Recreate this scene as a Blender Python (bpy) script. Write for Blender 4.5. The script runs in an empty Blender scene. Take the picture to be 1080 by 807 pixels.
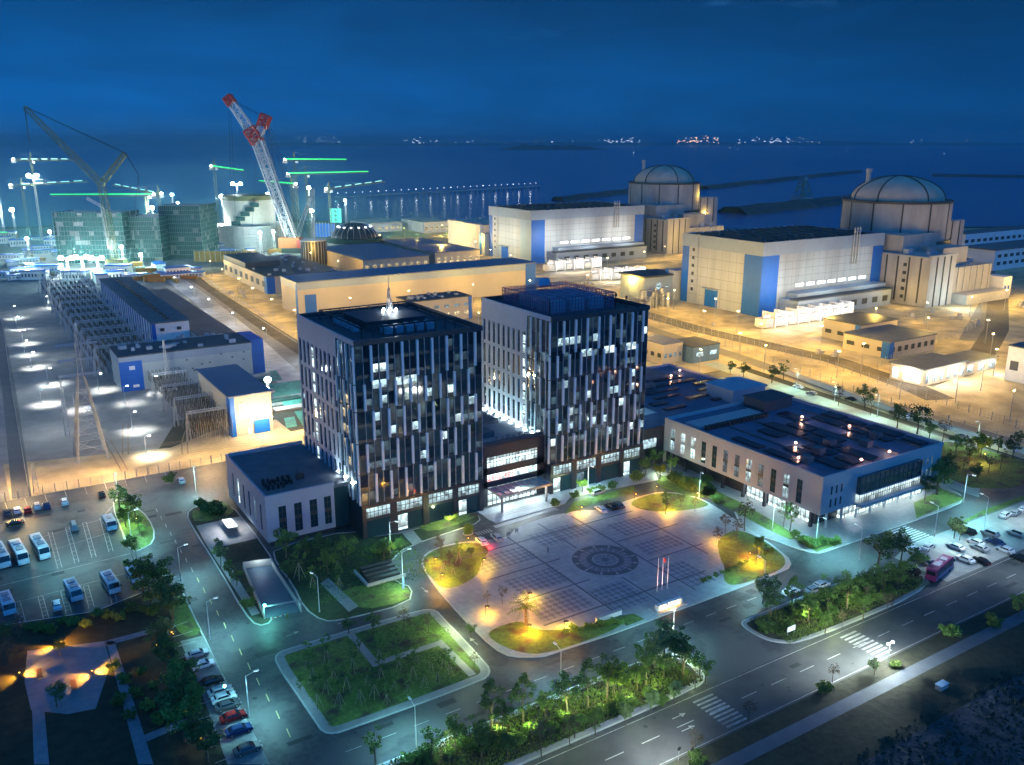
import bpy, math, random
from mathutils import Vector, Matrix
random.seed(7)
R = math.radians
SC = bpy.context.scene
COL = SC.collection
FOC, HOR, CAMH, AZ = 930.0, 149.0, 100.0, R(32.1)
PIT = math.atan((403.5 - HOR) / FOC)

def at(px, py, z=0.0):
    """world x, y of the point at height z that the survey camera saw at photo pixel px, py"""
    dx = (px - 540) / FOC; dy = (403.5 - py) / FOC
    fw = math.cos(PIT) + dy * math.sin(PIT); up = -math.sin(PIT) + dy * math.cos(PIT)
    t = (z - CAMH) / up
    return ((fw * math.sin(AZ) + dx * math.cos(AZ)) * t, (fw * math.cos(AZ) - dx * math.sin(AZ)) * t)

def on_y(px, py, y0):
    """x, z on the vertical plane y = y0"""
    dx = (px - 540) / FOC; dy = (403.5 - py) / FOC
    fw = math.cos(PIT) + dy * math.sin(PIT); up = -math.sin(PIT) + dy * math.cos(PIT)
    rx = fw * math.sin(AZ) + dx * math.cos(AZ); ry = fw * math.cos(AZ) - dx * math.sin(AZ)
    t = y0 / ry
    return rx * t, CAMH + up * t

def on_x(px, py, x0):
    """y, z on the vertical plane x = x0"""
    dx = (px - 540) / FOC; dy = (403.5 - py) / FOC
    fw = math.cos(PIT) + dy * math.sin(PIT); up = -math.sin(PIT) + dy * math.cos(PIT)
    rx = fw * math.sin(AZ) + dx * math.cos(AZ); ry = fw * math.cos(AZ) - dx * math.sin(AZ)
    t = x0 / rx
    return ry * t, CAMH + up * t

# ------------------------------------------------------------------ materials
MATS = {}
def mat(name, col, rough=.7, metal=0.0, var=.18, scale=.6, bump=0.0, emit=None, estr=0.0, rand=0.0, spec=.5, stretch=None):
    if name in MATS: return MATS[name]
    m = bpy.data.materials.new(name); m.use_nodes = True
    nt = m.node_tree; N = nt.nodes; L = nt.links
    b = N['Principled BSDF']
    b.inputs['Roughness'].default_value = rough
    b.inputs['Metallic'].default_value = metal
    b.inputs['Specular IOR Level'].default_value = spec
    c = tuple(col) + (1,)
    b.inputs['Base Color'].default_value = c
    if var > 0 or bump > 0 or rand > 0:
        geo = N.new('ShaderNodeNewGeometry')
        src = geo.outputs['Position']
        if stretch:
            mp = N.new('ShaderNodeMapping'); mp.inputs['Scale'].default_value = stretch
            L.new(src, mp.inputs['Vector']); src = mp.outputs['Vector']
        n1 = N.new('ShaderNodeTexNoise'); n1.inputs['Scale'].default_value = scale; n1.inputs['Detail'].default_value = 5
        L.new(src, n1.inputs['Vector'])
        n2 = N.new('ShaderNodeTexNoise'); n2.inputs['Scale'].default_value = scale * .13; n2.inputs['Detail'].default_value = 3
        L.new(src, n2.inputs['Vector'])
        ad = N.new('ShaderNodeMath'); ad.operation = 'ADD'
        L.new(n1.outputs['Fac'], ad.inputs[0]); L.new(n2.outputs['Fac'], ad.inputs[1])
        mr = N.new('ShaderNodeMapRange')
        mr.inputs['From Min'].default_value = .65; mr.inputs['From Max'].default_value = 1.35
        mr.inputs['To Min'].default_value = 1 - var; mr.inputs['To Max'].default_value = 1 + var
        L.new(ad.outputs[0], mr.inputs['Value'])
        out = mr.outputs['Result']
        if rand > 0:
            oi = N.new('ShaderNodeObjectInfo'); r2 = N.new('ShaderNodeMapRange')
            r2.inputs['To Min'].default_value = 1 - rand; r2.inputs['To Max'].default_value = 1 + rand
            L.new(oi.outputs['Random'], r2.inputs['Value'])
            mu = N.new('ShaderNodeMath'); mu.operation = 'MULTIPLY'
            L.new(out, mu.inputs[0]); L.new(r2.outputs['Result'], mu.inputs[1]); out = mu.outputs[0]
        vm = N.new('ShaderNodeVectorMath'); vm.operation = 'SCALE'
        vm.inputs[0].default_value = col
        L.new(out, vm.inputs['Scale']); L.new(vm.outputs['Vector'], b.inputs['Base Color'])
        if bump > 0:
            bp = N.new('ShaderNodeBump'); bp.inputs['Strength'].default_value = bump; bp.inputs['Distance'].default_value = .3
            L.new(n1.outputs['Fac'], bp.inputs['Height']); L.new(bp.outputs['Normal'], b.inputs['Normal'])
    if emit:
        b.inputs['Emission Color'].default_value = tuple(emit) + (1,)
        b.inputs['Emission Strength'].default_value = estr
    MATS[name] = m
    return m

def lit_mat(name, col, stren, scale=(1.1, 1.1, .9), dark=.25):
    """a lit window: blinds, furniture and ceiling lights inside make it uneven"""
    if name in MATS: return MATS[name]
    m = mat(name, (.05, .05, .05), rough=.15, var=0, emit=col, estr=stren)
    nt = m.node_tree; N = nt.nodes; L = nt.links; b = N['Principled BSDF']
    geo = N.new('ShaderNodeNewGeometry'); mp = N.new('ShaderNodeMapping'); mp.inputs['Scale'].default_value = scale
    L.new(geo.outputs['Position'], mp.inputs['Vector'])
    vo = N.new('ShaderNodeTexVoronoi'); vo.distance = 'CHEBYCHEV'; vo.inputs['Scale'].default_value = 1
    L.new(mp.outputs['Vector'], vo.inputs['Vector'])
    sp = N.new('ShaderNodeSeparateColor'); L.new(vo.outputs['Color'], sp.inputs['Color'])
    mr = N.new('ShaderNodeMapRange'); mr.inputs['To Min'].default_value = stren * dark; mr.inputs['To Max'].default_value = stren * 1.5
    L.new(sp.outputs['Red'], mr.inputs['Value'])
    # rooms are brightest under their ceilings: storeys are 4.21 m high from 9.4 m up
    sz = N.new('ShaderNodeSeparateXYZ'); L.new(geo.outputs['Position'], sz.inputs[0])
    a1 = N.new('ShaderNodeMath'); a1.operation = 'SUBTRACT'; L.new(sz.outputs['Z'], a1.inputs[0]); a1.inputs[1].default_value = 9.4
    a2 = N.new('ShaderNodeMath'); a2.operation = 'DIVIDE'; L.new(a1.outputs[0], a2.inputs[0]); a2.inputs[1].default_value = 4.21
    a3 = N.new('ShaderNodeMath'); a3.operation = 'FRACT'; L.new(a2.outputs[0], a3.inputs[0])
    m4 = N.new('ShaderNodeMapRange'); m4.inputs['To Min'].default_value = .25; m4.inputs['To Max'].default_value = 1.35; L.new(a3.outputs[0], m4.inputs['Value'])
    a5 = N.new('ShaderNodeMath'); a5.operation = 'MULTIPLY'; L.new(mr.outputs['Result'], a5.inputs[0]); L.new(m4.outputs['Result'], a5.inputs[1])
    L.new(a5.outputs[0], b.inputs['Emission Strength'])
    return m

# ------------------------------------------------------------------ mesh builder
class MB:
    def __init__(s): s.v = []; s.f = []; s.mi = []; s.mats = []; s.cur = 0
    def m(s, material):
        if material not in s.mats: s.mats.append(material)
        s.cur = s.mats.index(material); return s
    def add(s, vs, fs):
        o = len(s.v); s.v.extend(vs)
        for f in fs: s.f.append(tuple(i + o for i in f)); s.mi.append(s.cur)
    def box(s, x0, y0, z0, x1, y1, z1):
        if x0 > x1: x0, x1 = x1, x0
        if y0 > y1: y0, y1 = y1, y0
        if z0 > z1: z0, z1 = z1, z0
        s.add([(x0,y0,z0),(x1,y0,z0),(x1,y1,z0),(x0,y1,z0),(x0,y0,z1),(x1,y0,z1),(x1,y1,z1),(x0,y1,z1)],
              [(3,2,1,0),(4,5,6,7),(0,1,5,4),(1,2,6,5),(2,3,7,6),(3,0,4,7)])
        return s
    def rbox(s, cx, cy, cz, sx, sy, sz, rz=0.0):
        c, n = math.cos(rz), math.sin(rz); vs = []
        for dz in (-sz/2, sz/2):
            for dx, dy in ((-sx/2,-sy/2),(sx/2,-sy/2),(sx/2,sy/2),(-sx/2,sy/2)):
                vs.append((cx + dx*c - dy*n, cy + dx*n + dy*c, cz + dz))
        s.add(vs, [(3,2,1,0),(4,5,6,7),(0,1,5,4),(1,2,6,5),(2,3,7,6),(3,0,4,7)])
        return s
    def quad(s, *p): s.add(list(p), [tuple(range(len(p)))]); return s
    def prism(s, poly, z0, z1):
        a = sum(poly[i][0]*poly[(i+1)%len(poly)][1] - poly[(i+1)%len(poly)][0]*poly[i][1] for i in range(len(poly)))
        if a < 0: poly = poly[::-1]
        n = len(poly)
        s.add([(p[0],p[1],z0) for p in poly] + [(p[0],p[1],z1) for p in poly],
              [tuple(range(n))[::-1], tuple(range(n, 2*n))] + [(i, (i+1)%n, (i+1)%n+n, i+n) for i in range(n)])
        return s
    def cyl(s, cx, cy, z0, z1, r0, r1=None, n=16, cap=True):
        if r1 is None: r1 = r0
        vs = [(cx + r0*math.cos(2*math.pi*i/n), cy + r0*math.sin(2*math.pi*i/n), z0) for i in range(n)]
        vs += [(cx + r1*math.cos(2*math.pi*i/n), cy + r1*math.sin(2*math.pi*i/n), z1) for i in range(n)]
        fs = [(i, (i+1)%n, (i+1)%n+n, i+n) for i in range(n)]
        if cap: fs += [tuple(range(n))[::-1], tuple(range(n, 2*n))]
        s.add(vs, fs); return s
    def dome(s, cx, cy, z0, r, h, n=32, k=8):
        vs = []; fs = []
        for j in range(k):
            a = math.pi/2*j/k
            for i in range(n):
                t = 2*math.pi*i/n
                vs.append((cx + r*math.cos(a)*math.cos(t), cy + r*math.cos(a)*math.sin(t), z0 + h*math.sin(a)))
        vs.append((cx, cy, z0+h))
        for j in range(k-1):
            for i in range(n): fs.append((j*n+i, j*n+(i+1)%n, (j+1)*n+(i+1)%n, (j+1)*n+i))
        for i in range(n): fs.append(((k-1)*n+i, (k-1)*n+(i+1)%n, k*n))
        s.add(vs, fs); return s
    def tube(s, p, q, r0, r1=None, n=5):
        if r1 is None: r1 = r0
        p = Vector(p); q = Vector(q); d = q - p
        if d.length < 1e-6: return s
        d.normalize(); u = d.cross(Vector((0,0,1)))
        if u.length < 1e-3: u = Vector((1,0,0))
        u.normalize(); w = d.cross(u)
        vs = []
        for c, r in ((p, r0), (q, r1)):
            for i in range(n):
                a = 2*math.pi*i/n + .4
                vs.append(tuple(c + (u*math.cos(a) + w*math.sin(a))*r))
        s.add(vs, [(i, (i+1)%n, (i+1)%n+n, i+n)[::-1] for i in range(n)] + [tuple(range(n)), tuple(range(n, 2*n))[::-1]])
        return s
    def lattice(s, p, q, w0, w1, bay=None, r=.12, rb=None):
        p = Vector(p); q = Vector(q); d = q - p; L = d.length; d.normalize()
        u = d.cross(Vector((0,0,1)))
        if u.length < 1e-2: u = Vector((1,0,0))
        u.normalize(); w = d.cross(u)
        rb = rb or r*.6
        bay = bay or (w0+w1)/2*1.2
        n = max(1, int(round(L/bay)))
        def c(t):
            h = (w0 + (w1-w0)*t)/2; o = p + d*L*t
            return [o+u*h+w*h, o-u*h+w*h, o-u*h-w*h, o+u*h-w*h]
        a0, a1 = c(0), c(1)
        for i in range(4): s.tube(a0[i], a1[i], r, r, 4)
        for k in range(n):
            a, b = c(k/n), c((k+1)/n)
            for i in range(4):
                j = (i+1) % 4
                if (k+i) % 2: s.tube(a[i], b[j], rb, rb, 3)
                else: s.tube(a[j], b[i], rb, rb, 3)
                s.tube(b[i], b[j], rb, rb, 3)
        return s
    def build(s, name, material=None, parent=None, smooth=False):
        me = bpy.data.meshes.new(name)
        off = Vector((0,0,0))
        if parent is not None:
            p = parent
            while p is not None: off += p.location; p = p.parent
        me.from_pydata([(x-off.x, y-off.y, z-off.z) for x, y, z in s.v], [], s.f)
        for mm in (s.mats or [material]): me.materials.append(mm)
        if s.mats and any(s.mi): me.polygons.foreach_set('material_index', s.mi)
        if smooth: me.polygons.foreach_set('use_smooth', [True]*len(me.polygons))
        me.update()
        o = bpy.data.objects.new(name, me); COL.objects.link(o)
        if parent is not None: o.parent = parent
        return o

def rect(name, material, parent, *b):
    return MB().box(*b).build(name, material, parent)

USED = {}
def tag(o, label=None, cat=None, group=None, kind=None):
    if label:
        o['label'] = label
        if label in USED: print('DUPLABEL', label)
        USED[label] = 1
        n = len(label.split())
        if n < 4 or n > 16: print('LABELLEN', n, label)
    if cat: o['category'] = cat
    if group: o['group'] = group
    if kind: o['kind'] = kind
    return o

def thing(name, label, cat, loc=(0,0,0), rz=0.0, group=None):
    o = bpy.data.objects.new(name, None); COL.objects.link(o)
    o.location = loc if len(loc) == 3 else (loc[0], loc[1], 0); o.rotation_euler = (0, 0, rz)
    o.empty_display_size = .5
    return tag(o, label, cat, group)

def struct(o): o['kind'] = 'structure'; return o

def dup(root, loc, rz=0.0, label=None, cat=None, group=None, scale=None):
    r = root.copy(); COL.objects.link(r)
    r.location = loc if len(loc) == 3 else (loc[0], loc[1], 0); r.rotation_euler = (0, 0, rz)
    if scale: r.scale = scale if hasattr(scale, '__len__') else (scale,)*3
    for k in ('label', 'group'):
        if k in r: del r[k]
    tag(r, label, cat, group)
    for ch in KIDS.get(root.name, None) or root.children:
        c = ch.copy(); COL.objects.link(c); c.parent = r
        for g in ch.children:
            d = g.copy(); COL.objects.link(d); d.parent = c
    return r
KIDS = {}

ORD = ['first','second','third','fourth','fifth','sixth','seventh','eighth','ninth','tenth','eleventh','twelfth','thirteenth',
 'fourteenth','fifteenth','sixteenth','seventeenth','eighteenth','nineteenth','twentieth','twenty-first','twenty-second','twenty-third',
 'twenty-fourth','twenty-fifth','twenty-sixth','twenty-seventh','twenty-eighth','twenty-ninth','thirtieth','thirty-first','thirty-second','thirty-third','thirty-fourth','thirty-fifth','thirty-sixth','thirty-seventh','thirty-eighth','thirty-ninth','fortieth']

GAIN = {'street_light':15,'forecourt_light':9,'car_park_light':14,'garden_light':19,'bollard_light':9,'ground_light':14,'switchyard_light':5,'wall_flood':1.9,'yard_light':4.2,'transformer_light':3.4,'works_light':2.2,'jetty_light':.3,'lobby_light':2.5,'pavement_light':12,'monument_light':6,'flagpole_light':16,'ground_floor_light':4,'flood_light':5,'site_light':4.5,'pale_road_light':3,'lodge_light':2.5,'roof_light':5}
def light(name, kind, parent, loc, col, watts, size=.15, spot=None, blend=1.0, aim=None):
    l = bpy.data.lights.new(name, kind); l.color = col; l.energy = watts*GAIN.get(name, 4.0)
    l.shadow_soft_size = size
    if kind == 'SPOT': l.spot_size = R(spot); l.spot_blend = blend
    o = bpy.data.objects.new(name, l); COL.objects.link(o); o.location = loc
    if aim is not None: o.rotation_euler = Vector(aim).to_track_quat('-Z', 'Y').to_euler()
    if parent is not None: o.parent = parent
    return o

# ------------------------------------------------------------------ shared materials
M_ASPH = mat('asphalt', (.05,.055,.06), rough=.55, var=.55, scale=.9, bump=.15)
M_ASPH2 = mat('asphalt_worn', (.075,.08,.085), rough=.6, var=.35, scale=.9, bump=.1)
M_KERB = mat('kerb_stone', (.42,.42,.4), rough=.8, var=.2, scale=2)
M_PAVE = mat('paving', (.26,.26,.25), rough=.75, var=.2, scale=.8)
M_GRASS = mat('grass', (.115,.18,.03), rough=.9, var=.5, scale=1.2, bump=.6)
def patchy(m, brown=(.07,.05,.03), lo=.5, hi=.66, sc=.22):
    nt = m.node_tree; N = nt.nodes; Lk = nt.links; bs = N['Principled BSDF']; src = bs.inputs['Base Color'].links[0].from_socket
    g = N.new('ShaderNodeNewGeometry'); n = N.new('ShaderNodeTexNoise'); n.inputs['Scale'].default_value = sc; n.inputs['Detail'].default_value = 7; Lk.new(g.outputs['Position'], n.inputs['Vector'])
    r = N.new('ShaderNodeMapRange'); r.inputs['From Min'].default_value = lo; r.inputs['From Max'].default_value = hi; Lk.new(n.outputs['Fac'], r.inputs['Value'])
    mx = N.new('ShaderNodeMix'); mx.data_type = 'RGBA'; Lk.new(r.outputs[0], mx.inputs['Factor']); Lk.new(src, mx.inputs['A']); mx.inputs['B'].default_value = brown+(1,)
    Lk.new(mx.outputs['Result'], bs.inputs['Base Color'])
patchy(M_GRASS); patchy(M_ASPH, (.085,.09,.09), .52, .56, .06)
M_SOIL = mat('soil', (.035,.035,.02), rough=.95, var=.5, scale=.7, bump=.6)
M_PAINT = mat('road_paint', (.38,.38,.36), rough=.6, var=.6, scale=1.2)
M_YPAINT = mat('yellow_paint', (.6,.5,.2), rough=.6, var=.3, scale=3)
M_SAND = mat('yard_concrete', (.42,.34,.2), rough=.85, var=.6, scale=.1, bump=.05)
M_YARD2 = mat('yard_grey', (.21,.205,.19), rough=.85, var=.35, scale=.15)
M_CONC = mat('concrete', (.38,.37,.34), rough=.8, var=.2, scale=.3)
M_CONCD = mat('concrete_weathered', (.33,.32,.30), rough=.85, var=.35, scale=.15, stretch=(1,1,.3))
M_WHITE = mat('white_paint', (.72,.72,.7), rough=.5, var=.1, scale=.5)
M_PANEL = mat('cream_cladding', (.5,.47,.4), rough=.6, var=.06, scale=.2)
M_GREYC = mat('grey_cladding', (.26,.32,.38), rough=.55, var=.08, scale=.2)
M_BLUE = mat('blue_cladding', (.003,.10,.42), rough=.5, var=.12, scale=.3)
M_STEEL = mat('galvanised_steel', (.42,.43,.43), rough=.45, metal=.6, var=.15, scale=2)
M_DARK = mat('dark_metal', (.035,.037,.04), rough=.5, metal=.3, var=.2, scale=1)
M_ROOF = mat('roof_membrane', (.10,.115,.13), rough=.7, var=.3, scale=.25)
M_ROOFD = mat('dark_roof', (.045,.052,.065), rough=.6, var=.35, scale=.3)
M_GLASS = mat('dark_glass', (.008,.014,.022), rough=.06, var=0, spec=.8)
M_TRUNK = mat('bark', (.12,.09,.06), rough=.9, var=.3, scale=3)
M_RED = mat('crane_red', (.5,.03,.02), rough=.5, var=.15)
M_ORANGE = mat('crane_orange', (.5,.14,.03), rough=.6, var=.2)
M_CWHITE = mat('crane_white', (.6,.6,.58), rough=.5, var=.1)
M_CYEL = mat('crane_yellow', (.16,.17,.06), rough=.5, var=.15)
M_NET = mat('green_netting', (.02,.075,.065), rough=.9, var=.4, scale=.3)
M_RUST = mat('ochre_panel', (.28,.17,.03), rough=.8, var=.5, scale=.3)
M_RUBBER = mat('rubber', (.015,.015,.015), rough=.8, var=0)
E_WHITE = mat('lamp_glow_white', (.8,.8,.8), var=0, emit=(.85,.97,1), estr=60)
E_WARM = mat('lamp_glow_warm', (.8,.7,.5), var=0, emit=(1,.72,.3), estr=30)
E_ORANGE = mat('lamp_glow_orange', (.8,.6,.3), var=0, emit=(1,.5,.08), estr=14)
E_GREEN = mat('green_strip', (.1,.5,.2), var=0, emit=(.01,1,.17), estr=1.2)
E_TEAL = mat('teal_strip', (.3,.5,.5), var=0, emit=(.3,1,.9), estr=1.0)
E_HEAD = mat('headlamp_glass', (.5,.5,.5), rough=.1, var=0)
E_RED = mat('red_light', (.5,.02,.02), var=0, emit=(1,.03,.02), estr=6)
M_TAIL = mat('tail_lamp', (.3,.01,.01), rough=.2, var=0)
E_ROOFL = mat('roof_lamp', (.8,.6,.5), var=0, emit=(1,.55,.35), estr=12)
L_FAINT = lit_mat('room_faint', (.2,.5,.65), .05, scale=(.6,.6,.9), dark=.1)
L_COOL = lit_mat('lit_office_cool', (.62,.9,1), 1.0)
L_DIM = lit_mat('lit_office_dim', (.45,.75,.95), .28)
L_WARMW = lit_mat('lit_office_warm', (1,.8,.45), .8)
L_LOBBY = lit_mat('lit_lobby', (.75,.97,1), 1.5, scale=(.8,.8,.6), dark=.35)
WARM = (1, .62, .12); COOL = (.66, .93, 1); TEAL = (.3, .84, .92); ORANGE = (1, .43, .035)
# ================================================================== camera, sky, render
cam = bpy.data.cameras.new('camera'); co = bpy.data.objects.new('camera', cam); COL.objects.link(co)
cam.sensor_width = 36; cam.lens = 36*FOC/1080; cam.clip_start = 1; cam.clip_end = 200000
fwd = Vector((math.sin(AZ)*math.cos(PIT), math.cos(AZ)*math.cos(PIT), -math.sin(PIT)))
co.location = (0, 0, CAMH); co.rotation_euler = fwd.to_track_quat('-Z', 'Y').to_euler(); SC.camera = co

w = bpy.data.worlds.new('World'); SC.world = w; w.use_nodes = True
nt = w.node_tree; N = nt.nodes; Lk = nt.links
for n in list(N): N.remove(n)
out = N.new('ShaderNodeOutputWorld'); bg = N.new('ShaderNodeBackground')
tc = N.new('ShaderNodeTexCoord'); sx = N.new('ShaderNodeSeparateXYZ'); Lk.new(tc.outputs['Generated'], sx.inputs[0])
ramp = N.new('ShaderNodeValToRGB'); Lk.new(sx.outputs['Z'], ramp.inputs[0])
cr = ramp.color_ramp
cr.elements[0].position = 0.0; cr.elements[0].color = (.0002, .112, .42, 1)
cr.elements[1].position = 1.0; cr.elements[1].color = (.01, .07, .22, 1)
for p, c in ((.05, (.0002, .108, .41)), (.10, (.0003, .082, .31)), (.15, (.0006, .055, .21)), (.24, (.002, .075, .28)), (.45, (.006, .075, .25))):
    e = cr.elements.new(p); e.color = c + (1,)
# darker streaky twilight clouds and a few pale wisps, stretched along the horizon
mp = N.new('ShaderNodeMapping'); mp.inputs['Scale'].default_value = (2.2, 2.2, 9); Lk.new(tc.outputs['Generated'], mp.inputs['Vector'])
n1 = N.new('ShaderNodeTexNoise'); n1.inputs['Scale'].default_value = 2.3; n1.inputs['Detail'].default_value = 6; n1.inputs['Roughness'].default_value = .55
n1.inputs['Distortion'].default_value = .5
Lk.new(mp.outputs[0], n1.inputs['Vector'])
mr = N.new('ShaderNodeMapRange'); mr.inputs['From Min'].default_value = .35; mr.inputs['From Max'].default_value = .68
mr.inputs['To Min'].default_value = .8; mr.inputs['To Max'].default_value = 1.12; Lk.new(n1.outputs['Fac'], mr.inputs['Value'])
# dims towards the east (right of the view)
mr2 = N.new('ShaderNodeMapRange'); mr2.inputs['From Min'].default_value = .25; mr2.inputs['From Max'].default_value = .98
mr2.inputs['To Min'].default_value = 1.0; mr2.inputs['To Max'].default_value = .5; Lk.new(sx.outputs['X'], mr2.inputs['Value'])
mu = N.new('ShaderNodeMath'); mu.operation = 'MULTIPLY'; Lk.new(mr.outputs[0], mu.inputs[0]); Lk.new(mr2.outputs[0], mu.inputs[1])
vs = N.new('ShaderNodeVectorMath'); vs.operation = 'SCALE'; Lk.new(ramp.outputs['Color'], vs.inputs[0]); Lk.new(mu.outputs[0], vs.inputs['Scale'])
my = N.new('ShaderNodeMapRange'); my.inputs['From Min'].default_value = .35; my.inputs['From Max'].default_value = -.6  # sky behind the camera brightened, added fill for walls facing the view
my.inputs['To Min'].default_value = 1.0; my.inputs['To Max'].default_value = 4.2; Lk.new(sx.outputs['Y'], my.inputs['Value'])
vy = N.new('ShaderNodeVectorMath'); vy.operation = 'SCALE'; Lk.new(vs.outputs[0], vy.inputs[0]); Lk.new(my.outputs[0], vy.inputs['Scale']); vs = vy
n3 = N.new('ShaderNodeTexNoise'); n3.inputs['Scale'].default_value = 3.0; n3.inputs['Detail'].default_value = 8; n3.inputs['Roughness'].default_value = .6
Lk.new(mp.outputs[0], n3.inputs['Vector'])
m3 = N.new('ShaderNodeMapRange'); m3.inputs['From Min'].default_value = .62; m3.inputs['From Max'].default_value = .82
m3.inputs['To Max'].default_value = 1; Lk.new(n3.outputs['Fac'], m3.inputs['Value'])
mz = N.new('ShaderNodeMapRange'); mz.inputs['From Min'].default_value = .07; mz.inputs['From Max'].default_value = .14; Lk.new(sx.outputs['Z'], mz.inputs['Value'])
mm = N.new('ShaderNodeMath'); mm.operation = 'MULTIPLY'; Lk.new(m3.outputs[0], mm.inputs[0]); Lk.new(mz.outputs[0], mm.inputs[1])
wisp = N.new('ShaderNodeVectorMath'); wisp.operation = 'SCALE'; wisp.inputs[0].default_value = (.02, .09, .2); Lk.new(mm.outputs[0], wisp.inputs['Scale'])
va = N.new('ShaderNodeVectorMath'); va.operation = 'ADD'; Lk.new(vs.outputs[0], va.inputs[0]); Lk.new(wisp.outputs[0], va.inputs[1])
# hand-set gradient, clouds and brightened rear sky feed the background
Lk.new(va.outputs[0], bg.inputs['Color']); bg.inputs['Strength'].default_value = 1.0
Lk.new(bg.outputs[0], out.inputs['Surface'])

SC.view_settings.view_transform = 'Standard'; SC.view_settings.look = 'None'
SC.view_settings.exposure = 0; SC.view_settings.gamma = 1
SC.render.engine = 'CYCLES'
cy = SC.cycles
cy.use_denoising = True
try: cy.denoiser = 'OPENIMAGEDENOISE'
except Exception: pass
cy.max_bounces = 4; cy.diffuse_bounces = 2; cy.glossy_bounces = 3; cy.transmission_bounces = 2; cy.transparent_max_bounces = 4
cy.sample_clamp_indirect = 3; cy.sample_clamp_direct = 0; cy.use_light_tree = True
cy.caustics_reflective = False; cy.caustics_refractive = False; cy.blur_glossy = 1.0; cy.adaptive_threshold = .025

# ================================================================== ground, sea, coast
def sheet(name, material, poly, z, z0=None):
    b = MB()
    if z0 is None: b.quad(*[(p[0], p[1], z) for p in poly])
    else: b.prism(poly, z0, z)
    return struct(b.build(name, material))

msea = mat('sea_water', (.001,.10,.30), rough=.2, var=0, spec=.6)
nt = msea.node_tree; N = nt.nodes; Lk = nt.links; bs = N['Principled BSDF']
g = N.new('ShaderNodeNewGeometry'); mpp = N.new('ShaderNodeMapping'); mpp.inputs['Scale'].default_value = (.05,.05,.05); Lk.new(g.outputs['Position'], mpp.inputs[0])
na = N.new('ShaderNodeTexNoise'); na.inputs['Scale'].default_value = 1.5; na.inputs['Detail'].default_value = 6; Lk.new(mpp.outputs[0], na.inputs['Vector'])
bpn = N.new('ShaderNodeBump'); bpn.inputs['Strength'].default_value = .14; bpn.inputs['Distance'].default_value = 3; Lk.new(na.outputs['Fac'], bpn.inputs['Height'])
Lk.new(bpn.outputs[0], bs.inputs['Normal'])
sheet('sea', msea, [(-45000,-3000),(45000,-3000),(45000,45000),(-45000,45000)], -5.0)
LAND = [(-1500,-2500),(2600,-2500),(2300,-400),(1500,330),(1180,560),(1000,640),(860,720),(700,800),(620,880),(549,964),(470,1045),(400,1130),(320,1200),(120,1230),(-100,1260),(-900,1300),(-1500,1250)]
sheet('ground', M_SOIL, LAND, 0.0, -8.0)
M_ISL = mat('island_scrub', (.012,.02,.015), rough=1, var=.3, scale=.01)
M_ROCK = mat('rock_armour', (.05,.055,.055), rough=.95, var=.5, scale=.5, bump=1)
# island and the far coast
def ridge(name, pts, wid, material, seed=0):
    """a low hill range along pts: (x, y, height)"""
    rnd = random.Random(seed); b = MB(); vs = []; fs = []
    n = 60
    P = []
    for i in range(n+1):
        t = i/n*(len(pts)-1); k = min(int(t), len(pts)-2); f = t-k
        a, c = pts[k], pts[k+1]
        P.append([a[j]*(1-f)+c[j]*f for j in range(3)])
    d = Vector((pts[-1][0]-pts[0][0], pts[-1][1]-pts[0][1], 0)).normalized(); nrm = Vector((-d.y, d.x, 0))
    h = 0
    for i, p in enumerate(P):
        hh = p[2]*(1 + .16*math.sin(i*.7+seed) + .1*rnd.uniform(-1, 1))
        for s_, z in ((-1,-5),(-.5,hh*.7),(0,hh),(.5,hh*.7),(1,-5)):
            vs.append((p[0]+nrm.x*wid*s_, p[1]+nrm.y*wid*s_, z))
    for i in range(n):
        for j in range(4): fs.append((i*5+j, i*5+j+1, (i+1)*5+j+1, (i+1)*5+j))
    b.add(vs, fs); return struct(b.build(name, material, smooth=True))
xa, ya = at(528,157.5); xb, yb = at(640,157.5)
ridge('island', [(xa,ya,2),(xa*.8+xb*.2,ya*.8+yb*.2,58),(xa*.55+xb*.45,ya*.55+yb*.45,45),(xa*.3+xb*.7,ya*.3+yb*.7,50),(xb,yb,2)], 500, M_ISL, 3)
def far(px, D, z=0):
    a = AZ + math.atan((px-540)/FOC*1.036); return (D*math.sin(a), D*math.cos(a), z)
def fr(pxs, D, hs): return [far(p, D)[:2] + (h,) for p, h in zip(pxs, hs)]
ridge('far_coast', fr((300,420,560,700,860,1000,1200), 24000, (60,40,70,60,90,60,40)), 900, M_ISL, 5)
# towns on the far coast: uncountable points of light, each a small lit block standing on the coast
tl = MB(); rt = random.Random(11)
E_TOWNW = mat('town_light_white', (.5,.5,.5), var=0, emit=(.7,.85,1), estr=4)
E_TOWNR = mat('town_light_amber', (.5,.4,.3), var=0, emit=(1,.6,.35), estr=6)
E_TOWND = mat('town_light_faint', (.5,.5,.5), var=0, emit=(.5,.75,1), estr=1.6)
for (p0, p1, n, hm, mt) in ((698,756,46,1,E_TOWNR),(757,845,40,.8,E_TOWNW),(622,678,30,.7,E_TOWNW),(540,612,10,.6,E_TOWND),(425,478,14,.7,E_TOWNW),(320,380,26,1.3,E_TOWND),(905,1000,9,.5,E_TOWND),(480,540,8,.5,E_TOWND)):
    for k in range(n):
        px = rt.triangular(p0, p1, p0+(p1-p0)*.35); q = far(px, 22500 + rt.uniform(-600, 600))
        z0 = rt.uniform(60, 110) + (rt.random()**3)*120*hm
        s_ = rt.uniform(8, 22)
        tl.m(mt if rt.random() < .8 else E_TOWNW).rbox(q[0], q[1], z0, s_*rt.uniform(.8,3), s_, s_*.8, -AZ)
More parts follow.
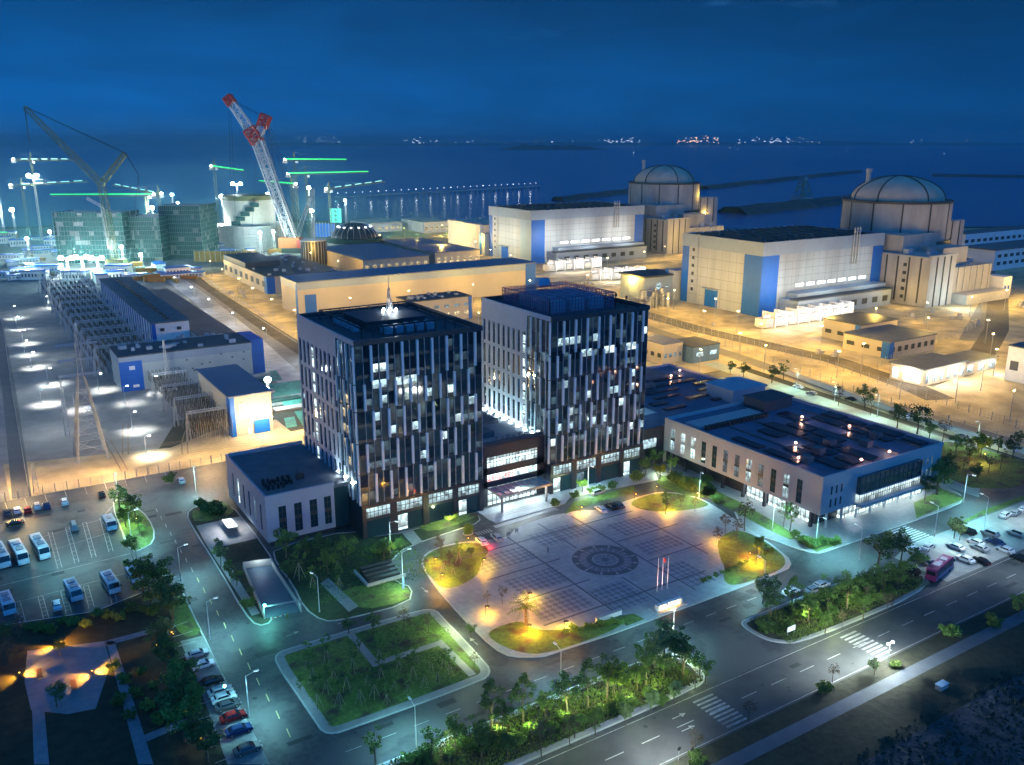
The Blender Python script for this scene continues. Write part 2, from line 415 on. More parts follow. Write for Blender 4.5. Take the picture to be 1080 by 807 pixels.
o = tl.build('town_lights'); tag(o, 'white and amber lights of distant towns strung along the horizon', 'town lights', kind='stuff')

def boat(px, py, k, lab):
    x, y = at(px, py, -5); s = 14
    t = thing('boat', lab, 'boat', (x, y, -5), 1.2*k, 'small boats with lights on the bay')
    b = MB(); L = 28
    prof = [(-L/2,3.4),(-L/2,-3.4),(L*.25,-3.6),(L/2,0),(L*.25,3.6)]
    v0 = [(a*.9, c*.75, -.5) for a, c in prof]; v1 = [(a, c, 3.2) for a, c in prof]
    b.add(v0+v1, [(4,3,2,1,0),(5,6,7,8,9)] + [(i,(i+1)%5,(i+1)%5+5,i+5) for i in range(5)])
    o = b.build('hull', M_DARK); o.parent = t
    o = MB().box(-L*.4,-2.4,3.2,-L*.1,2.4,7).box(-L*.32,-1.8,7,-L*.2,1.8,9).build('cabin', M_WHITE); o.parent = t
    o = MB().tube((-3,0,3),(-3,0,15),.3,.15).build('mast', M_STEEL); o.parent = t
    o = MB().rbox(-3,0,16,4,4,4).build('lamp', E_TOWNW); o.parent = t
for k, (px, py, lab) in enumerate(((410,147+6,'tiny lit boat beside the leaning red and white boom'),(507,141+13,'tiny lit boat left of the island'),(668,163,'tiny lit boat right of the island'),(770,157,'left one of two lit boats close together under the brightest town'),(778,159,'right one of two lit boats close together under the brightest town'),(893,160,'tiny lit boat above the right dome, between the dome and the horizon'),(995,178-14,'tiny lit boat on the far right of the bay'))):
    boat(px, py, k+1, lab)

# breakwaters and jetty
def bank(name, pts, wid, h, material=M_ROCK):
    b = MB(); vs = []; fs = []; P = [Vector((p[0], p[1], 0)) for p in pts]
    for i, p in enumerate(P):
        d = (P[min(i+1,len(P)-1)] - P[max(i-1,0)]).normalized(); n = Vector((-d.y, d.x, 0))
        for s_, z in ((-1,-6),(-.5,h),(.5,h),(1,-6)): vs.append((p.x+n.x*wid*s_, p.y+n.y*wid*s_, z))
    for i in range(len(P)-1):
        for j in range(3): fs.append((i*4+j, i*4+j+1, (i+1)*4+j+1, (i+1)*4+j))
    b.add(vs, fs); return b.build(name, material)
def px_line(a, c, n=14, z=0):
    (x0,y0),(x1,y1) = at(*a, z), at(*c, z)
    return [(x0+(x1-x0)*i/n + 6*math.sin(i*1.7), y0+(y1-y0)*i/n + 6*math.cos(i*2.1)) for i in range(n+1)]
tag(bank('breakwater', px_line((742,197),(905,180)), 22, 2), 'long thin dark breakwater reaching right across the bay', 'breakwater', 'rock breakwaters in the bay')
tag(bank('breakwater', px_line((590,209),(700,196)), 18, 2), 'dark breakwater just left of the left dome', 'breakwater', 'rock breakwaters in the bay')
tag(bank('breakwater', px_line((985,184),(1120,186)), 30, 2), 'faint dark breakwater at the right edge of the bay', 'breakwater', 'rock breakwaters in the bay')
tag(bank('breakwater', px_line((775,222),(925,206)), 34, 4), 'wide dark breakwater with the lattice tower standing on it', 'breakwater', 'rock breakwaters in the bay')
ja, jb = at(352,209), at(568,197)
jt = thing('jetty', 'long thin jetty carrying a row of small lamps over the water', 'jetty', (ja[0], ja[1], 0))
jl = Vector((jb[0]-ja[0], jb[1]-ja[1], 0)); jn = Vector((-jl.y, jl.x, 0)).normalized()
b = MB(); P = [Vector((ja[0], ja[1], 0)), Vector((jb[0], jb[1], 0))]
b.quad(*[tuple(q) for q in (P[0]-jn*5+Vector((0,0,2)), P[1]-jn*5+Vector((0,0,2)), P[1]+jn*5+Vector((0,0,2)), P[0]+jn*5+Vector((0,0,2)))])
b.quad(*[tuple(q) for q in (P[0]-jn*5+Vector((0,0,0)), P[1]-jn*5+Vector((0,0,0)), P[1]-jn*5+Vector((0,0,2)), P[0]-jn*5+Vector((0,0,2)))])
b.build('deck', M_CONCD, jt)
b = MB()
for i in range(40):
    q = P[0] + jl*i/39; b.box(q.x-.8, q.y-.8, -6, q.x+.8, q.y+.8, -.02)
b.build('piles', M_DARK, jt)
E_JET = mat('jetty_lamp', (.5,.5,.5), var=0, emit=(.8,.93,1), estr=3.2)
for i in range(30):
    q = P[0] + jl*(i+.5)/30
    lp = thing('jetty_lamp', '%s small white lamp from the left along the long jetty' % ORD[i], 'lamp', (q.x, q.y, 2), 0, 'lamps along the jetty')
    MB().tube((q.x,q.y,2),(q.x,q.y,8),.25,.15,4).build('pole', M_DARK, lp)
    s_ = 1.15 if i % 5 else 1.7
    MB().dome(q.x,q.y,8,s_*.85,s_*.85,6,3).build('lamp_head', E_JET, lp)
    if i % 2 == 0: light('jetty_light', 'POINT', None, (q.x, q.y, 10.5), (.8,.93,1), 3500, 1.0)
# tower on the breakwater
x, y = at(846, 211)
tw = thing('lattice_tower', 'dim tapering lattice tower on the breakwater between the two domes', 'tower', (x, y, 0))
MB().lattice((x,y,0),(x,y,34),26,8,8,.9,.5).build('frame', M_CYEL, tw)
MB().box(x-5,y-5,34,x+5,y+5,40).box(x-13,y-13,0,x+13,y+13,5).build('cabin', M_CONCD, tw)

# ---------------------------------------------------------------- yards and roads
def poly_px(pts, z=0): return [at(p[0], p[1], z) for p in pts]
YARD = [(44,277),(300,277),(284,130),(290,100),(1400,-100),(1180,540),(1000,620),(860,700),(700,780),(620,850),(549,930),(470,1000),(300,900),(158,735),(150,640),(143,420),(138,300),(44,290)]
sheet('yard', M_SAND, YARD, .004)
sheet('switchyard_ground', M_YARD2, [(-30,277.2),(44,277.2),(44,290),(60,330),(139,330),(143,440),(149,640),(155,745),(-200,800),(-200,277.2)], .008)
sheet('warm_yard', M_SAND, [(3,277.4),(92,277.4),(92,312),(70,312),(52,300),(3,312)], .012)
sheet('construction_ground', M_YARD2, [(-400,745),(300,745),(330,760),(470,1010),(300,1190),(-400,1240)], .012)
# roads inside the works
def strip(name, material, pts, wid, z):
    b = MB(); P = [Vector((p[0], p[1], 0)) for p in pts]; vs = []; fs = []
    for i, p in enumerate(P):
        d = (P[min(i+1,len(P)-1)] - P[max(i-1,0)]).normalized(); n = Vector((-d.y, d.x, 0))
        vs += [(p.x-n.x*wid/2, p.y-n.y*wid/2, z), (p.x+n.x*wid/2, p.y+n.y*wid/2, z)]
    for i in range(len(P)-1): fs.append((i*2, i*2+1, i*2+3, i*2+2)[::-1])
    b.add(vs, fs); return struct(b.build(name, material))
M_WROAD = mat('works_road', (.17,.155,.13), rough=.8, var=.3, scale=.1)
M_TREND = mat('trench_gravel', (.09,.075,.06), rough=.95, var=.5, scale=.6)
strip('works_road', M_WROAD, [(329,470),(312,300),(303,230),(298,150)], 9, .010)
strip('fence_gravel', M_TREND, [(352,500),(340,345),(345,262),(334,215),(326,196)], 13, .014)
strip('fence_gravel', M_TREND, [(340,215),(400,225),(480,262),(600,330)], 12, .016)
strip('works_road', M_WROAD, [(440,250),(560,310),(700,400)], 16, .012)
strip('works_road', M_WROAD, [(340,570),(520,572)], 12, .012)
strip('trench', M_TREND, [(150,735),(147,640),(140,500),(137,411),(136,340),(136,290)], 7, .02)
strip('white_road', mat('pale_road', (.33,.34,.35), rough=.6, var=.4, scale=.2), [(138,745),(132,600),(124,470),(118,400),(113,330)], 13, .016)
strip('west_road', M_ASPH2, [(14,760),(14,560),(10,400),(6,277.4)], 5, .022)
# campus tarmac
sheet('road_surface', M_ASPH, [(-60,104.4),(-60,277.2),(44,277.2),(292,276),(287,215),(284,128),(284,92),(-60,92)], .006)
sheet('lower_verge', M_SOIL, [(-60,40),(420,40),(420,91.8),(-60,91.8)], .016)
sheet('outer_road', mat('outer_asphalt',(.065,.068,.07),rough=.6,var=.4,scale=.25), [(-60,92),(430,92),(430,104),(-60,104)], .012)
M_ROCKY = mat('rocky_scrub', (.05,.055,.06), rough=1, var=.8, scale=1.5, bump=1)
sheet('rocky_slope', M_ROCKY, [(-60,30),(430,30),(430,75),(-60,75)], .03)

# kerbs + islands
def smooth(poly, n=2):
    for _ in range(n):
        q = []
        for i in range(len(poly)):
            a, c = poly[i], poly[(i+1)%len(poly)]
            q += [(a[0]*.75+c[0]*.25, a[1]*.75+c[1]*.25), (a[0]*.25+c[0]*.75, a[1]*.25+c[1]*.75)]
        poly = q
    return poly
def inset(poly, d):
    a = sum(poly[i][0]*poly[(i+1)%len(poly)][1] - poly[(i+1)%len(poly)][0]*poly[i][1] for i in range(len(poly)))
    if a < 0: poly = poly[::-1]
    out = []; n = len(poly)
    for i in range(n):
        p0, p1, p2 = Vector(poly[i-1]), Vector(poly[i]), Vector(poly[(i+1)%n])
        e = (p2-p0)
        if e.length < 1e-6: out.append(poly[i]); continue
        e.normalize(); out.append((p1.x - e.y*d, p1.y + e.x*d))
    return out
def island(name, poly, material, walk=0.0, kw=.35, base=0.0, sm=2):
    """raised island: kerb ring, optional footpath ring, then the surface"""
    if sm: poly = smooth(poly, sm)
    inn = inset(poly, kw)
    a = sum(poly[i][0]*poly[(i+1)%len(poly)][1] - poly[(i+1)%len(poly)][0]*poly[i][1] for i in range(len(poly)))
    if a < 0: poly = poly[::-1]
    n = len(poly); b = MB()
    vs = [(p[0],p[1],base) for p in poly] + [(p[0],p[1],base+.14) for p in poly] + [(p[0],p[1],base+.14) for p in inn]
    fs = [(i,(i+1)%n,(i+1)%n+n,i+n) for i in range(n)] + [(i+n,(i+1)%n+n,(i+1)%n+2*n,i+2*n) for i in range(n)]
    b.add(vs, fs); struct(b.build('kerb', M_KERB))
    cur = inn
    if walk:
        b = MB().quad(*[(p[0],p[1],base+.135) for p in cur]); struct(b.build('pavement', M_PAVE)); cur = inset(cur, walk)
    b = MB().quad(*[(p[0],p[1],base+(.15 if walk else .13)) for p in cur]); struct(b.build(name, material))
    return cur
PLAZ = mat('plaza_stone', (.36,.38,.39), rough=.55, var=.22, scale=.5)
nt = PLAZ.node_tree; N = nt.nodes; Lk = nt.links; bs = N['Principled BSDF']
src = bs.inputs['Base Color'].links[0].from_socket
g = N.new('ShaderNodeNewGeometry'); br = N.new('ShaderNodeTexBrick'); br.inputs['Scale'].default_value = 1.0
br.inputs['Brick Width'].default_value = 1.6; br.inputs['Row Height'].default_value = 1.6; br.inputs['Mortar Size'].default_value = .06; br.offset = 0
br.inputs['Color1'].default_value = (1,1,1,1); br.inputs['Color2'].default_value = (.88,.88,.9,1); br.inputs['Mortar'].default_value = (.75,.75,.77,1)
Lk.new(g.outputs['Position'], br.inputs['Vector'])
mx = N.new('ShaderNodeVectorMath'); mx.operation = 'MULTIPLY'; Lk.new(src, mx.inputs[0]); Lk.new(br.outputs['Color'], mx.inputs[1]); Lk.new(mx.outputs[0], bs.inputs['Base Color'])
M_DSTONE = mat('dark_paver', (.10,.11,.13), rough=.6, var=.2, scale=1)
M_MSTONE = mat('mid_paver', (.17,.185,.22), rough=.6, var=.25, scale=1)
M_LSTONE = mat('light_paver', (.38,.38,.37), rough=.6, var=.15, scale=1)

plaza = [(84.5,131),(90,128.3),(155,128.3),(161.5,129),(165.5,134),(171,160),(173,172),(171,178),(166,182.5),(160,183),(150,182),(146,180),(133.5,185.5),(117,184.3),(112,180),(107,181),(100,184),(92,184.5),(86.5,181),(84,172),(82.5,160),(81.3,142),(81.8,134)]
island('plaza', plaza, PLAZ, sm=1)
def lawn(poly, z=.16, sm=2, material=None, nm='lawn'):
    return struct(MB().quad(*[(p[0],p[1],z) for p in (smooth(poly, sm) if sm else poly)]).build(nm, material or M_GRASS))
lawn([(85,132.5),(90,129.2),(110,129.2),(110,133.6),(101,133.8),(92,138),(92.5,143.5),(84,143.5),(82.5,140)])
lawn([(110,129.3),(115,129.3),(114.5,132.5),(110,133.5)], sm=0)
lawn([(142,129.2),(156,129.2),(161,130.5),(165,135),(167.5,147),(165,152),(157,150),(150,142),(147,137),(142,133)])
lawn([(84,163),(94,165),(99,172),(104,176),(104,181),(98,184),(91,183.5),(86.5,180),(84.5,172)])
lawn([(157,170),(171.5,166),(172,172),(170.5,177),(166,181.8),(160,182.2),(153,181),(152,176)])
# inlaid paving: medallion and the panel grid
def disk(name, cx, cy, r0, r1, z, material, n=48):
    b = MB(); vs = []; 
    for i in range(n):
        a = 2*math.pi*i/n; vs += [(cx+r0*math.cos(a), cy+r0*math.sin(a), z), (cx+r1*math.cos(a), cy+r1*math.sin(a), z)]
    b.add(vs, [(2*i, 2*i+1, 2*((i+1)%n)+1, 2*((i+1)%n)) for i in range(n)]); return struct(b.build(name, material))
cx, cy = 125.2, 156.2
disk('plaza_medallion', cx, cy, 0.01, 3.4, .142, M_MSTONE); disk('plaza_medallion', cx, cy, 3.4, 4.6, .146, M_DSTONE)
disk('plaza_medallion', cx, cy, 4.6, 6.6, .150, M_MSTONE); disk('plaza_medallion', cx, cy, 6.6, 8.2, .154, M_DSTONE)
b = MB()
for k in range(24):
    a = 2*math.pi*k/24; b.rbox(cx+5.6*math.cos(a), cy+5.6*math.sin(a), .155, 1.6, .22, .004, a)
for k in range(12):
    a = 2*math.pi*(k+.5)/12; b.rbox(cx+2.1*math.cos(a), cy+2.1*math.sin(a), .152, 2.2, .16, .003, a).rbox(cx+7.4*math.cos(a), cy+7.4*math.sin(a), .158, 1.1, .5, .003, a)
struct(b.build('plaza_medallion', M_LSTONE))
disk('plaza_medallion', cx, cy, .01, 1.0, .156, M_DSTONE); disk('plaza_medallion', cx, cy, 2.9, 3.2, .157, M_LSTONE)
b = MB()
def hatch(x0,y0,x1,y1):
    b.quad((x0,y0,.138),(x1,y0,.138),(x1,y1,.138),(x0,y1,.138))
for q in ((96,140,110,149),(112,135,122,146),(134,134,141,146),(98,152,112,160),(96,166,112,174),(136,152,148,159),(138,164,150,172),(116,170,132,178)): hatch(*q)
M_CHK = mat('checker_paver', (.25,.28,.31), rough=.6, var=.2, scale=1)
nt = M_CHK.node_tree; N = nt.nodes; Lk = nt.links; bs = N['Principled BSDF']; src = bs.inputs['Base Color'].links[0].from_socket
g = N.new('ShaderNodeNewGeometry'); mq = N.new('ShaderNodeMapping'); mq.inputs['Rotation'].default_value = (0,0,.785); Lk.new(g.outputs['Position'], mq.inputs[0])
ck = N.new('ShaderNodeTexChecker'); ck.inputs['Scale'].default_value = .85; ck.inputs['Color1'].default_value = (1.15,1.15,1.15,1); ck.inputs['Color2'].default_value = (.66,.67,.72,1); Lk.new(mq.outputs[0], ck.inputs['Vector'])
mx = N.new('ShaderNodeVectorMath'); mx.operation = 'MULTIPLY'; Lk.new(src, mx.inputs[0]); Lk.new(ck.outputs['Color'], mx.inputs[1]); Lk.new(mx.outputs[0], bs.inputs['Base Color'])
struct(b.build('plaza_panels', M_CHK))
b = MB()
for x0,y0,x1,y1 in ((95,138.5,142,139),(95,149.8,116,150.2),(134,149.8,152,150.2),(95,162.3,116,162.8),(134,162.3,155,162.8),(111.2,133,111.7,180),(133.2,133,133.7,182),(122.8,129.2,123.2,147),(122.8,165,123.2,183),(95,175.5,150,176),(148.8,145,149.2,168)):
    b.quad((x0,y0,.1625),(x1,y0,.1625),(x1,y1,.1625),(x0,y1,.1625))
struct(b.build('plaza_joints', M_DSTONE))

# park block with the sapling grove
grove = [(42,153),(42.6,159),(48,159.3),(60,159.3),(72,159),(78.8,158.2),(78.4,152),(78.2,145),(77.8,137),(77.2,129),(70,128.5),(60,128.4),(49,128.4),(42.4,128.6),(42.3,135),(42.2,145)]
island('lawn', grove, M_GRASS, walk=1.6)
b = MB()
for x0,y0,x1,y1 in ((58,143.8,74,145.4),(58,145.4,59.6,158),(72.4,131,74,143.8)): b.quad((x0,y0,.158),(x1,y0,.158),(x1,y1,.158),(x0,y1,.158))
struct(b.build('path', M_PAVE))
# courtyard beside the left block and in front of the first tower
court = [at(320,642),at(340,656),at(360,655),at(432,637),at(436,620),at(418,614),at(409,602),at(416,588),at(430,577),at(480,560),at(508,551),(112.5,197.5),(80,197.5),(80,206),(57.5,206.5),(55.5,198),(55.5,185)]
island('planted_bed', court, mat('dark_lawn', (.03,.048,.014), rough=.95, var=.5, scale=.8, bump=.6), sm=1)
lawn([at(350,628),at(385,616),at(418,614.5),at(433,622),at(431,634),at(380,645)], sm=1, z=.146)
lawn([at(438,556),at(470,547),at(500,541),at(508,543),at(490,551),at(455,562)], sm=1, z=.146)
b = MB().m(M_PAVE)
for pts in (((424,563),(436,560),(446,572),(436,576)),((338,616),(346,610),(378,640),(368,646)),):
    b.quad(*[(q[0],q[1],.152) for q in poly_px(pts)])
struct(b.build('path', M_PAVE))
# podium corner pavement with the ramp mouth
island('planted_bed', [(43,229),(43.5,240),(47,244.6),(56.3,245),(56.3,207.5),(54.5,190),(49.6,186.5),(47.5,176),(46.5,171),(43,171),(42.2,178),(42.8,200)], M_SOIL, walk=0, sm=1)
lawn([(44.5,232),(45,240),(48,243.8),(55.5,244),(55.5,232)], sm=1, z=.15)
b = MB().quad((43.6,214,.155),(56,214,.155),(56,230.5,.155),(44.2,230.5,.155)).quad((43.4,176,.155),(45.2,176,.155),(45.8,214,.155),(43.6,214,.155)); struct(b.build('pavement', M_PAVE))
# the strips between the inner road and the outer road
island('verge', [(28,104.8),(28,117.2),(70,117.4),(90,117.8),(108,117.6),(112,116),(113,111),(111,106),(106,104.6)], M_SOIL, walk=1.2, sm=2)
island('verge', [(131,117.2),(134,118),(172,118),(183,116),(186,104.5),(137,104.4),(131.5,108),(130.5,112)], M_SOIL, walk=.8, sm=2)
# pavement south and east of the right building
island('pavement', [(167,150),(170,136),(172,130.6),(176,130),(225,129.6),(236,130.5),(241,136),(242,150),(240,205),(176,205),(175,180),(178,165),(172,158)], M_PAVE, sm=1)
lawn([(173,131.2),(183,131.2),(183,134.5),(173.5,138)], sm=0, z=.15)
lawn([(172,140),(176,139),(180,160),(181,180),(176,190),(175,170)], sm=1, z=.15)
lawn([(213,130.5),(238,131.5),(240,150),(237,175),(236.5,139),(222,137.5)], sm=0, z=.15)
# tower front pavement + entrance
island('pavement', [(113.5,189),(137,190),(141,193),(172,190),(176,196),(176,199),(113,199)], mat('pale_paving',(.4,.42,.42),rough=.5,var=.15,scale=.7), sm=0)
lawn([at(595,545-2),at(640,527),at(672,520),at(668,513),at(605,530)], sm=0, z=.15)
lawn([at(700,500),at(745,505),at(760,520),at(735,527),at(690,512)], sm=1, z=.15)
for c in (((104,187.6),1.6),((134,190.6),1.6)):
    (x,y),r = c
    island('planter_bed', [(x+r*math.cos(a*math.pi/4), y+r*.8*math.sin(a*math.pi/4)) for a in range(8)], M_GRASS, sm=1, kw=.3)
struct(MB().quad((112,186.6,.0105),(133,188.4,.0105),(133,190,.0105),(112,188.2,.0105)).build('forecourt_strip', M_LSTONE))

# west car park and garden
island('tree_strip', [at(117,532),at(125,526),at(150,538),at(163,556),at(163,572),at(150,580),at(138,583),at(130,566)], M_GRASS, sm=1)
gp = [at(190,621),(33.2,197),(31.6,133),(30,90.5+14),(-60,104.6),(-60,213),at(0,660),at(100,645),at(150,625)]
island('garden_ground', gp, mat('garden_soil', (.03,.032,.015), rough=.95, var=.6, scale=.5, bump=.5), sm=0)
lawn([at(192,625),at(205,655),at(214,668),at(192,675),at(175,640)], sm=1, z=.15)
b = MB()
for pts in (((29,687),(110,677),(117,700),(101,748),(72,754),(33,750),(26,720)), ((112,677),(121,677),(162,807),(146,807)), ((34,750),(47,750),(52,807),(36,807)), ((152,776),(200,757),(203,762),(155,783)), ((110,677),(204,652),(206,656),(112,682))):
    b.quad(*[(q[0],q[1],.145) for q in poly_px(pts)])
struct(b.build('garden_paving', mat('garden_stone', (.22,.23,.25), rough=.7, var=.25, scale=.8)))
b = MB(); b.quad(*[(q[0],q[1],.148) for q in poly_px(((190,677),(214,671),(285,807),(240,807),(205,710)))]); struct(b.build('parking_bays', mat('bay_paving', (.2,.21,.2), rough=.75, var=.25, scale=1.5)))
# paving strips among the buildings behind the right block and the pale road
strip('east_road', mat('east_paving',(.3,.36,.32),rough=.7,var=.3,scale=.3), [(291,290),(286,240),(281,190),(277,150),(272,120)], 9, .03)
struct(MB().quad((236,270,.02),(284,268,.02),(278,150,.02),(242,130,.02)).build('pavement', mat('rear_paving',(.22,.26,.24),rough=.7,var=.3,scale=.4)))
sheet('car_park', mat('lot_paving',(.28,.29,.28),rough=.75,var=.25,scale=.3), [(186.5,104.6),(187,119),(196,121.5),(320,121.5),(320,104.6)], .018)
lawn([(214,122),(234,124),(262,124),(300,124),(300,122)], sm=0, z=.02)
lawn([(246,130.5),(283,126),(284,150),(280,168),(262,160),(250,150)], sm=1, z=.035)
sheet('footpath', mat('path_concrete',(.10,.12,.14),rough=.8,var=.25,scale=.4), [(-60,85.2),(430,85.2),(430,88.0),(-60,88.0)], .03)

# road markings
b = MB().m(M_PAINT); z = .018
def mark(x0,y0,x1,y1,w_=.16,zz=None):
    p = Vector((x0,y0,0)); q = Vector((x1,y1,0)); d = (q-p).normalized(); n = Vector((-d.y,d.x,0))*w_/2; h = zz or z
    b.quad(*[(v.x,v.y,h) for v in (p-n,q-n,q+n,p+n)])
for k in range(20): b.m(M_YPAINT if k < 12 else M_PAINT); mark(37.3,132+k*6,37.5,134.6+k*6,.2)
b.m(M_PAINT)
for k in range(18): mark(44+k*6.4,123.3,47+k*6.4,123.3)
mark(33,245,33,245.1)
for k in range(60): mark(-40+k*8,98.2,-36+k*8,98.2,.2)
mark(-60,92.5,430,92.5,.15); mark(-60,103.5,430,103.5,.15)
def zebra(xc, yc, lx, ly, n, along='x', ww=.5):
    for k in range(n):
        t = (k+.5)/n-.5
        if along == 'x': mark(xc+t*lx, yc-ly/2, xc+t*lx, yc+ly/2, ww)
        else: mark(xc-lx/2, yc+t*ly, xc+lx/2, yc+t*ly, ww)
zebra(202,123.5,5,8,1,'y',.01)
for k in range(9): mark(199.5+0, 121.5+k*.95, 206.5, 121.5+k*.95, .45)
for k in range(9): mark(103.5, 93.6+k*1.05, 108.5, 93.6+k*1.05, .5)
for k in range(9): mark(145, 93.6+k*1.05, 150, 93.6+k*1.05, .5)
for k in range(6): mark(106+k*.8, 185.2, 106+k*.8, 187.2, .4)
for k in range(6): mark(129+k*.8, 187.6, 129+k*.8, 190, .4)
for k in range(4): mark(116+k*4,113.2+5.2,118+k*4,113.2+5.2,.01)
def arrow(x,y,rz):
    d = Vector((math.cos(rz),math.sin(rz),0)); n = Vector((-d.y,d.x,0)); p = Vector((x,y,0))
    mark(x,y,x+d.x*2,y+d.y*2,.2)
    b.quad(*[(v.x,v.y,z+.0) for v in (p+d*2-n*.55,p+d*3.2,p+d*2+n*.55)])
arrow(79.5,140,1.6); arrow(58,163,0); arrow(80.5,168,-1.5); arrow(96,97,0); arrow(97,100.5,0); arrow(47,224-60,.2)
# the bus park lines
def lotline(px0,py0,px1,py1,w_=.14): (a,c),(d_,e) = at(px0,py0), at(px1,py1); mark(a,c,d_,e,w_)
lotline(40,568,106,548); lotline(0,618,137,584); lotline(106,548,122,530); lotline(56,580,128,558)
for t in range(5):
    xa_, ya_ = 51+t*18, 562-t*5.2
    lotline(xa_,ya_,xa_+10,ya_+38-t*.6); lotline(xa_+4,ya_-1,xa_+14.5,ya_+37-t*.6)
    for k in range(9): lotline(xa_+k*1.15,ya_+k*4.2,xa_+4.2+k*1.15,ya_+k*4.2-1)
lotline(0,640,150,600)
for t in range(5):
    xa_, ya_ = 16+t*24, 635-t*5.6
    lotline(xa_,ya_,xa_+6,ya_+24); lotline(xa_+5,ya_-1,xa_+11.5,ya_+22)
    for k in range(6): lotline(xa_+k*1.1,ya_+k*4,xa_+5+k*1.1,ya_+k*4-1)
for k in range(9): # bays along the north fence
    lotline(8+k*21,538-k*4.2,5+k*21,530-k*4.2)
struct(b.build('road_markings'))
b = MB(); rd = random.Random(4)
for k in range(60):
    x, y = rd.choice(((rd.uniform(33,42),rd.uniform(110,260)),(rd.uniform(45,160),rd.uniform(119.5,127.5)),(rd.uniform(50,220),rd.uniform(93,103)),(rd.uniform(-10,28),rd.uniform(216,262)))); r_ = rd.choice((.3,.35,.45))
    b.add([(x+r_*math.cos(a*.785),y+r_*math.sin(a*.785),.021) for a in range(8)],[tuple(range(8))])
struct(b.build('drain_covers', M_DARK))
b = MB()
for k in range(34):
    x, y = rd.choice(((rd.uniform(33,41),rd.uniform(110,260)),(rd.uniform(45,160),rd.uniform(119.5,127)),(rd.uniform(50,220),rd.uniform(93,102)),(rd.uniform(-10,26),rd.uniform(216,262)))); a_, c_ = rd.uniform(1,5), rd.uniform(.6,2.2)
    b.quad((x,y,.0145),(x+a_,y,.0145),(x+a_,y+c_,.0145),(x,y+c_,.0145))
struct(b.build('road_patches', mat('fresh_asphalt',(.03,.032,.034),rough=.7,var=.3)))
b = MB()
for k in range(12): # bays on the west side of the left road
    y = 132+k*4.4; mark(24.5,y,31,y+.4,.16,.153)
struct(b.build('bay_markings', M_PAINT))
b = MB()
for k in range(18): mark(190+k*2.9,112,191.2+k*2.9,117.5,.12,.024)
for k in range(18): mark(190+k*2.9,104.9,191.2+k*2.9,110,.12,.024)
struct(b.build('bay_markings', M_PAINT))

# sea haze: one closed box of thin even air round everything
HZ = MB().box(-45500,-3500,-9.5,45500,45500,260).build('haze')
hm = bpy.data.materials.new('haze_air'); hm.use_nodes = True; hn = hm.node_tree
for n in list(hn.nodes):
    if n.type != 'OUTPUT_MATERIAL': hn.nodes.remove(n)
pv = hn.nodes.new('ShaderNodeVolumePrincipled'); pv.inputs['Color'].default_value = (.35,.86,1,1); pv.inputs['Density'].default_value = 7e-5; pv.inputs['Anisotropy'].default_value = .3
hn.links.new(pv.outputs['Volume'], [n for n in hn.nodes if n.type == 'OUTPUT_MATERIAL'][0].inputs['Volume'])
HZ.data.materials.clear(); HZ.data.materials.append(hm); HZ['kind'] = 'stuff'; HZ['label'] = 'thin blue sea haze over the whole bay'

# haze boxes added to give the site floodlights their glow, thinning upwards
for k_, (e_, top_, den_) in enumerate(((0,24,3.0e-4),(22,48,2.2e-4),(44,80,1.5e-4),(66,120,1.0e-4))):
    DZ = MB().box(-440-e_,738-e_*.04,.3+.05*k_,440+e_,1245+e_,top_).build('site_glow_haze')
    dm = bpy.data.materials.new('site_glow_air'); dm.use_nodes = True; hn = dm.node_tree
    for n in list(hn.nodes):
        if n.type != 'OUTPUT_MATERIAL': hn.nodes.remove(n)
    pv = hn.nodes.new('ShaderNodeVolumePrincipled'); pv.inputs['Color'].default_value = (.35,.95,.9,1); pv.inputs['Density'].default_value = den_; pv.inputs['Anisotropy'].default_value = .4
    hn.links.new(pv.outputs['Volume'], [n for n in hn.nodes if n.type == 'OUTPUT_MATERIAL'][0].inputs['Volume'])
    DZ.data.materials.clear(); DZ.data.materials.append(dm); DZ['kind'] = 'stuff'; DZ['label'] = 'glowing haze added over the floodlit building site'
# ================================================================== campus buildings
GL = [mat('glass_navy', (.010,.034,.052), rough=.05, var=0, spec=.8), mat('glass_teal', (.012,.045,.058), rough=.08, var=0, spec=.8),
      mat('glass_faint', (.01,.03,.04), rough=.1, var=0, emit=(.12,.35,.5), estr=.025), mat('glass_black', (.005,.016,.026), rough=.04, var=0, spec=.8)]
M_FIN = mat('aluminium_fin', (.62,.68,.7), rough=.5, metal=.0, var=.08)
M_SPAN = mat('spandrel', (.025,.045,.06), rough=.25, var=.2)
M_TCONC = mat('pale_wall_panel', (.34,.39,.46), rough=.6, var=.08, scale=.4)
M_STONE = mat('dark_stone', (.022,.028,.04), rough=.35, var=.3, scale=.5)

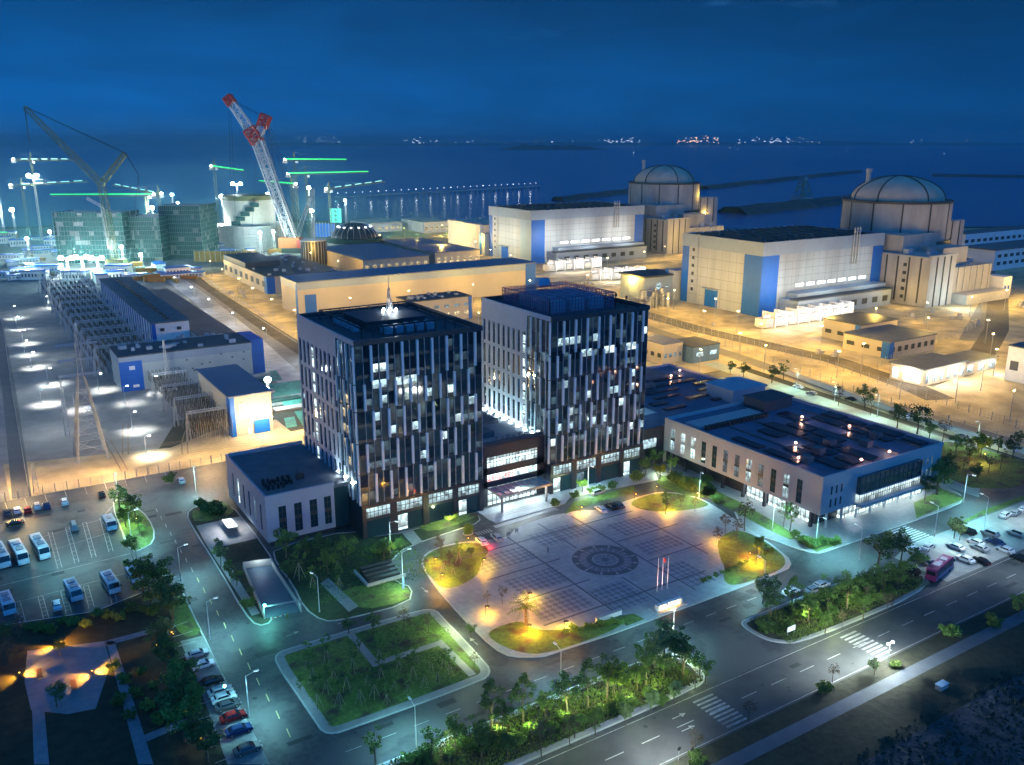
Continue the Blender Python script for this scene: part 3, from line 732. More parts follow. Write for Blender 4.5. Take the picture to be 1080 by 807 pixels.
L_DIM2 = lit_mat('lit_office_low', (.35,.7,.85), .13)
def tower(name, label, x0, x1, y0, y1, h, zb, lits, side_col, seed):
    rnd = random.Random(seed)
    t = thing(name, label, 'office tower', (x0, y0, 0))
    yg = y0 + 12.5                      # glass part of the side wall ends here
    MB().box(x0+.3, y0+.3, 0, x1, y1, h-1.2).build('core', M_STONE, t)
    n = 17; pw = (x1-x0)/n; fl = (h-zb)/10.0
    # curtain wall: front
    b = MB()
    for i in range(n):
        for k in range(10):
            g = rnd.random(); b.m(GL[0] if g < .4 else GL[1] if g < .56 else GL[3] if g < .86 else L_FAINT if g < .97 else GL[2])
            xa, xb_ = x0+i*pw+.05, x0+(i+1)*pw-.05; za, zz = zb+k*fl+.9, zb+(k+1)*fl-.08; ti = rnd.uniform(-.02,.02)
            b.quad((xa,y0+ti,za),(xb_,y0-ti,za),(xb_,y0-ti,zz),(xa,y0+ti,zz))
    b.m(M_SPAN)
    for k in range(10): b.box(x0,y0+.03,zb+k*fl-.05,x1,y0+.28,zb+k*fl+.88)
    b.box(x0,y0+.03,h-.15,x1,y0+.28,h)
    b.build('curtain_wall', None, t)
    b = MB(); ns = 5; pws = (yg-y0)/ns
    for i in range(ns):
        for k in range(10):
            g = rnd.random(); b.m(GL[1] if g < .35 else GL[0] if g < .55 else L_FAINT)
            ya, yb_ = y0+i*pws+.05, y0+(i+1)*pws-.05; za, zz = zb+k*fl+.7, zb+(k+1)*fl-.08; ti = rnd.uniform(-.015,.015)
            b.quad((x0+ti,ya,za),(x0+ti,ya,zz),(x0-ti,yb_,zz),(x0-ti,yb_,za))
    b.m(M_SPAN)
    for k in range(10): b.box(x0+.03,y0+.01,zb+k*fl-.05,x0+.28,yg,zb+k*fl+.68)
    b.box(x0+.03,y0+.01,h-.15,x0+.28,yg,h)
    b.build('curtain_wall', None, t)
    # fins: five staggered storeys-high rows
    rows = [(zb, zb+fl*2), (zb+fl*2, zb+fl*4), (zb+fl*4, zb+fl*6), (zb+fl*6, zb+fl*7.7), (zb+fl*7.7, h+.1)]
    b = MB(); th = MB()
    for i in range(1, n):
        x = x0+i*pw
        th.box(x-.07, y0-.22, zb, x+.07, y0-.002, h)
        for r, (za, zz) in enumerate(rows):
            if (i+r) % 2 == 0: b.box(x-.31, y0-.55, za+.1+rnd.uniform(0,.5), x+.31, y0-.02, zz-.25)
    b.build('facade_fins', M_FIN, t); th.build('mullions', mat('mullion_metal',(.3,.36,.42),rough=.4,metal=.3,var=.1), t)
    b = MB()
    for i in range(ns+1):
        y = y0+i*pws if i else y0+.3
        for r, (za, zz) in enumerate(rows):
            if (i+r) % 2 == 0 or i == 0 and r % 2: b.box(x0-.5, y-.22, za+.1, x0-.02, y+.22, zz-.25)
            else: b.box(x0-.2, y-.05, za, x0-.02, y+.05, zz)
    b.build('facade_fins', M_FIN, t)
    # solid side wall with tall recessed windows
    b = MB(); ncol = 9; cw = (y1-yg)/ncol; zt = h-5.2; nr = 5; rh = (zt-zb-1)/nr
    b.box(x0-.1, yg, zt, x0+.29, y1, h); b.box(x0-.1, yg, zb-2, x0+.29, y1, zb+1)
    for i in range(ncol+1):
        w_ = .78 if 0 < i < ncol else .5
        y = yg+i*cw; ya = max(yg, y-w_); yb_ = min(y1, y+w_)
        b.box(x0-.1, ya, zb+1.001, x0+.29, yb_, zt-.001)
    for r in range(1, nr): 
        for i in range(ncol): b.box(x0-.07, yg+i*cw+.8, zb+1+r*rh-.55, x0+.285, yg+(i+1)*cw-.8, zb+1+r*rh+.55)
    b.box(x0-.1, y1, zb-2, x1, y1+.3, h-.003)
    b.box(x1+.003, y0+.3, 0, x1+.3, y1, h-.003)
    b.build('side_wall', M_TCONC, t)
    for i in range(ncol):
        b = MB()
        for r in range(nr):
            for s in (0, 1):
                g = rnd.random(); b.m(GL[0] if g < .5 else GL[3] if g < .85 else GL[2])
                za = zb+1.6+r*rh+s*(rh-1.2)/2; 
                b.quad((x0+.1,yg+i*cw+.8,za),(x0+.1,yg+i*cw+.8,za+(rh-1.2)/2-.1),(x0+.1,yg+(i+1)*cw-.8,za+(rh-1.2)/2-.1),(x0+.1,yg+(i+1)*cw-.8,za))
        b.build('window_strip', None, t)
    # lit stair column on the side wall
    for r in range(nr*2):
        za = zb+1.6+(r//2)*rh+(r%2)*(rh-1.2)/2
        c = side_col
        MB().box(x0-.04, yg+c*cw+.85, za+.2, x0+.06, yg+(c+1)*cw-.85, za+(rh-1.2)/2-.4).build('window', L_LOBBY, t)
    for _ in range(12):
        i = rnd.randrange(ncol); r = rnd.randrange(nr*2-2); za = zb+1.6+(r//2)*rh+(r%2)*(rh-1.2)/2
        if i == side_col: continue
        MB().box(x0-.03, yg+i*cw+.9, za+.2, x0+.06, yg+i*cw+.9+(cw-1.8)*.6, za+(rh-1.2)/2-1.2).build('window', rnd.choice((L_DIM, L_COOL, L_DIM)), t)
    for i in range(ns):
        for k in range(10):
            if rnd.random() < (.4 if 2 < k < 7 else .14):
                za = zb+k*fl+1.0
                MB().box(x0-.06, y0+i*pws+.35, za, x0-.03, y0+(i+1)*pws-.35, za+2.2).build('window', L_WARMW if (2 <= k <= 6 and i in (1,2,3) and seed == 1) else L_DIM, t)
    # lit windows on the front
    seen = set()
    for (px, py, wpan, kind) in lits:
        x, z = on_y(px, py, y0); i = int((x-x0)/pw); k = int((z-zb)/fl)
        if not (0 <= i < n and 0 <= k < 10): continue
        for d in range(wpan):
            if (i+d, k) in seen or i+d >= n: continue
            seen.add((i+d, k))
            zz = zb+k*fl+1.0; m_ = {0: L_DIM, 1: L_COOL, 2: L_LOBBY, 3: L_WARMW}[kind]
            MB().box(x0+(i+d)*pw+.25, y0-.05, zz+.25, x0+(i+d+1)*pw-.25, y0-.03, zz+(2.4 if kind != 0 else 2.0)).build('window', m_, t)
    for k in range(30):
        i = rnd.randrange(n); r = rnd.randrange(10)
        if (i, r) in seen: continue
        seen.add((i, r)); zz = zb+r*fl+1.2; x = x0+i*pw
        MB().box(x+.25, y0-.05, zz, x+pw-.25, y0-.03, zz+rnd.uniform(1.6,2.6)).build('window', L_DIM2, t)
    # base storeys: second-floor band of lit windows between dark piers, ground floor glass
    b = MB(); b.box(x0, y0-.3, zb-.9, x1, y0+.25, zb-.06); b.box(x0, y0-.25, 5.0, x1, y0+.25, 5.7)
    bays = [(.03,.22),(.27,.48),(.53,.735),(.78,.965)]
    edges = [0] + [e for q in bays for e in q] + [1]
    for a, c in zip(edges[::2], edges[1::2]): b.box(x0+(x1-x0)*a, y0-.4, 0, x0+(x1-x0)*c, y0+.28, zb-.9)
    b.build('base_frame', M_STONE, t)
    for q, (a, c) in enumerate(bays):
        xa, xb_ = x0+(x1-x0)*a, x0+(x1-x0)*c
        o = MB().box(xa+.1, y0-.02, 5.75, xb_-.1, y0+.2, zb-1).build('window', L_COOL, t)
        f = MB()
        for s in range(1, 6): f.box(xa+(xb_-xa)*s/6-.07, y0-.12, 5.75, xa+(xb_-xa)*s/6+.07, y0-.03, zb-1)
        f.box(xa, y0-.11, (5.75+zb)/2-.4, xb_, y0-.035, (5.75+zb)/2-.25)
        f.build('window_frame', M_DARK, o)
        MB().box(xa+.05, y0, .2, xb_-.05, y0+.2, 4.95).build('ground_glazing', GL[2], t)
        if q in (1, 3) or (seed == 2 and q == 0):
            MB().box(xa+.3, y0-.05, .3, xa+(xb_-xa)*.4, y0-.02, 4.6).build('lit_doorway', L_LOBBY if seed == 1 or q != 1 else L_DIM, t)
    b = MB()
    b.box(x0+.3, yg, 0, x0+.29+.02, y1, zb)
    # roof and parapet
    MB().box(x0-.12, y0+.251, h+.01, x0+.4, y1-.2, h+1.3).build('side_parapet', M_TCONC, t)
    pb = MB()
    pb.box(x0-.12, y0-.3, h+.01, x1+.3, y0+.25, h+1.3)
    pb.box(x1-.25, y0+.251, h+.01, x1+.3, y1-.2, h+1.3); pb.box(x0-.12, y1-.199, h+.01, x1+.3, y1+.3, h+1.3)
    pb.build('parapet', M_SPAN, t)
    MB().box(x0+.41, y0+.26, h-1.19, x1-.26, y1-.21, h-.2).build('roof', M_ROOFD, t)
    return t
def C1(x, y): return (360+x/6.725, 340+y/6.725)
def C2(x, y): return (360+x/6.725, 450+y/6.725)
def C3(x, y): return (500+x/5.38, 290+y/5.38)
def C4(x, y): return (500+x/5.38, 420+y/5.38)
l1 = [(C1(215,300),2,2),(C1(220,412),2,1),(C1(380,380),2,1),(C1(535,355),1,1),(C1(640,450),1,1),(C1(795,505),1,2),(C1(165,520),1,0),(C1(275,500),1,1),
      (C1(170,620),1,3),(C1(945,290),1,0),(C1(945,595),1,1),(C1(272,720),1,1),(C1(852,718),1,2),(C1(545,760),1,1),(C2(388,66),1,1),(C2(543,28),1,1),(C2(740,95),1,2),(C2(603,222),1,1),(C2(655,322),1,0),(C2(200,320),2,0),(C1(870,690),3,0),(C1(930,330),1,0),(C2(300,280),2,0)]
l2 = [(C3(480,352),2,1),(C3(588,340),1,1),(C3(545,417),2,1),(C3(688,395),1,1),(C3(615,480),2,1),(C3(690,470),1,0),(C3(765,452),2,2),(C3(885,437),2,2),(C3(975,282),1,2),(C3(900,580),1,1),(C3(905,657),1,1),
      (C3(765,680),2,1),(C3(638,708),1,2),(C3(825,742),1,2),(C3(532,650),1,1),(C3(775,618),1,0),(C4(533,95),1,2),(C4(533,170),1,1),(C4(882,162),1,2),(C4(667,152),1,1),(C4(730,140),1,1),(C4(460,252),1,2),(C4(495,188),1,1),(C4(772,190),1,1),(C4(930,100),2,0),(C4(940,170),1,1),(C4(560,240),3,0),(C4(840,240),2,0),(C3(860,520),2,0)]
T1 = tower('office_tower', 'left of the two dark glass office towers, small white beacon mast on its roof', 79.0, 115.0, 198.7, 240.5, 51.5, 9.4, [(p[0],p[1],w_,k) for p,w_,k in l1], 5, 1)
T2 = tower('office_tower', 'right of the two dark glass office towers, reddish grid screens on its roof', 137.3, 172.4, 198.2, 236.5, 51.5, 9.4, [(p[0],p[1],w_,k) for p,w_,k in l2], 0, 2)
# roof gear, left tower
H0 = 51.31
b = MB(); b.box(90,216,H0,107,232,H0+2.0); b.box(89.4,215.4,H0+2.01,107.6,232.6,H0+2.35); b.build('penthouse', M_ROOFD, T1)
b = MB()
for x0,y0,x1,y1 in ((84,206,111,206.3),(84,206,84.3,236),(84,236,111,236.3),(111,206,111.3,236.3)): b.box(x0,y0,H0+2.6,x1,y1,H0+3.0)
for x in range(84,112,3):
    for y in (206,236): b.box(x,y,H0,x+.25,y+.25,H0+2.59)
b.build('roof_rail', M_DARK, T1)
b = MB()
for i in range(5):
    for j in range(2): b.box(92+i*3,208.5+j*2.2,H0,94.4+i*3,210.2+j*2.2,H0+1.6).cyl(93.2+i*3,209.3+j*2.2,H0+1.61,H0+1.9,.7,n=10)
for i in range(4): b.box(86,216+i*4,H0,87.6,218.5+i*4,H0+1.4)
b.build('roof_equipment', M_GREYC, T1)
mt_ = MB().lattice((101,226,H0+2.35),(101,226,H0+9),1.4,.4,1.3,.07).tube((101,226,H0+9),(101,226,H0+12),.08).build('mast', M_STEEL, T1)
b = MB()
for s in range(6):
    a = s*math.pi/3; b.box(101+2*math.cos(a)-.2,226+2*math.sin(a)-.2,H0+2.36,101+2*math.cos(a)+.2,226+2*math.sin(a)+.2,H0+3.1)
b.build('beacon', E_WHITE, T1)
light('beacon_light','POINT',None,(101,223.2,H0+4.5),(.85,.95,1),260,.3)
b = MB()
for k in range(7): b.tube((86+k*.01+k*3.8,232,H0),(86+k*3.8,232,H0+3.4),.09)
b.build('antennas', M_DARK, T1)
# roof gear, right tower: grid screens round cooling towers
M_PURP = mat('screen_mauve', (.34,.12,.2), rough=.6, var=.2)
b = MB()
for (xa,ya,xb_,yb_) in ((142,206,166,206),(142,206,142,232),(142,232,166,232),(166,206,166,232)):
    L_ = max(abs(xb_-xa),abs(yb_-ya)); n = int(L_/1.1)
    for k in range(n+1):
        x = xa+(xb_-xa)*k/n; y = ya+(yb_-ya)*k/n; b.box(x-.1,y-.1,H0,x+.1,y+.1,H0+5.0)
    for k in range(5):
        z = H0+.6+k*1.05; b.box(min(xa,xb_)-.07,min(ya,yb_)-.07,z,max(xa,xb_)+.07,max(ya,yb_)+.07,z+.16)
b.build('screen', M_PURP, T2)
b = MB()
for k in range(11): b.box(142,207.5+k*2.3,H0+4.6,166,207.62+k*2.3,H0+4.85)
b.build('screen_roof', M_PURP, T2)
b = MB()
for i in range(3):
    for j in range(2): b.box(145+i*7,209.5+j*10,H0,150+i*7,217+j*10,H0+3.4).cyl(147.5+i*7,213+j*10,H0+3.41,H0+4.3,1.6,n=16)
b.build('cooling_units', M_GREYC, T2)
b = MB().box(153,228,H0+4.9,157,231,H0+7).build('tank', mat('pale_blue_tank',(.25,.42,.55),rough=.4), T2)
b = MB()
for k in range(6): b.tube((168.5,204+k*5,H0),(168.5,204+k*5,H0+3),.1).box(168.3,203.8+k*5,H0+3,168.8,204.2+k*5,H0+3.9)
b.build('roof_posts', M_DARK, T2)

# low block on the left
LB = thing('office_block', 'low pale two storey block with dark tall windows against the left tower', 'building', (56.7, 207, 0))
x0,x1,y0,y1,h = 56.7,74.8,207.0,244.0,13.2
b = MB().box(x0+.25,y0+.25,1.6,x1,y1-.25,h-.9).box(x1+.003,y0+2,0,79,y1-6,h-1); b.build('core', M_STONE, LB)
b = MB()   # front wall with four openings
xs = [x0, 59.9,61.9, 64.0,66.0, 68.1,70.1, 72.0,73.9, x1]
for a,c in zip(xs[::2], xs[1::2]): b.box(a,y0,1.5,c,y0+.24,h)
for a,c in zip(xs[1:-1:2], xs[2:-1:2]): b.box(a,y0,10.6,c,y0+.24,h-.002); b.box(a,y0,1.5,c,y0+.24,2.9)
b.build('front_wall', M_TCONC, LB)
b = MB(); ys = [y0+.241]
wn = [(211+k*5.2, 212.5+k*5.2) for k in range(6)]
for a,c in wn: ys += [a,c]
ys.append(y1)
for a,c in zip(ys[::2], ys[1::2]): b.box(x0,a,1.5,x0+.24,c,h-.001)
for a,c in wn: b.box(x0,a,10.4,x0+.24,c,h-.001); b.box(x0,a,1.5,x0+.24,c,3.2)
b.build('side_wall', M_TCONC, LB)
for a,c in zip(xs[1:-1:2], xs[2:-1:2]):
    wdw = MB().box(a,y0+.12,2.9,c,y0+.2,10.6).build('window', GL[0], LB)
    MB().box(a,y0+.02,6.3,c,y0+.11,7.3).box((a+c)/2-.05,y0+.03,2.9,(a+c)/2+.05,y0+.11,10.6).box(a,y0+.04,8.9,c,y0+.11,9.0).box(a,y0+.04,4.8,c,y0+.11,4.9).build('frame', M_DARK, wdw)
for k,(a,c) in enumerate(wn):
    MB().box(x0+.12,a,3.2,x0+.2,c,10.4).build('window', L_LOBBY if k == 4 else GL[0] if k != 1 else L_DIM, LB)
MB().box(x0+.8,y0+.8,0,x1,y1-1,1.49).build('plinth', M_STONE, LB)
MB().box(x0-.05,y0-.05,h+.001,x1+.1,y0+.5,h+.9).box(x0-.05,y0+.501,h+.001,x0+.5,y1-.5,h+.9).box(x0-.05,y1-.499,h+.001,79,y1,h+.9).build('parapet', M_TCONC, LB)
MB().box(x0+.51,y0+.51,h-.89,79,y1-.51,h).build('roof', mat('grey_roof',(.13,.14,.16),rough=.8,var=.25,scale=.3), LB)
b = MB(); rr = random.Random(3)
for i in range(6):
    for j in range(4):
        if rr.random() < .85: b.cyl(59.5+i*1.3,213+j*1.5,h+.01,h+1.1+rr.random()*.5,.45,n=8)
b.box(68,216,h+.01,70,217,h+1.5).tube((68.5,216.5,h+1.5),(68.5,216.5,h+3),.1); b.build('roof_equipment', M_DARK, LB)
MB().box(74.81,y0+.4,1.5,78.9,y0+.6,h-1).build('link_glazing', GL[1], LB)

# link building with the main entrance
LK = thing('entrance_building', 'low link with lit lobby and glass canopy between the two office towers', 'building', (115.3, 200, 0))
x0,x1,y0,y1,h = 115.35,137.0,200.5,240,17.0
MB().box(x0,y0+.35,0,x1,y1,h-.8).build('core', M_STONE, LK)
b = MB(); b.box(x0,y0,14.5,x1,y0+.34,h+.8).box(x0,y0,9.3,x1,y0+.34,11.4).box(x0,y0,5.6,x1,y0+.34,7.3)
b.box(x0,y0,0,x0+2.2,y0+.34,14.499).box(x1-2.6,y0,0,x1,y0+.34,14.499); b.build('front_wall', M_STONE, LK)
wdw = MB().box(x0+2.2,y0+.15,11.4,x1-2.6,y0+.3,14.5).build('window', L_LOBBY, LK)
f = MB()
for k in range(1,16): f.box(x0+2.2+k*1.06-.06,y0+.05,11.4,x0+2.2+k*1.06+.06,y0+.14,14.5)
f.box(x0+2.2,y0+.055,12.8,x1-2.6,y0+.139,12.95); f.build('frame', M_DARK, wdw)
MB().box(x0+2.2,y0+.15,7.3,x1-2.6,y0+.3,9.3).build('window', L_LOBBY, LK)
MB().box(x0+2.2,y0+.15,.1,x1-2.6,y0+.3,5.6).build('lobby_glazing', L_LOBBY, LK)
f = MB()
for k in range(0,12): f.box(x0+2.4+k*1.45-.08,y0,.1,x0+2.4+k*1.45+.08,y0+.13,5.6)
f.box(x0+2.2,y0+.01,3.4,x1-2.6,y0+.12,3.55); f.build('door_frames', M_DARK, LK)
# red illuminated characters over the doors
s = MB()
def glyph(b, x, z, k, w_=1.0, hh=1.1, y=199.9):
    pats = (((0,0,1,.14),(0,.86,1,1),(.43,0,.57,1)), ((0,.43,1,.57),(.43,0,.57,1),(.1,.8,.9,.92)), ((0,0,.14,1),(.86,0,1,1),(0,.86,1,1),(.2,.4,.8,.52)), ((.43,.1,.57,1),(0,.6,1,.72),(0,0,1,.12),(.1,.3,.24,.6)))
    for (u0,v0,u1,v1) in pats[k%4]: b.box(x+u0*w_,y-.08-.004*k,z+v0*hh,x+u1*w_,y,z+v1*hh)
for k in range(4): glyph(s, x0+2.4+k*1.15, 7.6, k, .9, 1.3, 200.42)
for k in range(3): glyph(s, x0+7.8+k*1.15, 7.6, k+1, .9, 1.3, 200.42)
s.build('red_lettering', E_RED, LK)
b = MB().box(x0+2,193.6,5.25,x1-2.2,200.4,5.4).build('canopy', mat('canopy_glass',(.25,.33,.35),rough=.15,var=.1), LK)
f = MB()
for k in range(9): f.box(x0+2+k*2.18,193.4,5.41,x0+2.15+k*2.18,200.3,5.75)
f.box(x0+1.9,193.3,5.1,x1-2.1,193.55,5.8).box(x0+1.9,196.8,5.41,x1-2.1,196.95,5.6); f.build('canopy_frame', M_STEEL, b)
for xx in (x0+3.2, x1-3.6):
    MB().box(xx-.25,193.9,.1,xx+.25,194.4,5.2).build('canopy_column', M_STEEL, LK)
MB().box(x0,y0+.341,h-.79,x1,y1,h-.2).build('roof', mat('link_roof',(.2,.23,.25),rough=.8,var=.3,scale=.3), LK)
MB().box(x0,y0+.35,h-.199,x1,y0+2.5,h+1.2).build('parapet', M_ROOFD, LK)
s = MB()
for k in range(6): glyph(s, x0+5+k*1.9, h+1.25, k, 1.4, 1.6, 201.2)
s.build('rooftop_lettering', mat('navy_sign',(.02,.035,.08),rough=.5), LK)
b = MB().box(x0+3,y0+9,h-.19,x0+10,y0+14,h+1.5).box(x0+12,y0+20,h-.19,x0+18,y0+30,h+.8).build('roof_equipment', M_ROOF, LK)
for k in range(2): light('lobby_light','AREA' if False else 'POINT',None,(121+k*10,196.5,4.6),(.8,.97,1),1100,.6)
st = MB()
for k in range(4): st.box(113+k*.0,191.5+k*.9,.01,137,192.4+k*.9,.14+.04*k)
tag(st.build('entrance_steps', M_LSTONE), 'wide pale steps in front of the lit main entrance', 'steps')

# ---- right block
RB = thing('canteen_building', 'long pale two storey block with dark solar rows and lamps on its roof', 'building', (183, 139, 0))
x0,x1,y0,y1,h,zo = 183.2,235.5,139.2,200.5,14.4,4.6
MB().box(x0+.3,y0+.3,zo,x1-.3,y1-.3,h-1.0).build('core', M_STONE, RB)
MB().box(x0+3,y0+3.5,0,x1-2,y1-1,zo-.002).build('ground_core', M_STONE, RB)
M_RW = mat('pale_stone_panel', (.42,.44,.45), rough=.6, var=.07, scale=.3)
wy = []
for cxp, cyp in ((80,330),(108,342),(137,352),(167,365),(197,378),(228,392),(258,400),(292,415),(325,425),(360,437),(397,450),(432,462)):
    pass
ncol = 12; y_a, y_b = 146.5, 196.5
cyc = [y_b-(y_b-y_a)*k/(ncol-1) for k in range(ncol)]
b = MB(); prev = y0+.301
for yy in sorted(cyc):
    b.box(x0,prev,zo,x0+.29,yy-.95,h); b.box(x0,yy-.95,12.4,x0+.29,yy+.95,h-.001); b.box(x0,yy-.95,zo,x0+.29,yy+.95,zo+1.0); prev = yy+.95
b.box(x0,prev,zo,x0+.29,y1,h)
b.build('west_wall', M_RW, RB)
for k,yy in enumerate(cyc):
    m_ = {0:L_COOL,1:L_LOBBY,2:L_LOBBY,3:GL[1],4:GL[1],5:L_DIM,6:L_DIM,7:L_COOL,8:L_DIM,9:GL[1],10:L_COOL,11:GL[0]}[k]
    wdw = MB().box(x0+.12,yy-.95,zo+1,x0+.2,yy+.95,12.4).build('window', m_, RB)
    MB().box(x0+.01,yy-.95,8.7,x0+.11,yy+.95,9.5).box(x0+.02,yy-.06,zo+1,x0+.11,yy+.06,12.4).box(x0+.02,yy-.95,10.9,x0+.11,yy+.95,11).box(x0+.02,yy-.95,7.2,x0+.11,yy+.95,7.3).build('frame', M_GREYC if k in (1,2) else M_DARK, wdw)
# front wall: two groups of slits, big glass box
b = MB(); gx0, gx1 = 197.5, 224.5
b.box(x0,y0,zo,gx0,y0+.29,h+.001) if False else None
slA = [187.2,189.2,191.2]; slB = [227.2,229.2,231.2]
def slitwall(b, xa, xb_, sl):
    prev = xa
    for s_ in sl:
        b.box(prev,y0,zo,s_-.4,y0+.29,h); b.box(s_-.4,y0,12.0,s_+.4,y0+.29,h-.001); b.box(s_-.4,y0,8.4,s_+.4,y0+.29,9.6); b.box(s_-.4,y0,zo,s_+.4,y0+.29,6.0); prev = s_+.4
    b.box(prev,y0,zo,xb_,y0+.29,h)
slitwall(b, x0, gx0, slA); slitwall(b, gx1, x1, slB); b.box(gx0,y0,12.6,gx1,y0+.29,h-.001)
b.build('front_wall', M_RW, RB)
for s_ in slA+slB:
    for za in (6.0, 9.6): MB().box(s_-.4,y0+.12,za,s_+.4,y0+.2,za+2.4).build('window', GL[0] if s_ in slA else L_DIM, RB)
MB().box(x1+.001,y0+.3,zo,x1+.3,y1,h).box(x0+.3,y1+.001,zo,x1+.3,y1+.3,h-.002).build('rear_wall', M_RW, RB)
g = MB().box(gx0,y0-1.2,7.9,gx1,y0+.25,12.59).build('glass_bay', GL[1], RB)
f = MB()
for k in range(14): f.box(gx0+k*2.07-.06,y0-1.3,7.9,gx0+k*2.07+.06,y0-1.205,12.59)
f.box(gx0,y0-1.29,10.2,gx1,y0-1.21,10.35); f.build('frame', M_SPAN, g)
g = MB().box(gx0,y0-1.2,5.3,gx1,y0+.25,7.6).build('lit_window_band', L_LOBBY, RB)
f = MB()
for k in range(28): f.box(gx0+k-.05,y0-1.28,5.3,gx0+k+.05,y0-1.205,7.6)
f.box(gx0,y0-1.27,6.6,gx1,y0-1.21,6.7); f.build('frame', M_DARK, g)
MB().box(gx0-.5,y0-2.6,4.45,gx1+1,y0+.28,5.2).box(gx0,y0-1.3,7.61,gx1,y0+.2,7.89).build('ledge', M_RW, RB)
g = MB().box(195,y0+2.2,.1,231,y0+3.4,4.4).build('ground_glazing', L_LOBBY, RB)
f = MB()
for k in range(25): f.box(195+k*1.5-.07,y0+2.05,.1,195+k*1.5+.07,y0+2.15,4.4)
f.box(195,y0+2.06,2.9,231,y0+2.14,3.0); f.build('frame', M_DARK, g)
for k in range(8): MB().cyl(187+k*6.2,y0+.8,0,zo-.002,.35,n=12).build('column', M_RW, RB)
for k,(ya,yb_) in enumerate(((160.5,167),(152.3,158.8),(144,150.6))):
    g = MB().box(x0+2.6,ya,.1,x0+2.9,yb_,4.4).build('ground_glazing', L_LOBBY, RB)
    f = MB()
    for q in range(5): f.box(x0+2.4,ya+(yb_-ya)*q/4-.06,.1,x0+2.55,ya+(yb_-ya)*q/4+.06,4.4)
    f.build('frame', M_DARK, g)
for k in range(8): MB().box(x0+.3,142+k*8.1,0,x0+1.1,142.8+k*8.1,zo-.002).build('column', M_STONE, RB)
for yy in (147,155,163): light('ground_floor_light','POINT',None,(x0+1.4,yy,3.6),(.8,.97,1),260,.4)
for xx in (199,206,213,220,227): light('ground_floor_light','POINT',None,(xx,y0+1.2,3.5),(.78,.97,1),330,.4)
pb = MB().box(x0-.05,y0-.05,h+.002,x1+.35,y0+.5,h+1).box(x0-.05,y0+.501,h+.002,x0+.5,y1,h+1).box(x1-.2,y0+.501,h+.002,x1+.35,y1,h+1).box(x0+.501,y1-.5,h+.002,x1-.201,y1,h+1)
pb.build('parapet', M_RW, RB)
MB().box(x0+.51,y0+.51,h-.99,x1-.21,y1-.51,h).build('roof', mat('blue_grey_roof',(.08,.13,.2),rough=.7,var=.3,scale=.3), RB)
b = MB(); rr = random.Random(8)
M_SOL = mat('solar_panel', (.008,.012,.03), rough=.25, var=.2)
for r in range(8):
    x = x0+4+r*6.1
    y = y0+3
    while y < y1-16:
        L_ = rr.uniform(6,15)
        if y+L_ > y1-14: break
        if rr.random() < .82: b.box(x,y,h+.25,x+rr.choice((3.2,4.0,4.6)),y+L_,h+.6)
        y += L_+rr.uniform(.8,2)
b.build('solar_panels', M_SOL, RB)
b = MB()
for k in range(5): b.box(x0+6+k*8.5,y0+10+3*(k%3),h+.01,x0+8.5+k*8.5,y0+13+3*(k%3),h+2)
for k in range(4): b.box(x0+12+k*11,y0+2,h+.01,x0+12.3+k*11,y1-16,h+.5)
b.build('roof_vents', M_ROOF, RB)
b = MB().box(x0+3,y1-12,h+.02,x0+31,y1-6,h+.6)
b.build('flat_rooflight', mat('pale_roof_sheet',(.4,.42,.42),rough=.5,var=.1), RB)
b = MB()
for k in range(18): b.box(x0+4+k*1.5,y1-15,h+.02,x0+5+k*1.5,y1-13.4,h+1.3)
b.build('condenser_row', M_DARK, RB)
MB().box(x0+33,y1-11,h+.01,x0+46,y1-2,h+3.4).box(x0+32.6,y1-11.4,h+3.41,x0+46.4,y1-1.6,h+3.8).build('plant_room', M_ROOFD, RB)
for k,(cxx,cyy) in enumerate(((448,216),(583,243),(430,290),(438,333),(617,338),(697,315))):
    px, py = 680+cxx/2.7, 360+cyy/2.7; x, y = at(px, py, h+1.0)
    lp = thing('roof_lamp', ['small amber lamp by the plant room on the right block roof','small amber lamp in the middle of the right block roof','small amber lamp left of centre on the right block roof','small amber lamp nearest the left edge of the right block roof','small amber lamp near the front edge of the right block roof','small amber lamp nearest the far right corner of the right block roof'][k],
               'lamp', (x,y,h), 0, 'amber lamps on the right block roof')
    MB().tube((x,y,h),(x,y,h+1),.08).build('post', M_STEEL, lp); MB().dome(x,y,h+1,.4,.45,10,3).build('lamp_head', E_ROOFL, lp)
    light('roof_light','POINT',None,(x,y,h+1.7),(1,.5,.32),110,.3)
# ---- rear block
R2B = thing('rear_block', 'low dark-roofed block behind the right block, beside the right tower', 'building', (174, 205, 0))
h2 = 11.5
MB().box(173.2,201.2,0,240,262,h2).build('wall', M_RW, R2B)
MB().box(173.2,201.2,h2+.002,240,201.8,h2+1).box(173.2,261.4,h2+.002,240,262,h2+1).box(173.2,201.801,h2+.002,173.8,261.399,h2+1).box(239.4,201.801,h2+.002,240,261.399,h2+1).build('parapet', M_TCONC, R2B)
MB().box(173.81,201.81,h2+.001,239.39,261.39,h2+.2).build('roof', mat('deep_roof',(.07,.12,.19),rough=.7,var=.3,scale=.3), R2B)
b = MB(); rr = random.Random(5)
for r in range(7):
    y = 214+r*6; x = 196
    while x < 234:
        L_ = rr.uniform(5,12)
        if rr.random() < .75 and x+L_ < 238: b.box(x,y,h2+.4,x+L_,y+rr.choice((2.2,3.4)),h2+.8)
        x += L_+1
b.build('solar_panels', M_SOL, R2B)
MB().box(222,209,h2+.21,238,222,h2+4.2).box(221.5,208.5,h2+4.21,238.5,222.5,h2+4.8).build('plant_room', M_TCONC, R2B)
MB().box(176,214,h2+.21,192,234,h2+.5).build('rooflight', mat('pale_teal_roof',(.3,.42,.45),rough=.4,var=.1), R2B)
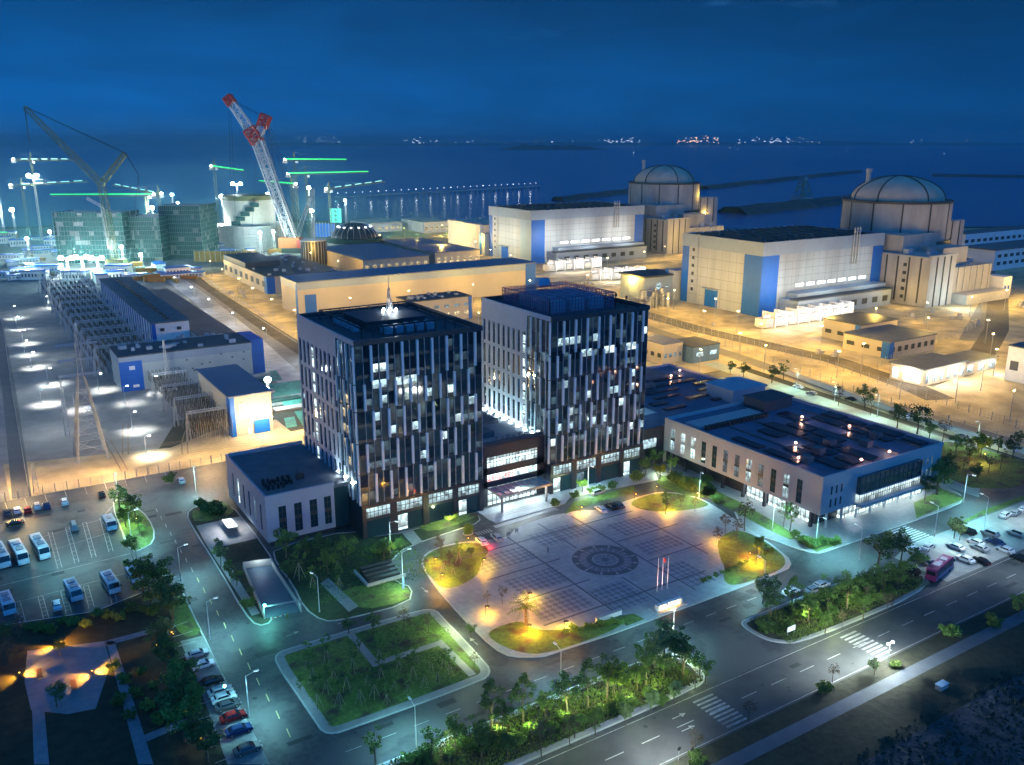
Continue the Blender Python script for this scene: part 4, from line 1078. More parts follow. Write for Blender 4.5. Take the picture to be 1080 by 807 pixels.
MB().box(176,238,h2+.21,212,240,h2+2.4).box(206,246,h2+.21,226,258,h2+1.8).build('roof_equipment', M_ROOF, R2B)
b = MB()
b.box(173.19-.15,202,2,173.19,212,10); b.build('window', L_COOL, R2B)
light('roof_light','POINT',None,(183,219,h2+3),(.6,.95,1),330,.5)
for k,(cxx,cyy) in enumerate(((75,100),(100,85),(190,143))):
    px, py = 680+cxx/2.7, 360+cyy/2.7; x, y = at(px, py, h2+1.0)
    lp = thing('roof_lamp', ['left one of two close amber lamps on the rear block roof','right one of two close amber lamps on the rear block roof','single amber lamp farther right on the rear block roof'][k], 'lamp', (x,y,h2+.2), 0, 'amber lamps on the rear block roof')
    MB().tube((x,y,h2+.2),(x,y,h2+1.2),.08).build('post', M_STEEL, lp); MB().dome(x,y,h2+1.2,.4,.45,10,3).build('lamp_head', E_ROOFL, lp)
    light('roof_light','POINT',None,(x,y,h2+1.9),(1,.5,.32),90,.3)
# link between right tower and rear block (dark)
LK2 = thing('tower_annex', 'dark low annex with one lit window right of the right tower', 'building', (172.8,199,0))
MB().box(172.75,200.2,0,182.8,201.15,12.8).build('wall', M_STONE, LK2)
MB().box(174.2,200.05,6.5,179.5,200.19,9.5).build('window', L_COOL, LK2)

# ---- garage ramp with retaining walls and portal
RP = thing('garage_ramp', 'sunken garage ramp with pale side walls beside the left road', 'ramp', (50,172,0))
p = poly_px(((279,652),(318,645),(287,596),(257,600)), .2)
MB().quad(*[(q[0],q[1],.17) for q in p]).build('ramp_surface', mat('ramp_blue',(.07,.11,.15),rough=.6,var=.2), RP)
def wall_between(a, c, z0, z1, t, b):
    p_, q_ = Vector((a[0],a[1],0)), Vector((c[0],c[1],0)); d = (q_-p_).normalized(); n = Vector((-d.y,d.x,0))*t/2
    b.prism([(v.x,v.y) for v in (p_-n,q_-n,q_+n,p_+n)], z0, z1)
b = MB(); wall_between(p[0], p[3], .02, 1.3, .3, b); wall_between(p[1], p[2], .02, 1.3, .3, b); wall_between((p[2][0],p[2][1]+.4),(p[3][0],p[3][1]+.4), .02, 1.8, .3, b)
b.build('side_walls', M_CONC, RP)
b = MB(); 
for q in (p[0],p[1]): b.box(q[0]-.15,q[1]-.15,0,q[0]+.15,q[1]+.15,2.8)
wall_between(p[0], p[1], 2.81, 3.1, .3, b); b.build('portal', M_STEEL, RP)
E_CY = mat('cyan_lamp', (.3,.6,.6), var=0, emit=(.2,1,.9), estr=20)
MB().rbox(p[0][0]+.2,p[0][1]-.1,3.3,.5,.3,.4).build('signal_lamp', E_CY, RP)
light('ramp_light','POINT',None,(p[0][0]+.2,p[0][1]-.9,3.4),(.2,1,.85),380,.2)
light('ramp_light','POINT',None,((p[2][0]+p[3][0])/2,(p[2][1]+p[3][1])/2-1.2,2.6),(.75,.95,1),110,.3)
# louvred vent housing in the courtyard
x, y = at(398,608)
VH = thing('vent_housing', 'low dark stepped louvre housing in the courtyard lawn', 'vent housing', (x,y,.13))
b = MB()
for k in range(4): b.box(x-3.5+k*.2,y-3.2+k*1.9,.13,x+4.5+k*.2,y-2.0+k*1.9,1.3+.1*k)
b.build('louvres', M_DARK, VH); MB().box(x-4.2,y-4,.13,x+5.6,y-3.6,.9).box(x-4.2,y-3.59,.13,x-3.8,y+4.4,.9).build('kerb_wall', M_CONC, VH)

# small floods washing the side walls from the lower roofs
for yy in (206,214,222,230):
    light('wall_wash','SPOT',None,(134.2,yy,18.2),(.62,.97,1),900,.25,130,1,(.35,0,1))
for yy in (206,213):
    light('wall_wash','SPOT',None,(76.6,yy,14.6),(.8,.95,1),500,.25,130,1,(.35,0,1))
b = MB()
for yy in (206,210,214,218,222,226,230,234): b.box(136.0,yy-.5,17.0,136.5,yy+.5,17.35)
b.build('wall_wash_lamps', E_WHITE, LK)
b = MB()
for yy in (203,208,213): b.box(78.3,yy-.5,14.3,78.7,yy+.5,14.6)
b.build('wall_wash_lamps', E_WHITE, LB)

b = MB()
for (x0_,y0_,x1_,y1_) in ((98,300,112,318),(99,322,116,338),(101,342,118,362),(104,366,112,384),(92,300,96,312)): b.quad((x0_,y0_,.03),(x1_,y0_,.03),(x1_+3,y1_,.03),(x0_+3,y1_,.03))
struct(b.build('ground_netting', mat('green_ground_net',(.05,.26,.2),rough=.8,var=.6,scale=.5)))
# ================================================================== works: halls, reactors
def hatz(x, y, py):
    lo, hi = -60.0, 300.0
    for _ in range(50):
        m = (lo+hi)/2
        f0 = x*math.sin(AZ)+y*math.cos(AZ); u0 = m-CAMH
        d = f0*math.cos(PIT)-u0*math.sin(PIT); u = f0*math.sin(PIT)+u0*math.cos(PIT)
        if 403.5-FOC*u/d > py: lo = m
        else: hi = m
    return lo
E_WIN = mat('clerestory_glow', (.8,.8,.8), var=0, emit=(.95,1,.95), estr=2.2)
M_HROOF = mat('hall_roof', (.045,.055,.075), rough=.7, var=.4, scale=.1)
M_HWALL = mat('hall_cladding', (.38,.40,.40), rough=.6, var=.22, scale=.05, stretch=(3,3,.4))
M_CYANW = mat('pale_blue_cladding', (.3,.42,.5), rough=.5, var=.08)
def hall(label, x0, y0, x1, y1, h, dw, first):
    t = thing('turbine_hall', label, 'industrial hall', (x0, y0, 0), 0, 'great halls in front of the domed buildings')
    MB().box(x0+.5,y0+.5,0,x1-.5,y1-.5,h-1.5).build('core', M_CONC, t)
    b = MB(); zb = h*.82
    b.box(x0,y0+dw+6,0,x0+.49,y1-6,zb-.002); b.box(x0+14,y0,13,x1-10,y0+.49,zb-.002); b.box(x0+14,y0,0,x1-10,y0+.49,12.998)
    b.build('wall', M_HWALL, t)
    b = MB(); b.box(x0-.3,y0-.3,zb,x1+.3,y0+.48,h); b.box(x0-.3,y0+.481,zb,x0+.48,y1+.3,h); b.box(x1-.48,y0+.481,zb,x1+.3,y1+.3,h); b.box(x0+.481,y1-.3,zb,x1-.481,y1+.3,h)
    b.build('fascia', M_GREYC, t)
    MB().box(x0-.1,y0,0,x0+.48,y0+dw+6,zb-.003).build('corner_panel', M_CYANW if first else M_BLUE, t)
    for q in ((x0+.481,y0-.1,0,x0+14,y0+.4,zb-.003),(x0-.1,y1-6,0,x0+.48,y1,zb-.003),(x1-10,y0-.1,0,x1-.1,y0+.4,zb-.003)): MB().box(*q).build('corner_panel', M_BLUE, t)
    b = MB().box(x0+.6,y0+.6,h-1.49,x1-.6,y1-.6,h-.6); b.build('roof', M_HROOF, t)
    b = MB()
    for k in range(int((x1-x0-8)/7)): b.box(x0+6+k*7,y0+5,h-.59,x0+8+k*7,y1-5,h+.5)
    for k in range(int((x1-x0-12)/14)):
        for j in range(3): b.box(x0+9+k*14,y0+10+j*17,h-.5,x0+12.5+k*14,y0+15+j*17,h+1.5)
    b.build('roof_ridges', M_ROOFD, t)
    # annex along the long side
    MB().box(x0+16,y0-15,0,x1-8,y0-.51,10).box(x0+22,y0-9,10.002,x1-6,y0-.51,13).build('annex', M_GREYC, t)
    MB().box(x0+15.5,y0-15.5,10.001,x1-7.5,y0-9.01,10.8).build('annex_roof', M_ROOFD, t)
    n = 7
    for k in range(n):
        xa = x0+30+k*(x1-x0-42)/n
        MB().box(xa,y0-.2,15.5,xa+(x1-x0-42)/n*.72,y0-.02,17.3).build('clerestory_window', E_WIN, t)
    b = MB()
    for k in range(8): b.box(x0+24+k*10,y0-15.1,3,x0+29+k*10,y0-15.002,6.5)
    b.build('annex_windows', M_DARK, t)
    b = MB()
    for k in range(1,6): b.box(x0-.03,y0+dw+6,zb*k/6-.1,x0-.001,y1-6,zb*k/6+.1)
    for k in range(1,5): b.box(x0+14,y0-.03,13+(zb-13)*k/5-.1,x1-10,y0-.001,13+(zb-13)*k/5+.1)
    for k in range(1,int((x1-x0-24)/6)): b.box(x0+14+k*6-.08,y0-.045,13,x0+14+k*6+.08,y0-.031,zb-.1)
    for k in range(1,int((y1-y0-dw-12)/6)): b.box(x0-.045,y0+dw+6+k*6-.08,0.1,x0-.031,y0+dw+6+k*6+.08,zb-.1)
    b.build('cladding_seams', mat('seam_grey',(.2,.2,.19),rough=.7,var=.1), t)
    b = MB()
    for s in (0,.8): b.tube((x0-.5,y1-15+s,0),(x0-.5,y1-15+s,h+1),.07,.07,4)
    for k in range(40): b.tube((x0-.5,y1-15,k*(h/40)),(x0-.5,y1-14.2,k*(h/40)),.05,.05,3)
    b.build('ladder', M_STEEL, t)
    MB().box(x0-.2,y0+dw+26,.1,x0-.02,y0+dw+37,11).build('blue_door', M_BLUE, t)
    MB().box(x0-3,y0+dw+25,11.2,x0-.02,y0+dw+38,11.7).build('door_canopy', M_GREYC, t)
    b = MB()
    for k in range(6): b.box(x0-.12,y1-11,8+k*5,x0-.01,y1-9,10+k*5)
    b.build('side_windows', M_DARK, t)
    b = MB()
    for k in range(3):
        xx = x0+(x1-x0)*.72+k*2.6; b.tube((xx,y0-.9,h-18),(xx,y0-.9,h+5),.35,.35,8)
    for z in (h-14,h-8,h-3,h+2): b.box(x0+(x1-x0)*.72-.8,y0-1.1,z,x0+(x1-x0)*.72+6,y0-.6,z+.4)
    b.build('vent_pipes', M_STEEL, t)
    # blue stair block past the far corner
    MB().box(x0-3,y1+3,0,x0+12,y1+12,h*.44).build('end_block', M_HWALL, t)
    MB().box(x0-3.2,y1+9,0,x0-3.01,y1+12.1,h*.44+.5).build('end_panel', M_BLUE, t)
    return t
TH2 = hall('nearer of two great pale halls with blue corners, right of the office towers', 394.7, 356, 505, 423, 43.5, 8, False)
TH1 = hall('farther of two great pale halls with blue corners, behind the right office tower', 407.5, 620, 529, 688, 44.5, 10, True)
for (x, y, z, ax, ay) in ((440,330,30,0,.35),(480,330,30,0,.35),(405,334,30,-.1,.35)):
    light('wall_flood','SPOT',None,(x,y,z-8),(.72,.95,1),9000,.6,110,1,(ax,1,-.15))
for (x, y) in ((460,596),(500,596),(425,596)): light('wall_flood','SPOT',None,(x,y,22),(.9,.97,.95),15000,.6,110,1,(0,1,-.1))
for (x, y, c) in ((372,385,WARM),(376,415,WARM)): light('wall_flood','SPOT',None,(x,y,18),(1,.9,.7),3200,.6,120,1,(1,0,0))
for (x, y) in ((382,650),(380,675)): light('wall_flood','SPOT',None,(x,y,20),(.85,1,.92),15000,.6,120,1,(1,0,-.05))

def reactor(label, cx, cy, r):
    t = thing('reactor_building', label, 'reactor building', (cx, cy, 0), 0, 'domed concrete buildings')
    MB().cyl(cx,cy,0,61.5,r,n=56).build('containment_wall', M_CONCD, t)
    b = MB()
    for k in range(12):
        a = math.pi*2*k/12+.2; px_, py_ = cx+r*math.cos(a), cy+r*math.sin(a); b.rbox(px_,py_,47.5,.5,1.0,28,a)
    b.cyl(cx,cy,60.2,61.7,r+.6,n=56); b.cyl(cx,cy,33,36,r+1.2,n=56)
    b.build('buttresses', M_DARK, t)
    d = MB().dome(cx,cy,61.72,r*.86,15.5,48,10).build('dome', mat('dome_concrete',(.42,.35,.27),rough=.9,var=.3,scale=.12), t, smooth=True)
    b = MB()
    for a0 in (-1.3,-.55,.1,.75,1.6,2.6,3.2,3.9):
        pts = []
        for j in range(13):
            th = math.pi/2*j/12*1.0
            pts.append((cx+r*.865*math.cos(th)*math.cos(a0-AZ+math.pi*1.5*0), cy+r*.865*math.cos(th)*math.sin(a0-AZ), 61.8+15.6*math.sin(th)))
        for p, q in zip(pts, pts[1:]): b.tube(p, q, .5, .5, 4)
    b.build('dome_ribs', M_DARK, d)
    b = MB().cyl(cx-r*.48,cy+r*.35,70,80,1.6,n=10).cyl(cx-r*.48,cy+r*.35,80,82,2.2,n=10); b.build('vent_stack', M_CONC, t)
    # auxiliary blocks round the drum
    ox, oy = cx-553, cy-381
    def bk(nm, x0,y0,z0,x1,y1,z1,m_=M_CONCD): return MB().box(x0+ox,y0+oy,z0,x1+ox,y1+oy,z1).build(nm, m_, t)
    a = bk('auxiliary_block', 505.5,320,0,532,362,31)
    bk('parapet', 505,319.5,31.002,532.5,321,32.2)
    b = MB()
    for k in range(3): b.box(512+ox+k*7,319.5+oy,0,512.6+ox+k*7,319.98+oy,31)
    for k in range(4): b.box(505+ox,326+oy+k*8,2,505.48+ox,326.8+oy+k*8,30)
    for k in range(5): b.box(504.8+ox,336+oy,4+k*5,505.45+ox,338+oy,6+k*5)
    b.build('wall_ribs', M_DARK, t)
    bk('auxiliary_block', 533.5,324,0,580,366,22)
    b = MB()
    for k in range(7): b.box(535+ox+k*7,323.4+oy,0,536+ox+k*7,323.98+oy,22)
    b.build('wall_ribs', M_CONC, t)
    bk('auxiliary_block', 533,330,22.002,560,360,34); bk('auxiliary_block', 512,345,31.003,548,372,42)
    bk('fuel_block', 575,366,0,612,412,46); bk('fuel_block', 566,352,0,590,365.9,30,M_CONC)
    b = MB()
    for k in range(4): b.box(579+ox+k*9,365.5+oy,22.1,579.7+ox+k*9,365.98+oy,45.8)
    b.build('wall_ribs', M_DARK, t)
    b = MB()
    rr = random.Random(int(cx))
    for k in range(16):
        x = ox+rr.uniform(508,575); y = oy+rr.uniform(326,344); b.box(x,y,31.1 if x-ox < 530 else 22.1,x+rr.uniform(2,5),y+rr.uniform(2,4),(31.1 if x-ox<530 else 22.1)+rr.uniform(1.5,3.5))
    b.build('roof_equipment', M_GREYC, t)
    bk('gatehouse', 536,312,0,584,323,6,M_CONC); bk('gatehouse', 586,318,0,596,330,13,M_WHITE)
    b = MB()
    for k in range(2): b.box(588+ox+k*4,317.9+oy,3,590+ox+k*4,317.98+oy,7)
    b.build('gatehouse_windows', M_BLUE, t)
    return t
RX2 = reactor('right one of two domed concrete drums, at the right edge by the sea', 553, 383, 35)
RX1 = reactor('left one of two domed concrete drums, behind the far pale hall', 598, 672, 34.5)
for (x,y,z,w_,c) in ((520,306,9,7000,COOL),(545,300,14,9000,WARM),(575,300,14,9000,WARM),(600,306,14,7000,WARM),(560,345,26,1500,WARM),(590,345,34,2500,WARM),
                   (492,330,9,3000,WARM),(590,595,26,5000,WARM),(560,590,14,5000,WARM),(620,640,50,4000,WARM),(625,600,14,6000,WARM),(640,655,30,3000,WARM)):
    light('works_light','POINT',None,(x,y,z),c,w_,.6)
# side building at the far right
AB = thing('administration_block', 'long low pale block with dark window rows at the right edge beyond the dome', 'building', (700,390,0))
b = MB()
b.box(700,392,0,900,420,16).box(705,421,0,905,436,26).build('wall', M_WHITE, AB)
for (y,z0) in ((391.9,4),(391.9,10),(420.9,19)):
    b = MB()
    for k in range(22): b.box(704+k*8.8,y-.1,z0,709+k*8.8,y,z0+2.6)
    b.build('window_row', M_DARK, AB)
MB().box(699,391,16.01,901,420.9,17).box(704,421,26.01,906,437,27).build('roof', M_ROOF, AB)

# transformers beside the halls
M_TWHITE = mat('transformer_paint', (.75,.75,.72), rough=.5, var=.15)
tf = thing('transformer', 'first tall white lit transformer from the left beside the nearer pale hall', 'transformer', (0,0,0), 0, 'transformers beside the nearer pale hall')
MB().box(-3,-2.4,.4,3,2.4,5).build('tank', M_TWHITE, tf)
b = MB()
for s in (-1,1):
    for k in range(9): b.box(-2.8+k*.64,s*2.45,.8,-2.55+k*.64,s*4.1,5.2)
b.build('radiators', M_TWHITE, tf)
b = MB()
for k in (-1,0,1): b.tube((k*1.7,0,5),(k*2.1,0,9.2),.35,.16,8)
b.build('bushings', M_STEEL, tf)
b = MB()
for k in range(12): b.tube((-2.4+4.8*k/12,-1.6,6.6),(-2.4+4.8*(k+1)/12,-1.6,6.6),.8,.8,10)
b.tube((-2,-1.6,5),(-2,-1.6,6.2),.15).tube((2,-1.6,5),(2,-1.6,6.2),.15); b.build('conservator', M_TWHITE, tf)
fw = MB().box(3.6,-5,0,4.2,5,8.5).build('fire_wall', M_WHITE, tf)
KT = list(tf.children)
spots = [(374+k*9.4, 333) for k in range(8)]
for i,(x,y) in enumerate(spots):
    if i == 0: tf.location = (x,y,0)
    else: dup(tf,(x,y,0),0,'%s tall white lit transformer from the left beside the nearer pale hall'%ORD[i],'transformer','transformers beside the nearer pale hall')
for i in range(6): dup(tf,(397+i*9,578,0),0,'%s tall white lit transformer from the left beside the farther pale hall'%ORD[i],'transformer','transformers beside the farther pale hall')
for i in range(5): dup(tf,(398+i*9,522-i*2,0),0,'%s white transformer in the row in front of the farther pale hall'%ORD[i],'transformer','transformers in front of the farther pale hall')
for (x,y) in ((378,322),(396,322),(414,322),(432,322),(400,568),(420,568),(440,568),(400,508),(418,506),(434,504)):
    light('transformer_light','POINT',None,(x,y,9),(1,.97,.9),3200,.5)
# switch-room with pipework left of the nearer hall
x,y = at(679,320); SR = thing('pump_house', 'small grey flat-roofed pump house with pipes left of the nearer pale hall', 'building', (363,426,0))
MB().box(368,428,0,398,452,16).build('wall', M_GREYC, SR); MB().box(367,427,16.002,399,453,17).build('roof', M_ROOFD, SR)
MB().box(378,427.9,8,382,427.98,12).box(386,427.9,9,388,427.98,11).build('window', L_COOL, SR)
b = MB(); rr = random.Random(4)
for k in range(12): b.cyl(352+rr.uniform(0,22),408+rr.uniform(0,14),0,rr.uniform(5,12),rr.uniform(.6,1.6),n=10)
for k in range(10): x = 350+rr.uniform(0,26); b.tube((x,406,rr.uniform(3,9)),(x,424,rr.uniform(3,9)),.4,.4,6)
b.build('pipework', M_STEEL, SR)

def shed(name, label, cat, x0,y0,x1,y1,h, wall, roof=M_ROOFD, eave=.4, blue=None, win=None, group=None, rows=1, equip=0, seed=0, fascia=None):
    t = thing(name, label, cat, (x0,y0,0), 0, group)
    MB().box(x0,y0,0,x1,y1,h).build('wall', wall, t)
    b = MB().box(x0-eave,y0-eave,h+.003,x1+eave,y1+eave,h+.5); b.build('roof', roof, t)
    if fascia: MB().box(x0-.15,y0-.15,h*.78,x1+.15,y0-.003,h-.003).box(x0-.15,y0-.14,h*.78,x0-.003,y1,h-.003).build('fascia', fascia, t)
    if blue:
        for q in blue: MB().box(*q).build('blue_panel', M_BLUE, t)
    if win:
        for (m_, n, z0, z1, face) in win:
            for k in range(n):
                if face == 'y': a = x0+(x1-x0)*(k+.25)/n; c = x0+(x1-x0)*(k+.75)/n; MB().box(a,y0-.22,z0,c,y0-.16,z1).build('window', m_, t)
                else: a = y0+(y1-y0)*(k+.25)/n; c = y0+(y1-y0)*(k+.75)/n; MB().box(x0-.22,a,z0,x0-.16,c,z1).build('window', m_, t)
    if equip:
        rr = random.Random(seed); b = MB()
        for k in range(equip):
            x = rr.uniform(x0+1,x1-4); y = rr.uniform(y0+1,y1-4); b.box(x,y,h+.501,x+rr.uniform(1,3),y+rr.uniform(1,3),h+.5+rr.uniform(.6,2))
        b.build('roof_equipment', M_GREYC, t)
    return t
M_BROOF = mat('blue_grey_sheet_roof', (.12,.15,.22), rough=.5, var=.12, scale=.2)
M_BEIGE = mat('beige_wall', (.46,.40,.30), rough=.7, var=.1, scale=.1)
shed('warehouse', 'very long beige hall with flat slate-blue roof behind the left tower', 'warehouse', 166.8,504,335,534,19.5, M_BEIGE, M_BROOF, .6,
     [(171,503.7,0,178,503.98,12),(327,503.7,0,335.2,503.98,19.4),(166.5,504,0,166.78,507,19.4)], None, fascia=M_GREYC)
shed('warehouse', 'beige block with cluttered dark roof left of the long beige hall', 'warehouse', 174.5,590,228,700,11.5, M_BEIGE, M_ROOFD, .3,
     [(174.3,590,0,174.48,596,11.4),(174.5,589.7,0,180,589.98,11.4)], [(M_DARK,8,4,8,'x'),(E_WIN,1,6,7,'y')], equip=26, seed=2)
MB().box(174.6,640,12.1,200,699,15.5).build('roof_annex', M_ROOFD, bpy.data.objects['warehouse.001'])
shed('workshop', 'small beige block with roof plant between the long beige hall and the left tower', 'workshop', 211,443,250,462,13, M_BEIGE, M_ROOFD, .3, [(248,442.7,0,250.2,442.98,13)], [(L_WARMW,6,3,5,'y'),(L_DIM,6,8,9.5,'y'),(E_WIN,1,6,7,'x')], equip=14, seed=9)
shed('warehouse', 'nearer of two slate-blue roofed halls with lit eaves beyond the long beige hall', 'warehouse', 262,632,318,735,12, M_BEIGE, M_BROOF, .8, None, [(L_WARMW,9,3,8,'y')])
shed('warehouse', 'farther of two slate-blue roofed halls with lit eaves beyond the long beige hall', 'warehouse', 330,644,372,755,12, M_BEIGE, M_BROOF, .8, None, [(L_WARMW,7,3,8,'y')])
shed('workshop', 'pale lit shed at the shore left of the farther pale hall', 'workshop', 448,900,480,960,12, M_WHITE, M_CONC, .4, None, [(L_WARMW,5,3,7,'y')])
shed('workshop', 'second pale shed at the shore, just left of the first one', 'workshop', 400,940,440,1000,10, M_WHITE, M_CONC, .4, None, [(L_WARMW,5,3,6,'y')])
shed('pump_station', 'stepped pale station with pipe racks touching the left end of the farther hall', 'pump station', 420,720,470,790,24, M_WHITE, M_CONC, .4, [(419.7,720,0,419.98,726,24)], [(M_DARK,6,8,11,'y'),(L_COOL,4,15,17,'y')], equip=20, seed=6)
# right-hand works offices
shed('guard_office', 'small beige building with blue corner in the middle of the three right yard offices', 'office', 368,250,404,276,8, M_BEIGE, M_ROOF, .6, [(367.7,250,0,367.98,254,8),(368,249.7,0,371,249.98,8)], [(M_DARK,7,3,5.5,'y'),(M_DARK,3,3,5,'x')])
shed('guard_office', 'small beige building farthest back of the three right yard offices', 'office', 382,277,412,300,10, M_BEIGE, M_ROOFD, .6, [(381.7,277,0,381.98,280,10)], [(M_DARK,3,3,5,'x')])
shed('gate_lodge', 'brightly lit glass-fronted lodge nearest of the three right yard offices', 'lodge', 338,212,368,228,7, M_BEIGE, M_ROOF, .8, None, [(L_LOBBY,6,1,5.5,'y'),(E_WIN,3,1,5.5,'x')])
shed('gate_lodge', 'low lit annex on the right end of the bright lodge', 'lodge', 369,213,394,226,5.5, M_BEIGE, M_ROOF, .6, None, [(L_LOBBY,3,1,4.5,'y')])
for q in ((345,206),(360,206),(334,218),(385,206)): light('lodge_light','POINT',None,(q[0],q[1],5.5),(1,.9,.75),2600,.5)
shed('utility_block', 'small beige block right of the right tower', 'utility block', 270,299,282,318,9.3, M_BEIGE, M_BROOF, .3, None, [(L_DIM,4,3,5,'y'),(M_DARK,4,3,5,'x')])
shed('utility_block', 'small blue-grey box joined to the beige block right of the right tower', 'utility block', 283,293,300,310,7.5, mat('slate_blue_wall',(.10,.18,.28),rough=.6), M_ROOFD, .2, None, [(L_COOL,2,3,5,'y')])
shed('utility_block', 'pale block cut by the right edge of the photo beside the round yard', 'utility block', 378,186,392,200,15, M_WHITE, M_ROOF, .2, None, [(M_DARK,2,5,9,'x')])
x,y = at(817,436); tk = thing('site_cabin', 'pale blue cabin standing alone on the dark yard at right', 'cabin', (x,y,0))
b = MB().box(x-2.4,y-1.5,.2,x+2.4,y+1.5,3.4); b.build('body', mat('pale_blue_box',(.2,.45,.55),rough=.5), tk); MB().box(x-2.6,y-1.7,3.402,x+2.6,y+1.7,3.7).build('roof', M_WHITE, tk)
for k in range(6): MB().box(x-2.2+k*.8,y-1.6,1.2,x-1.7+k*.8,y-1.502,2.4).build('window', M_DARK, tk)

# ---- left: small switch building, green-grey building, long hall
SB = shed('switch_building', 'small beige building with blue corner and blue door left of the left tower', 'switch building', 72.6,300,87.2,345,14.3, M_BEIGE, M_BROOF, .5,
     [(72.4,300,0,72.58,303.5,14.2),(72.6,299.7,0,74.2,299.98,14.2)], None)
MB().box(80.5,299.5,.1,86,299.78,5.2).build('blue_door', M_BLUE, SB); MB().box(79,298.4,5.4,87,299.9,5.7).build('door_canopy', M_WHITE, SB)
MB().box(76.6,299.6,8,77.3,299.98,12).box(75.8,299.6,8,76.2,299.98,12).build('vent_pipe', M_STEEL, SB)
MB().box(78.2,299.7,.1,79.6,299.9,2.4).build('notice_board', M_WHITE, SB)
for q in ((83,296,6),(76,294,8)): light('door_light','POINT',None,q,(1,.92,.75),900,.3)
GB = shed('control_building', 'long pale building with dark flat roof and blue left corner in the switchyard', 'control building', 49.8,382,104,404,14.5, mat('pale_green_wall',(.36,.42,.42),rough=.6,var=.12,scale=.2), M_ROOFD, .2,
     [(49.6,381.7,0,58.5,381.98,12.6),(104.003,384,0,110,404,15.2)], None, equip=16, seed=12, fascia=M_GREYC)
b = MB(); rr = random.Random(2)
for k in range(14): x = rr.uniform(60,102); z = rr.uniform(3,11); b.box(x,381.75,z,x+.7,381.96,z+.5)
b.build('vents', M_DARK, GB); MB().box(53.4,381.6,9,55.6,381.69,10.6).box(54.2,381.6,1.5,56.6,381.69,2.6).build('sign_plate', M_WHITE, GB)
LH = thing('switchgear_hall', 'very long hall with stepped dark roof running away behind the pale switchyard building', 'hall', (76,455,0))
MB().box(76.5,456,0,94,628,13).build('wall', M_WHITE, LH); MB().box(76,455.5,13.002,94.5,628.5,13.6).build('roof', M_ROOF, LH)
b = MB()
for k in range(24): b.box(76.2,460+k*7,0,76.48,461+k*7,12.9)
b.box(76.1,455.8,0,78,455.98,13); b.build('wall_ribs', M_BLUE, LH)
b = MB()
for k in range(20): b.box(84,462+k*8,13.601,86,465+k*8,14.4)
b.build('roof_vents', M_DARK, LH)
MB().box(94.51,440,0,112,600,7.5).build('lean_to', M_CONC, LH); MB().box(94.52,439.5,7.502,112.5,600.5,8).build('roof', mat('brown_grey_roof',(.11,.105,.11),rough=.8,var=.3,scale=.2), LH)
MB().box(80,455.7,9,82,455.98,10.5).box(88,455.7,9,90,455.98,10.5).build('window', M_DARK, LH)
MB().box(78,405,0,104,430,10).box(60,408,0,76,425,5).build('plant_block', M_CONC, LH)
b = MB(); rr = random.Random(1)
for k in range(14): x = rr.uniform(79,100); y = rr.uniform(406,426); b.cyl(x,y,10.001,10+rr.uniform(1,3),rr.uniform(.7,1.6),n=8)
b.build('roof_plant', M_GREYC, LH)
# white van between
# ---- switchyard gantries and equipment
def gantry_leg(w_, hh, s):
    b = MB()
    if True:
        b.lattice((s*w_/2-1.4,0,0),(s*w_/2,0,hh),.7,.5,1.4,.09,.05); b.lattice((s*w_/2+1.4,0,0),(s*w_/2,0,hh),.7,.5,1.4,.09,.05)
    return b
g0 = thing('gantry', 'first steel gantry from the front of the long switchyard', 'gantry', (58,415,0), 0, 'gantries of the long switchyard')
for s_ in (-1,1): gantry_leg(26,13,s_).build('leg', M_STEEL).parent = g0
MB().lattice((-13,0,13),(13,0,13),1.0,1.0,1.3,.09,.05).build('beam', M_STEEL).parent = g0
b = MB()
for k in range(6):
    x = -11+k*4.4; b.tube((x,0,12.4),(x,0,10),.22,.22,6)
b.build('insulators', M_DARK).parent = g0
for i in range(1,13): dup(g0,(58,415+i*22,0),0,'%s steel gantry from the front of the long switchyard'%ORD[i],'gantry','gantries of the long switchyard')
for i in range(5): dup(g0,(65.5,303+i*20,0),0,'%s steel gantry from the front beside the small blue-cornered building'%ORD[i],'gantry','gantries by the small switch building',scale=(.52,1,.8))
bay0 = thing('switch_bay', 'first row of insulator posts from the front of the long switchyard', 'switchgear', (58,420,0), 0, 'insulator rows of the long switchyard')
b = MB(); c = MB()
for k in range(9):
    x = -12+k*3
    for y in (-3,0,3): 
        b.tube((x,y,0),(x,y,3.2),.12,.12,4); c.tube((x,y,3.2),(x,y,6.2),.3,.16,6)
    c.tube((x,-3,6.3),(x,3,6.3),.08,.08,4)
b.build('stands', M_STEEL).parent = bay0; c.build('insulators', M_TRUNK).parent = bay0
for i in range(1,22): dup(bay0,(58,420+i*12.4,0),0,'%s row of insulator posts from the front of the long switchyard'%ORD[i],'switchgear','insulator rows of the long switchyard')
for i in range(8): dup(bay0,(66.2,300+i*11,0),0,'%s row of insulator posts from the front beside the small switch building'%ORD[i],'switchgear','insulator rows by the small switch building',scale=(.5,1,1.3))
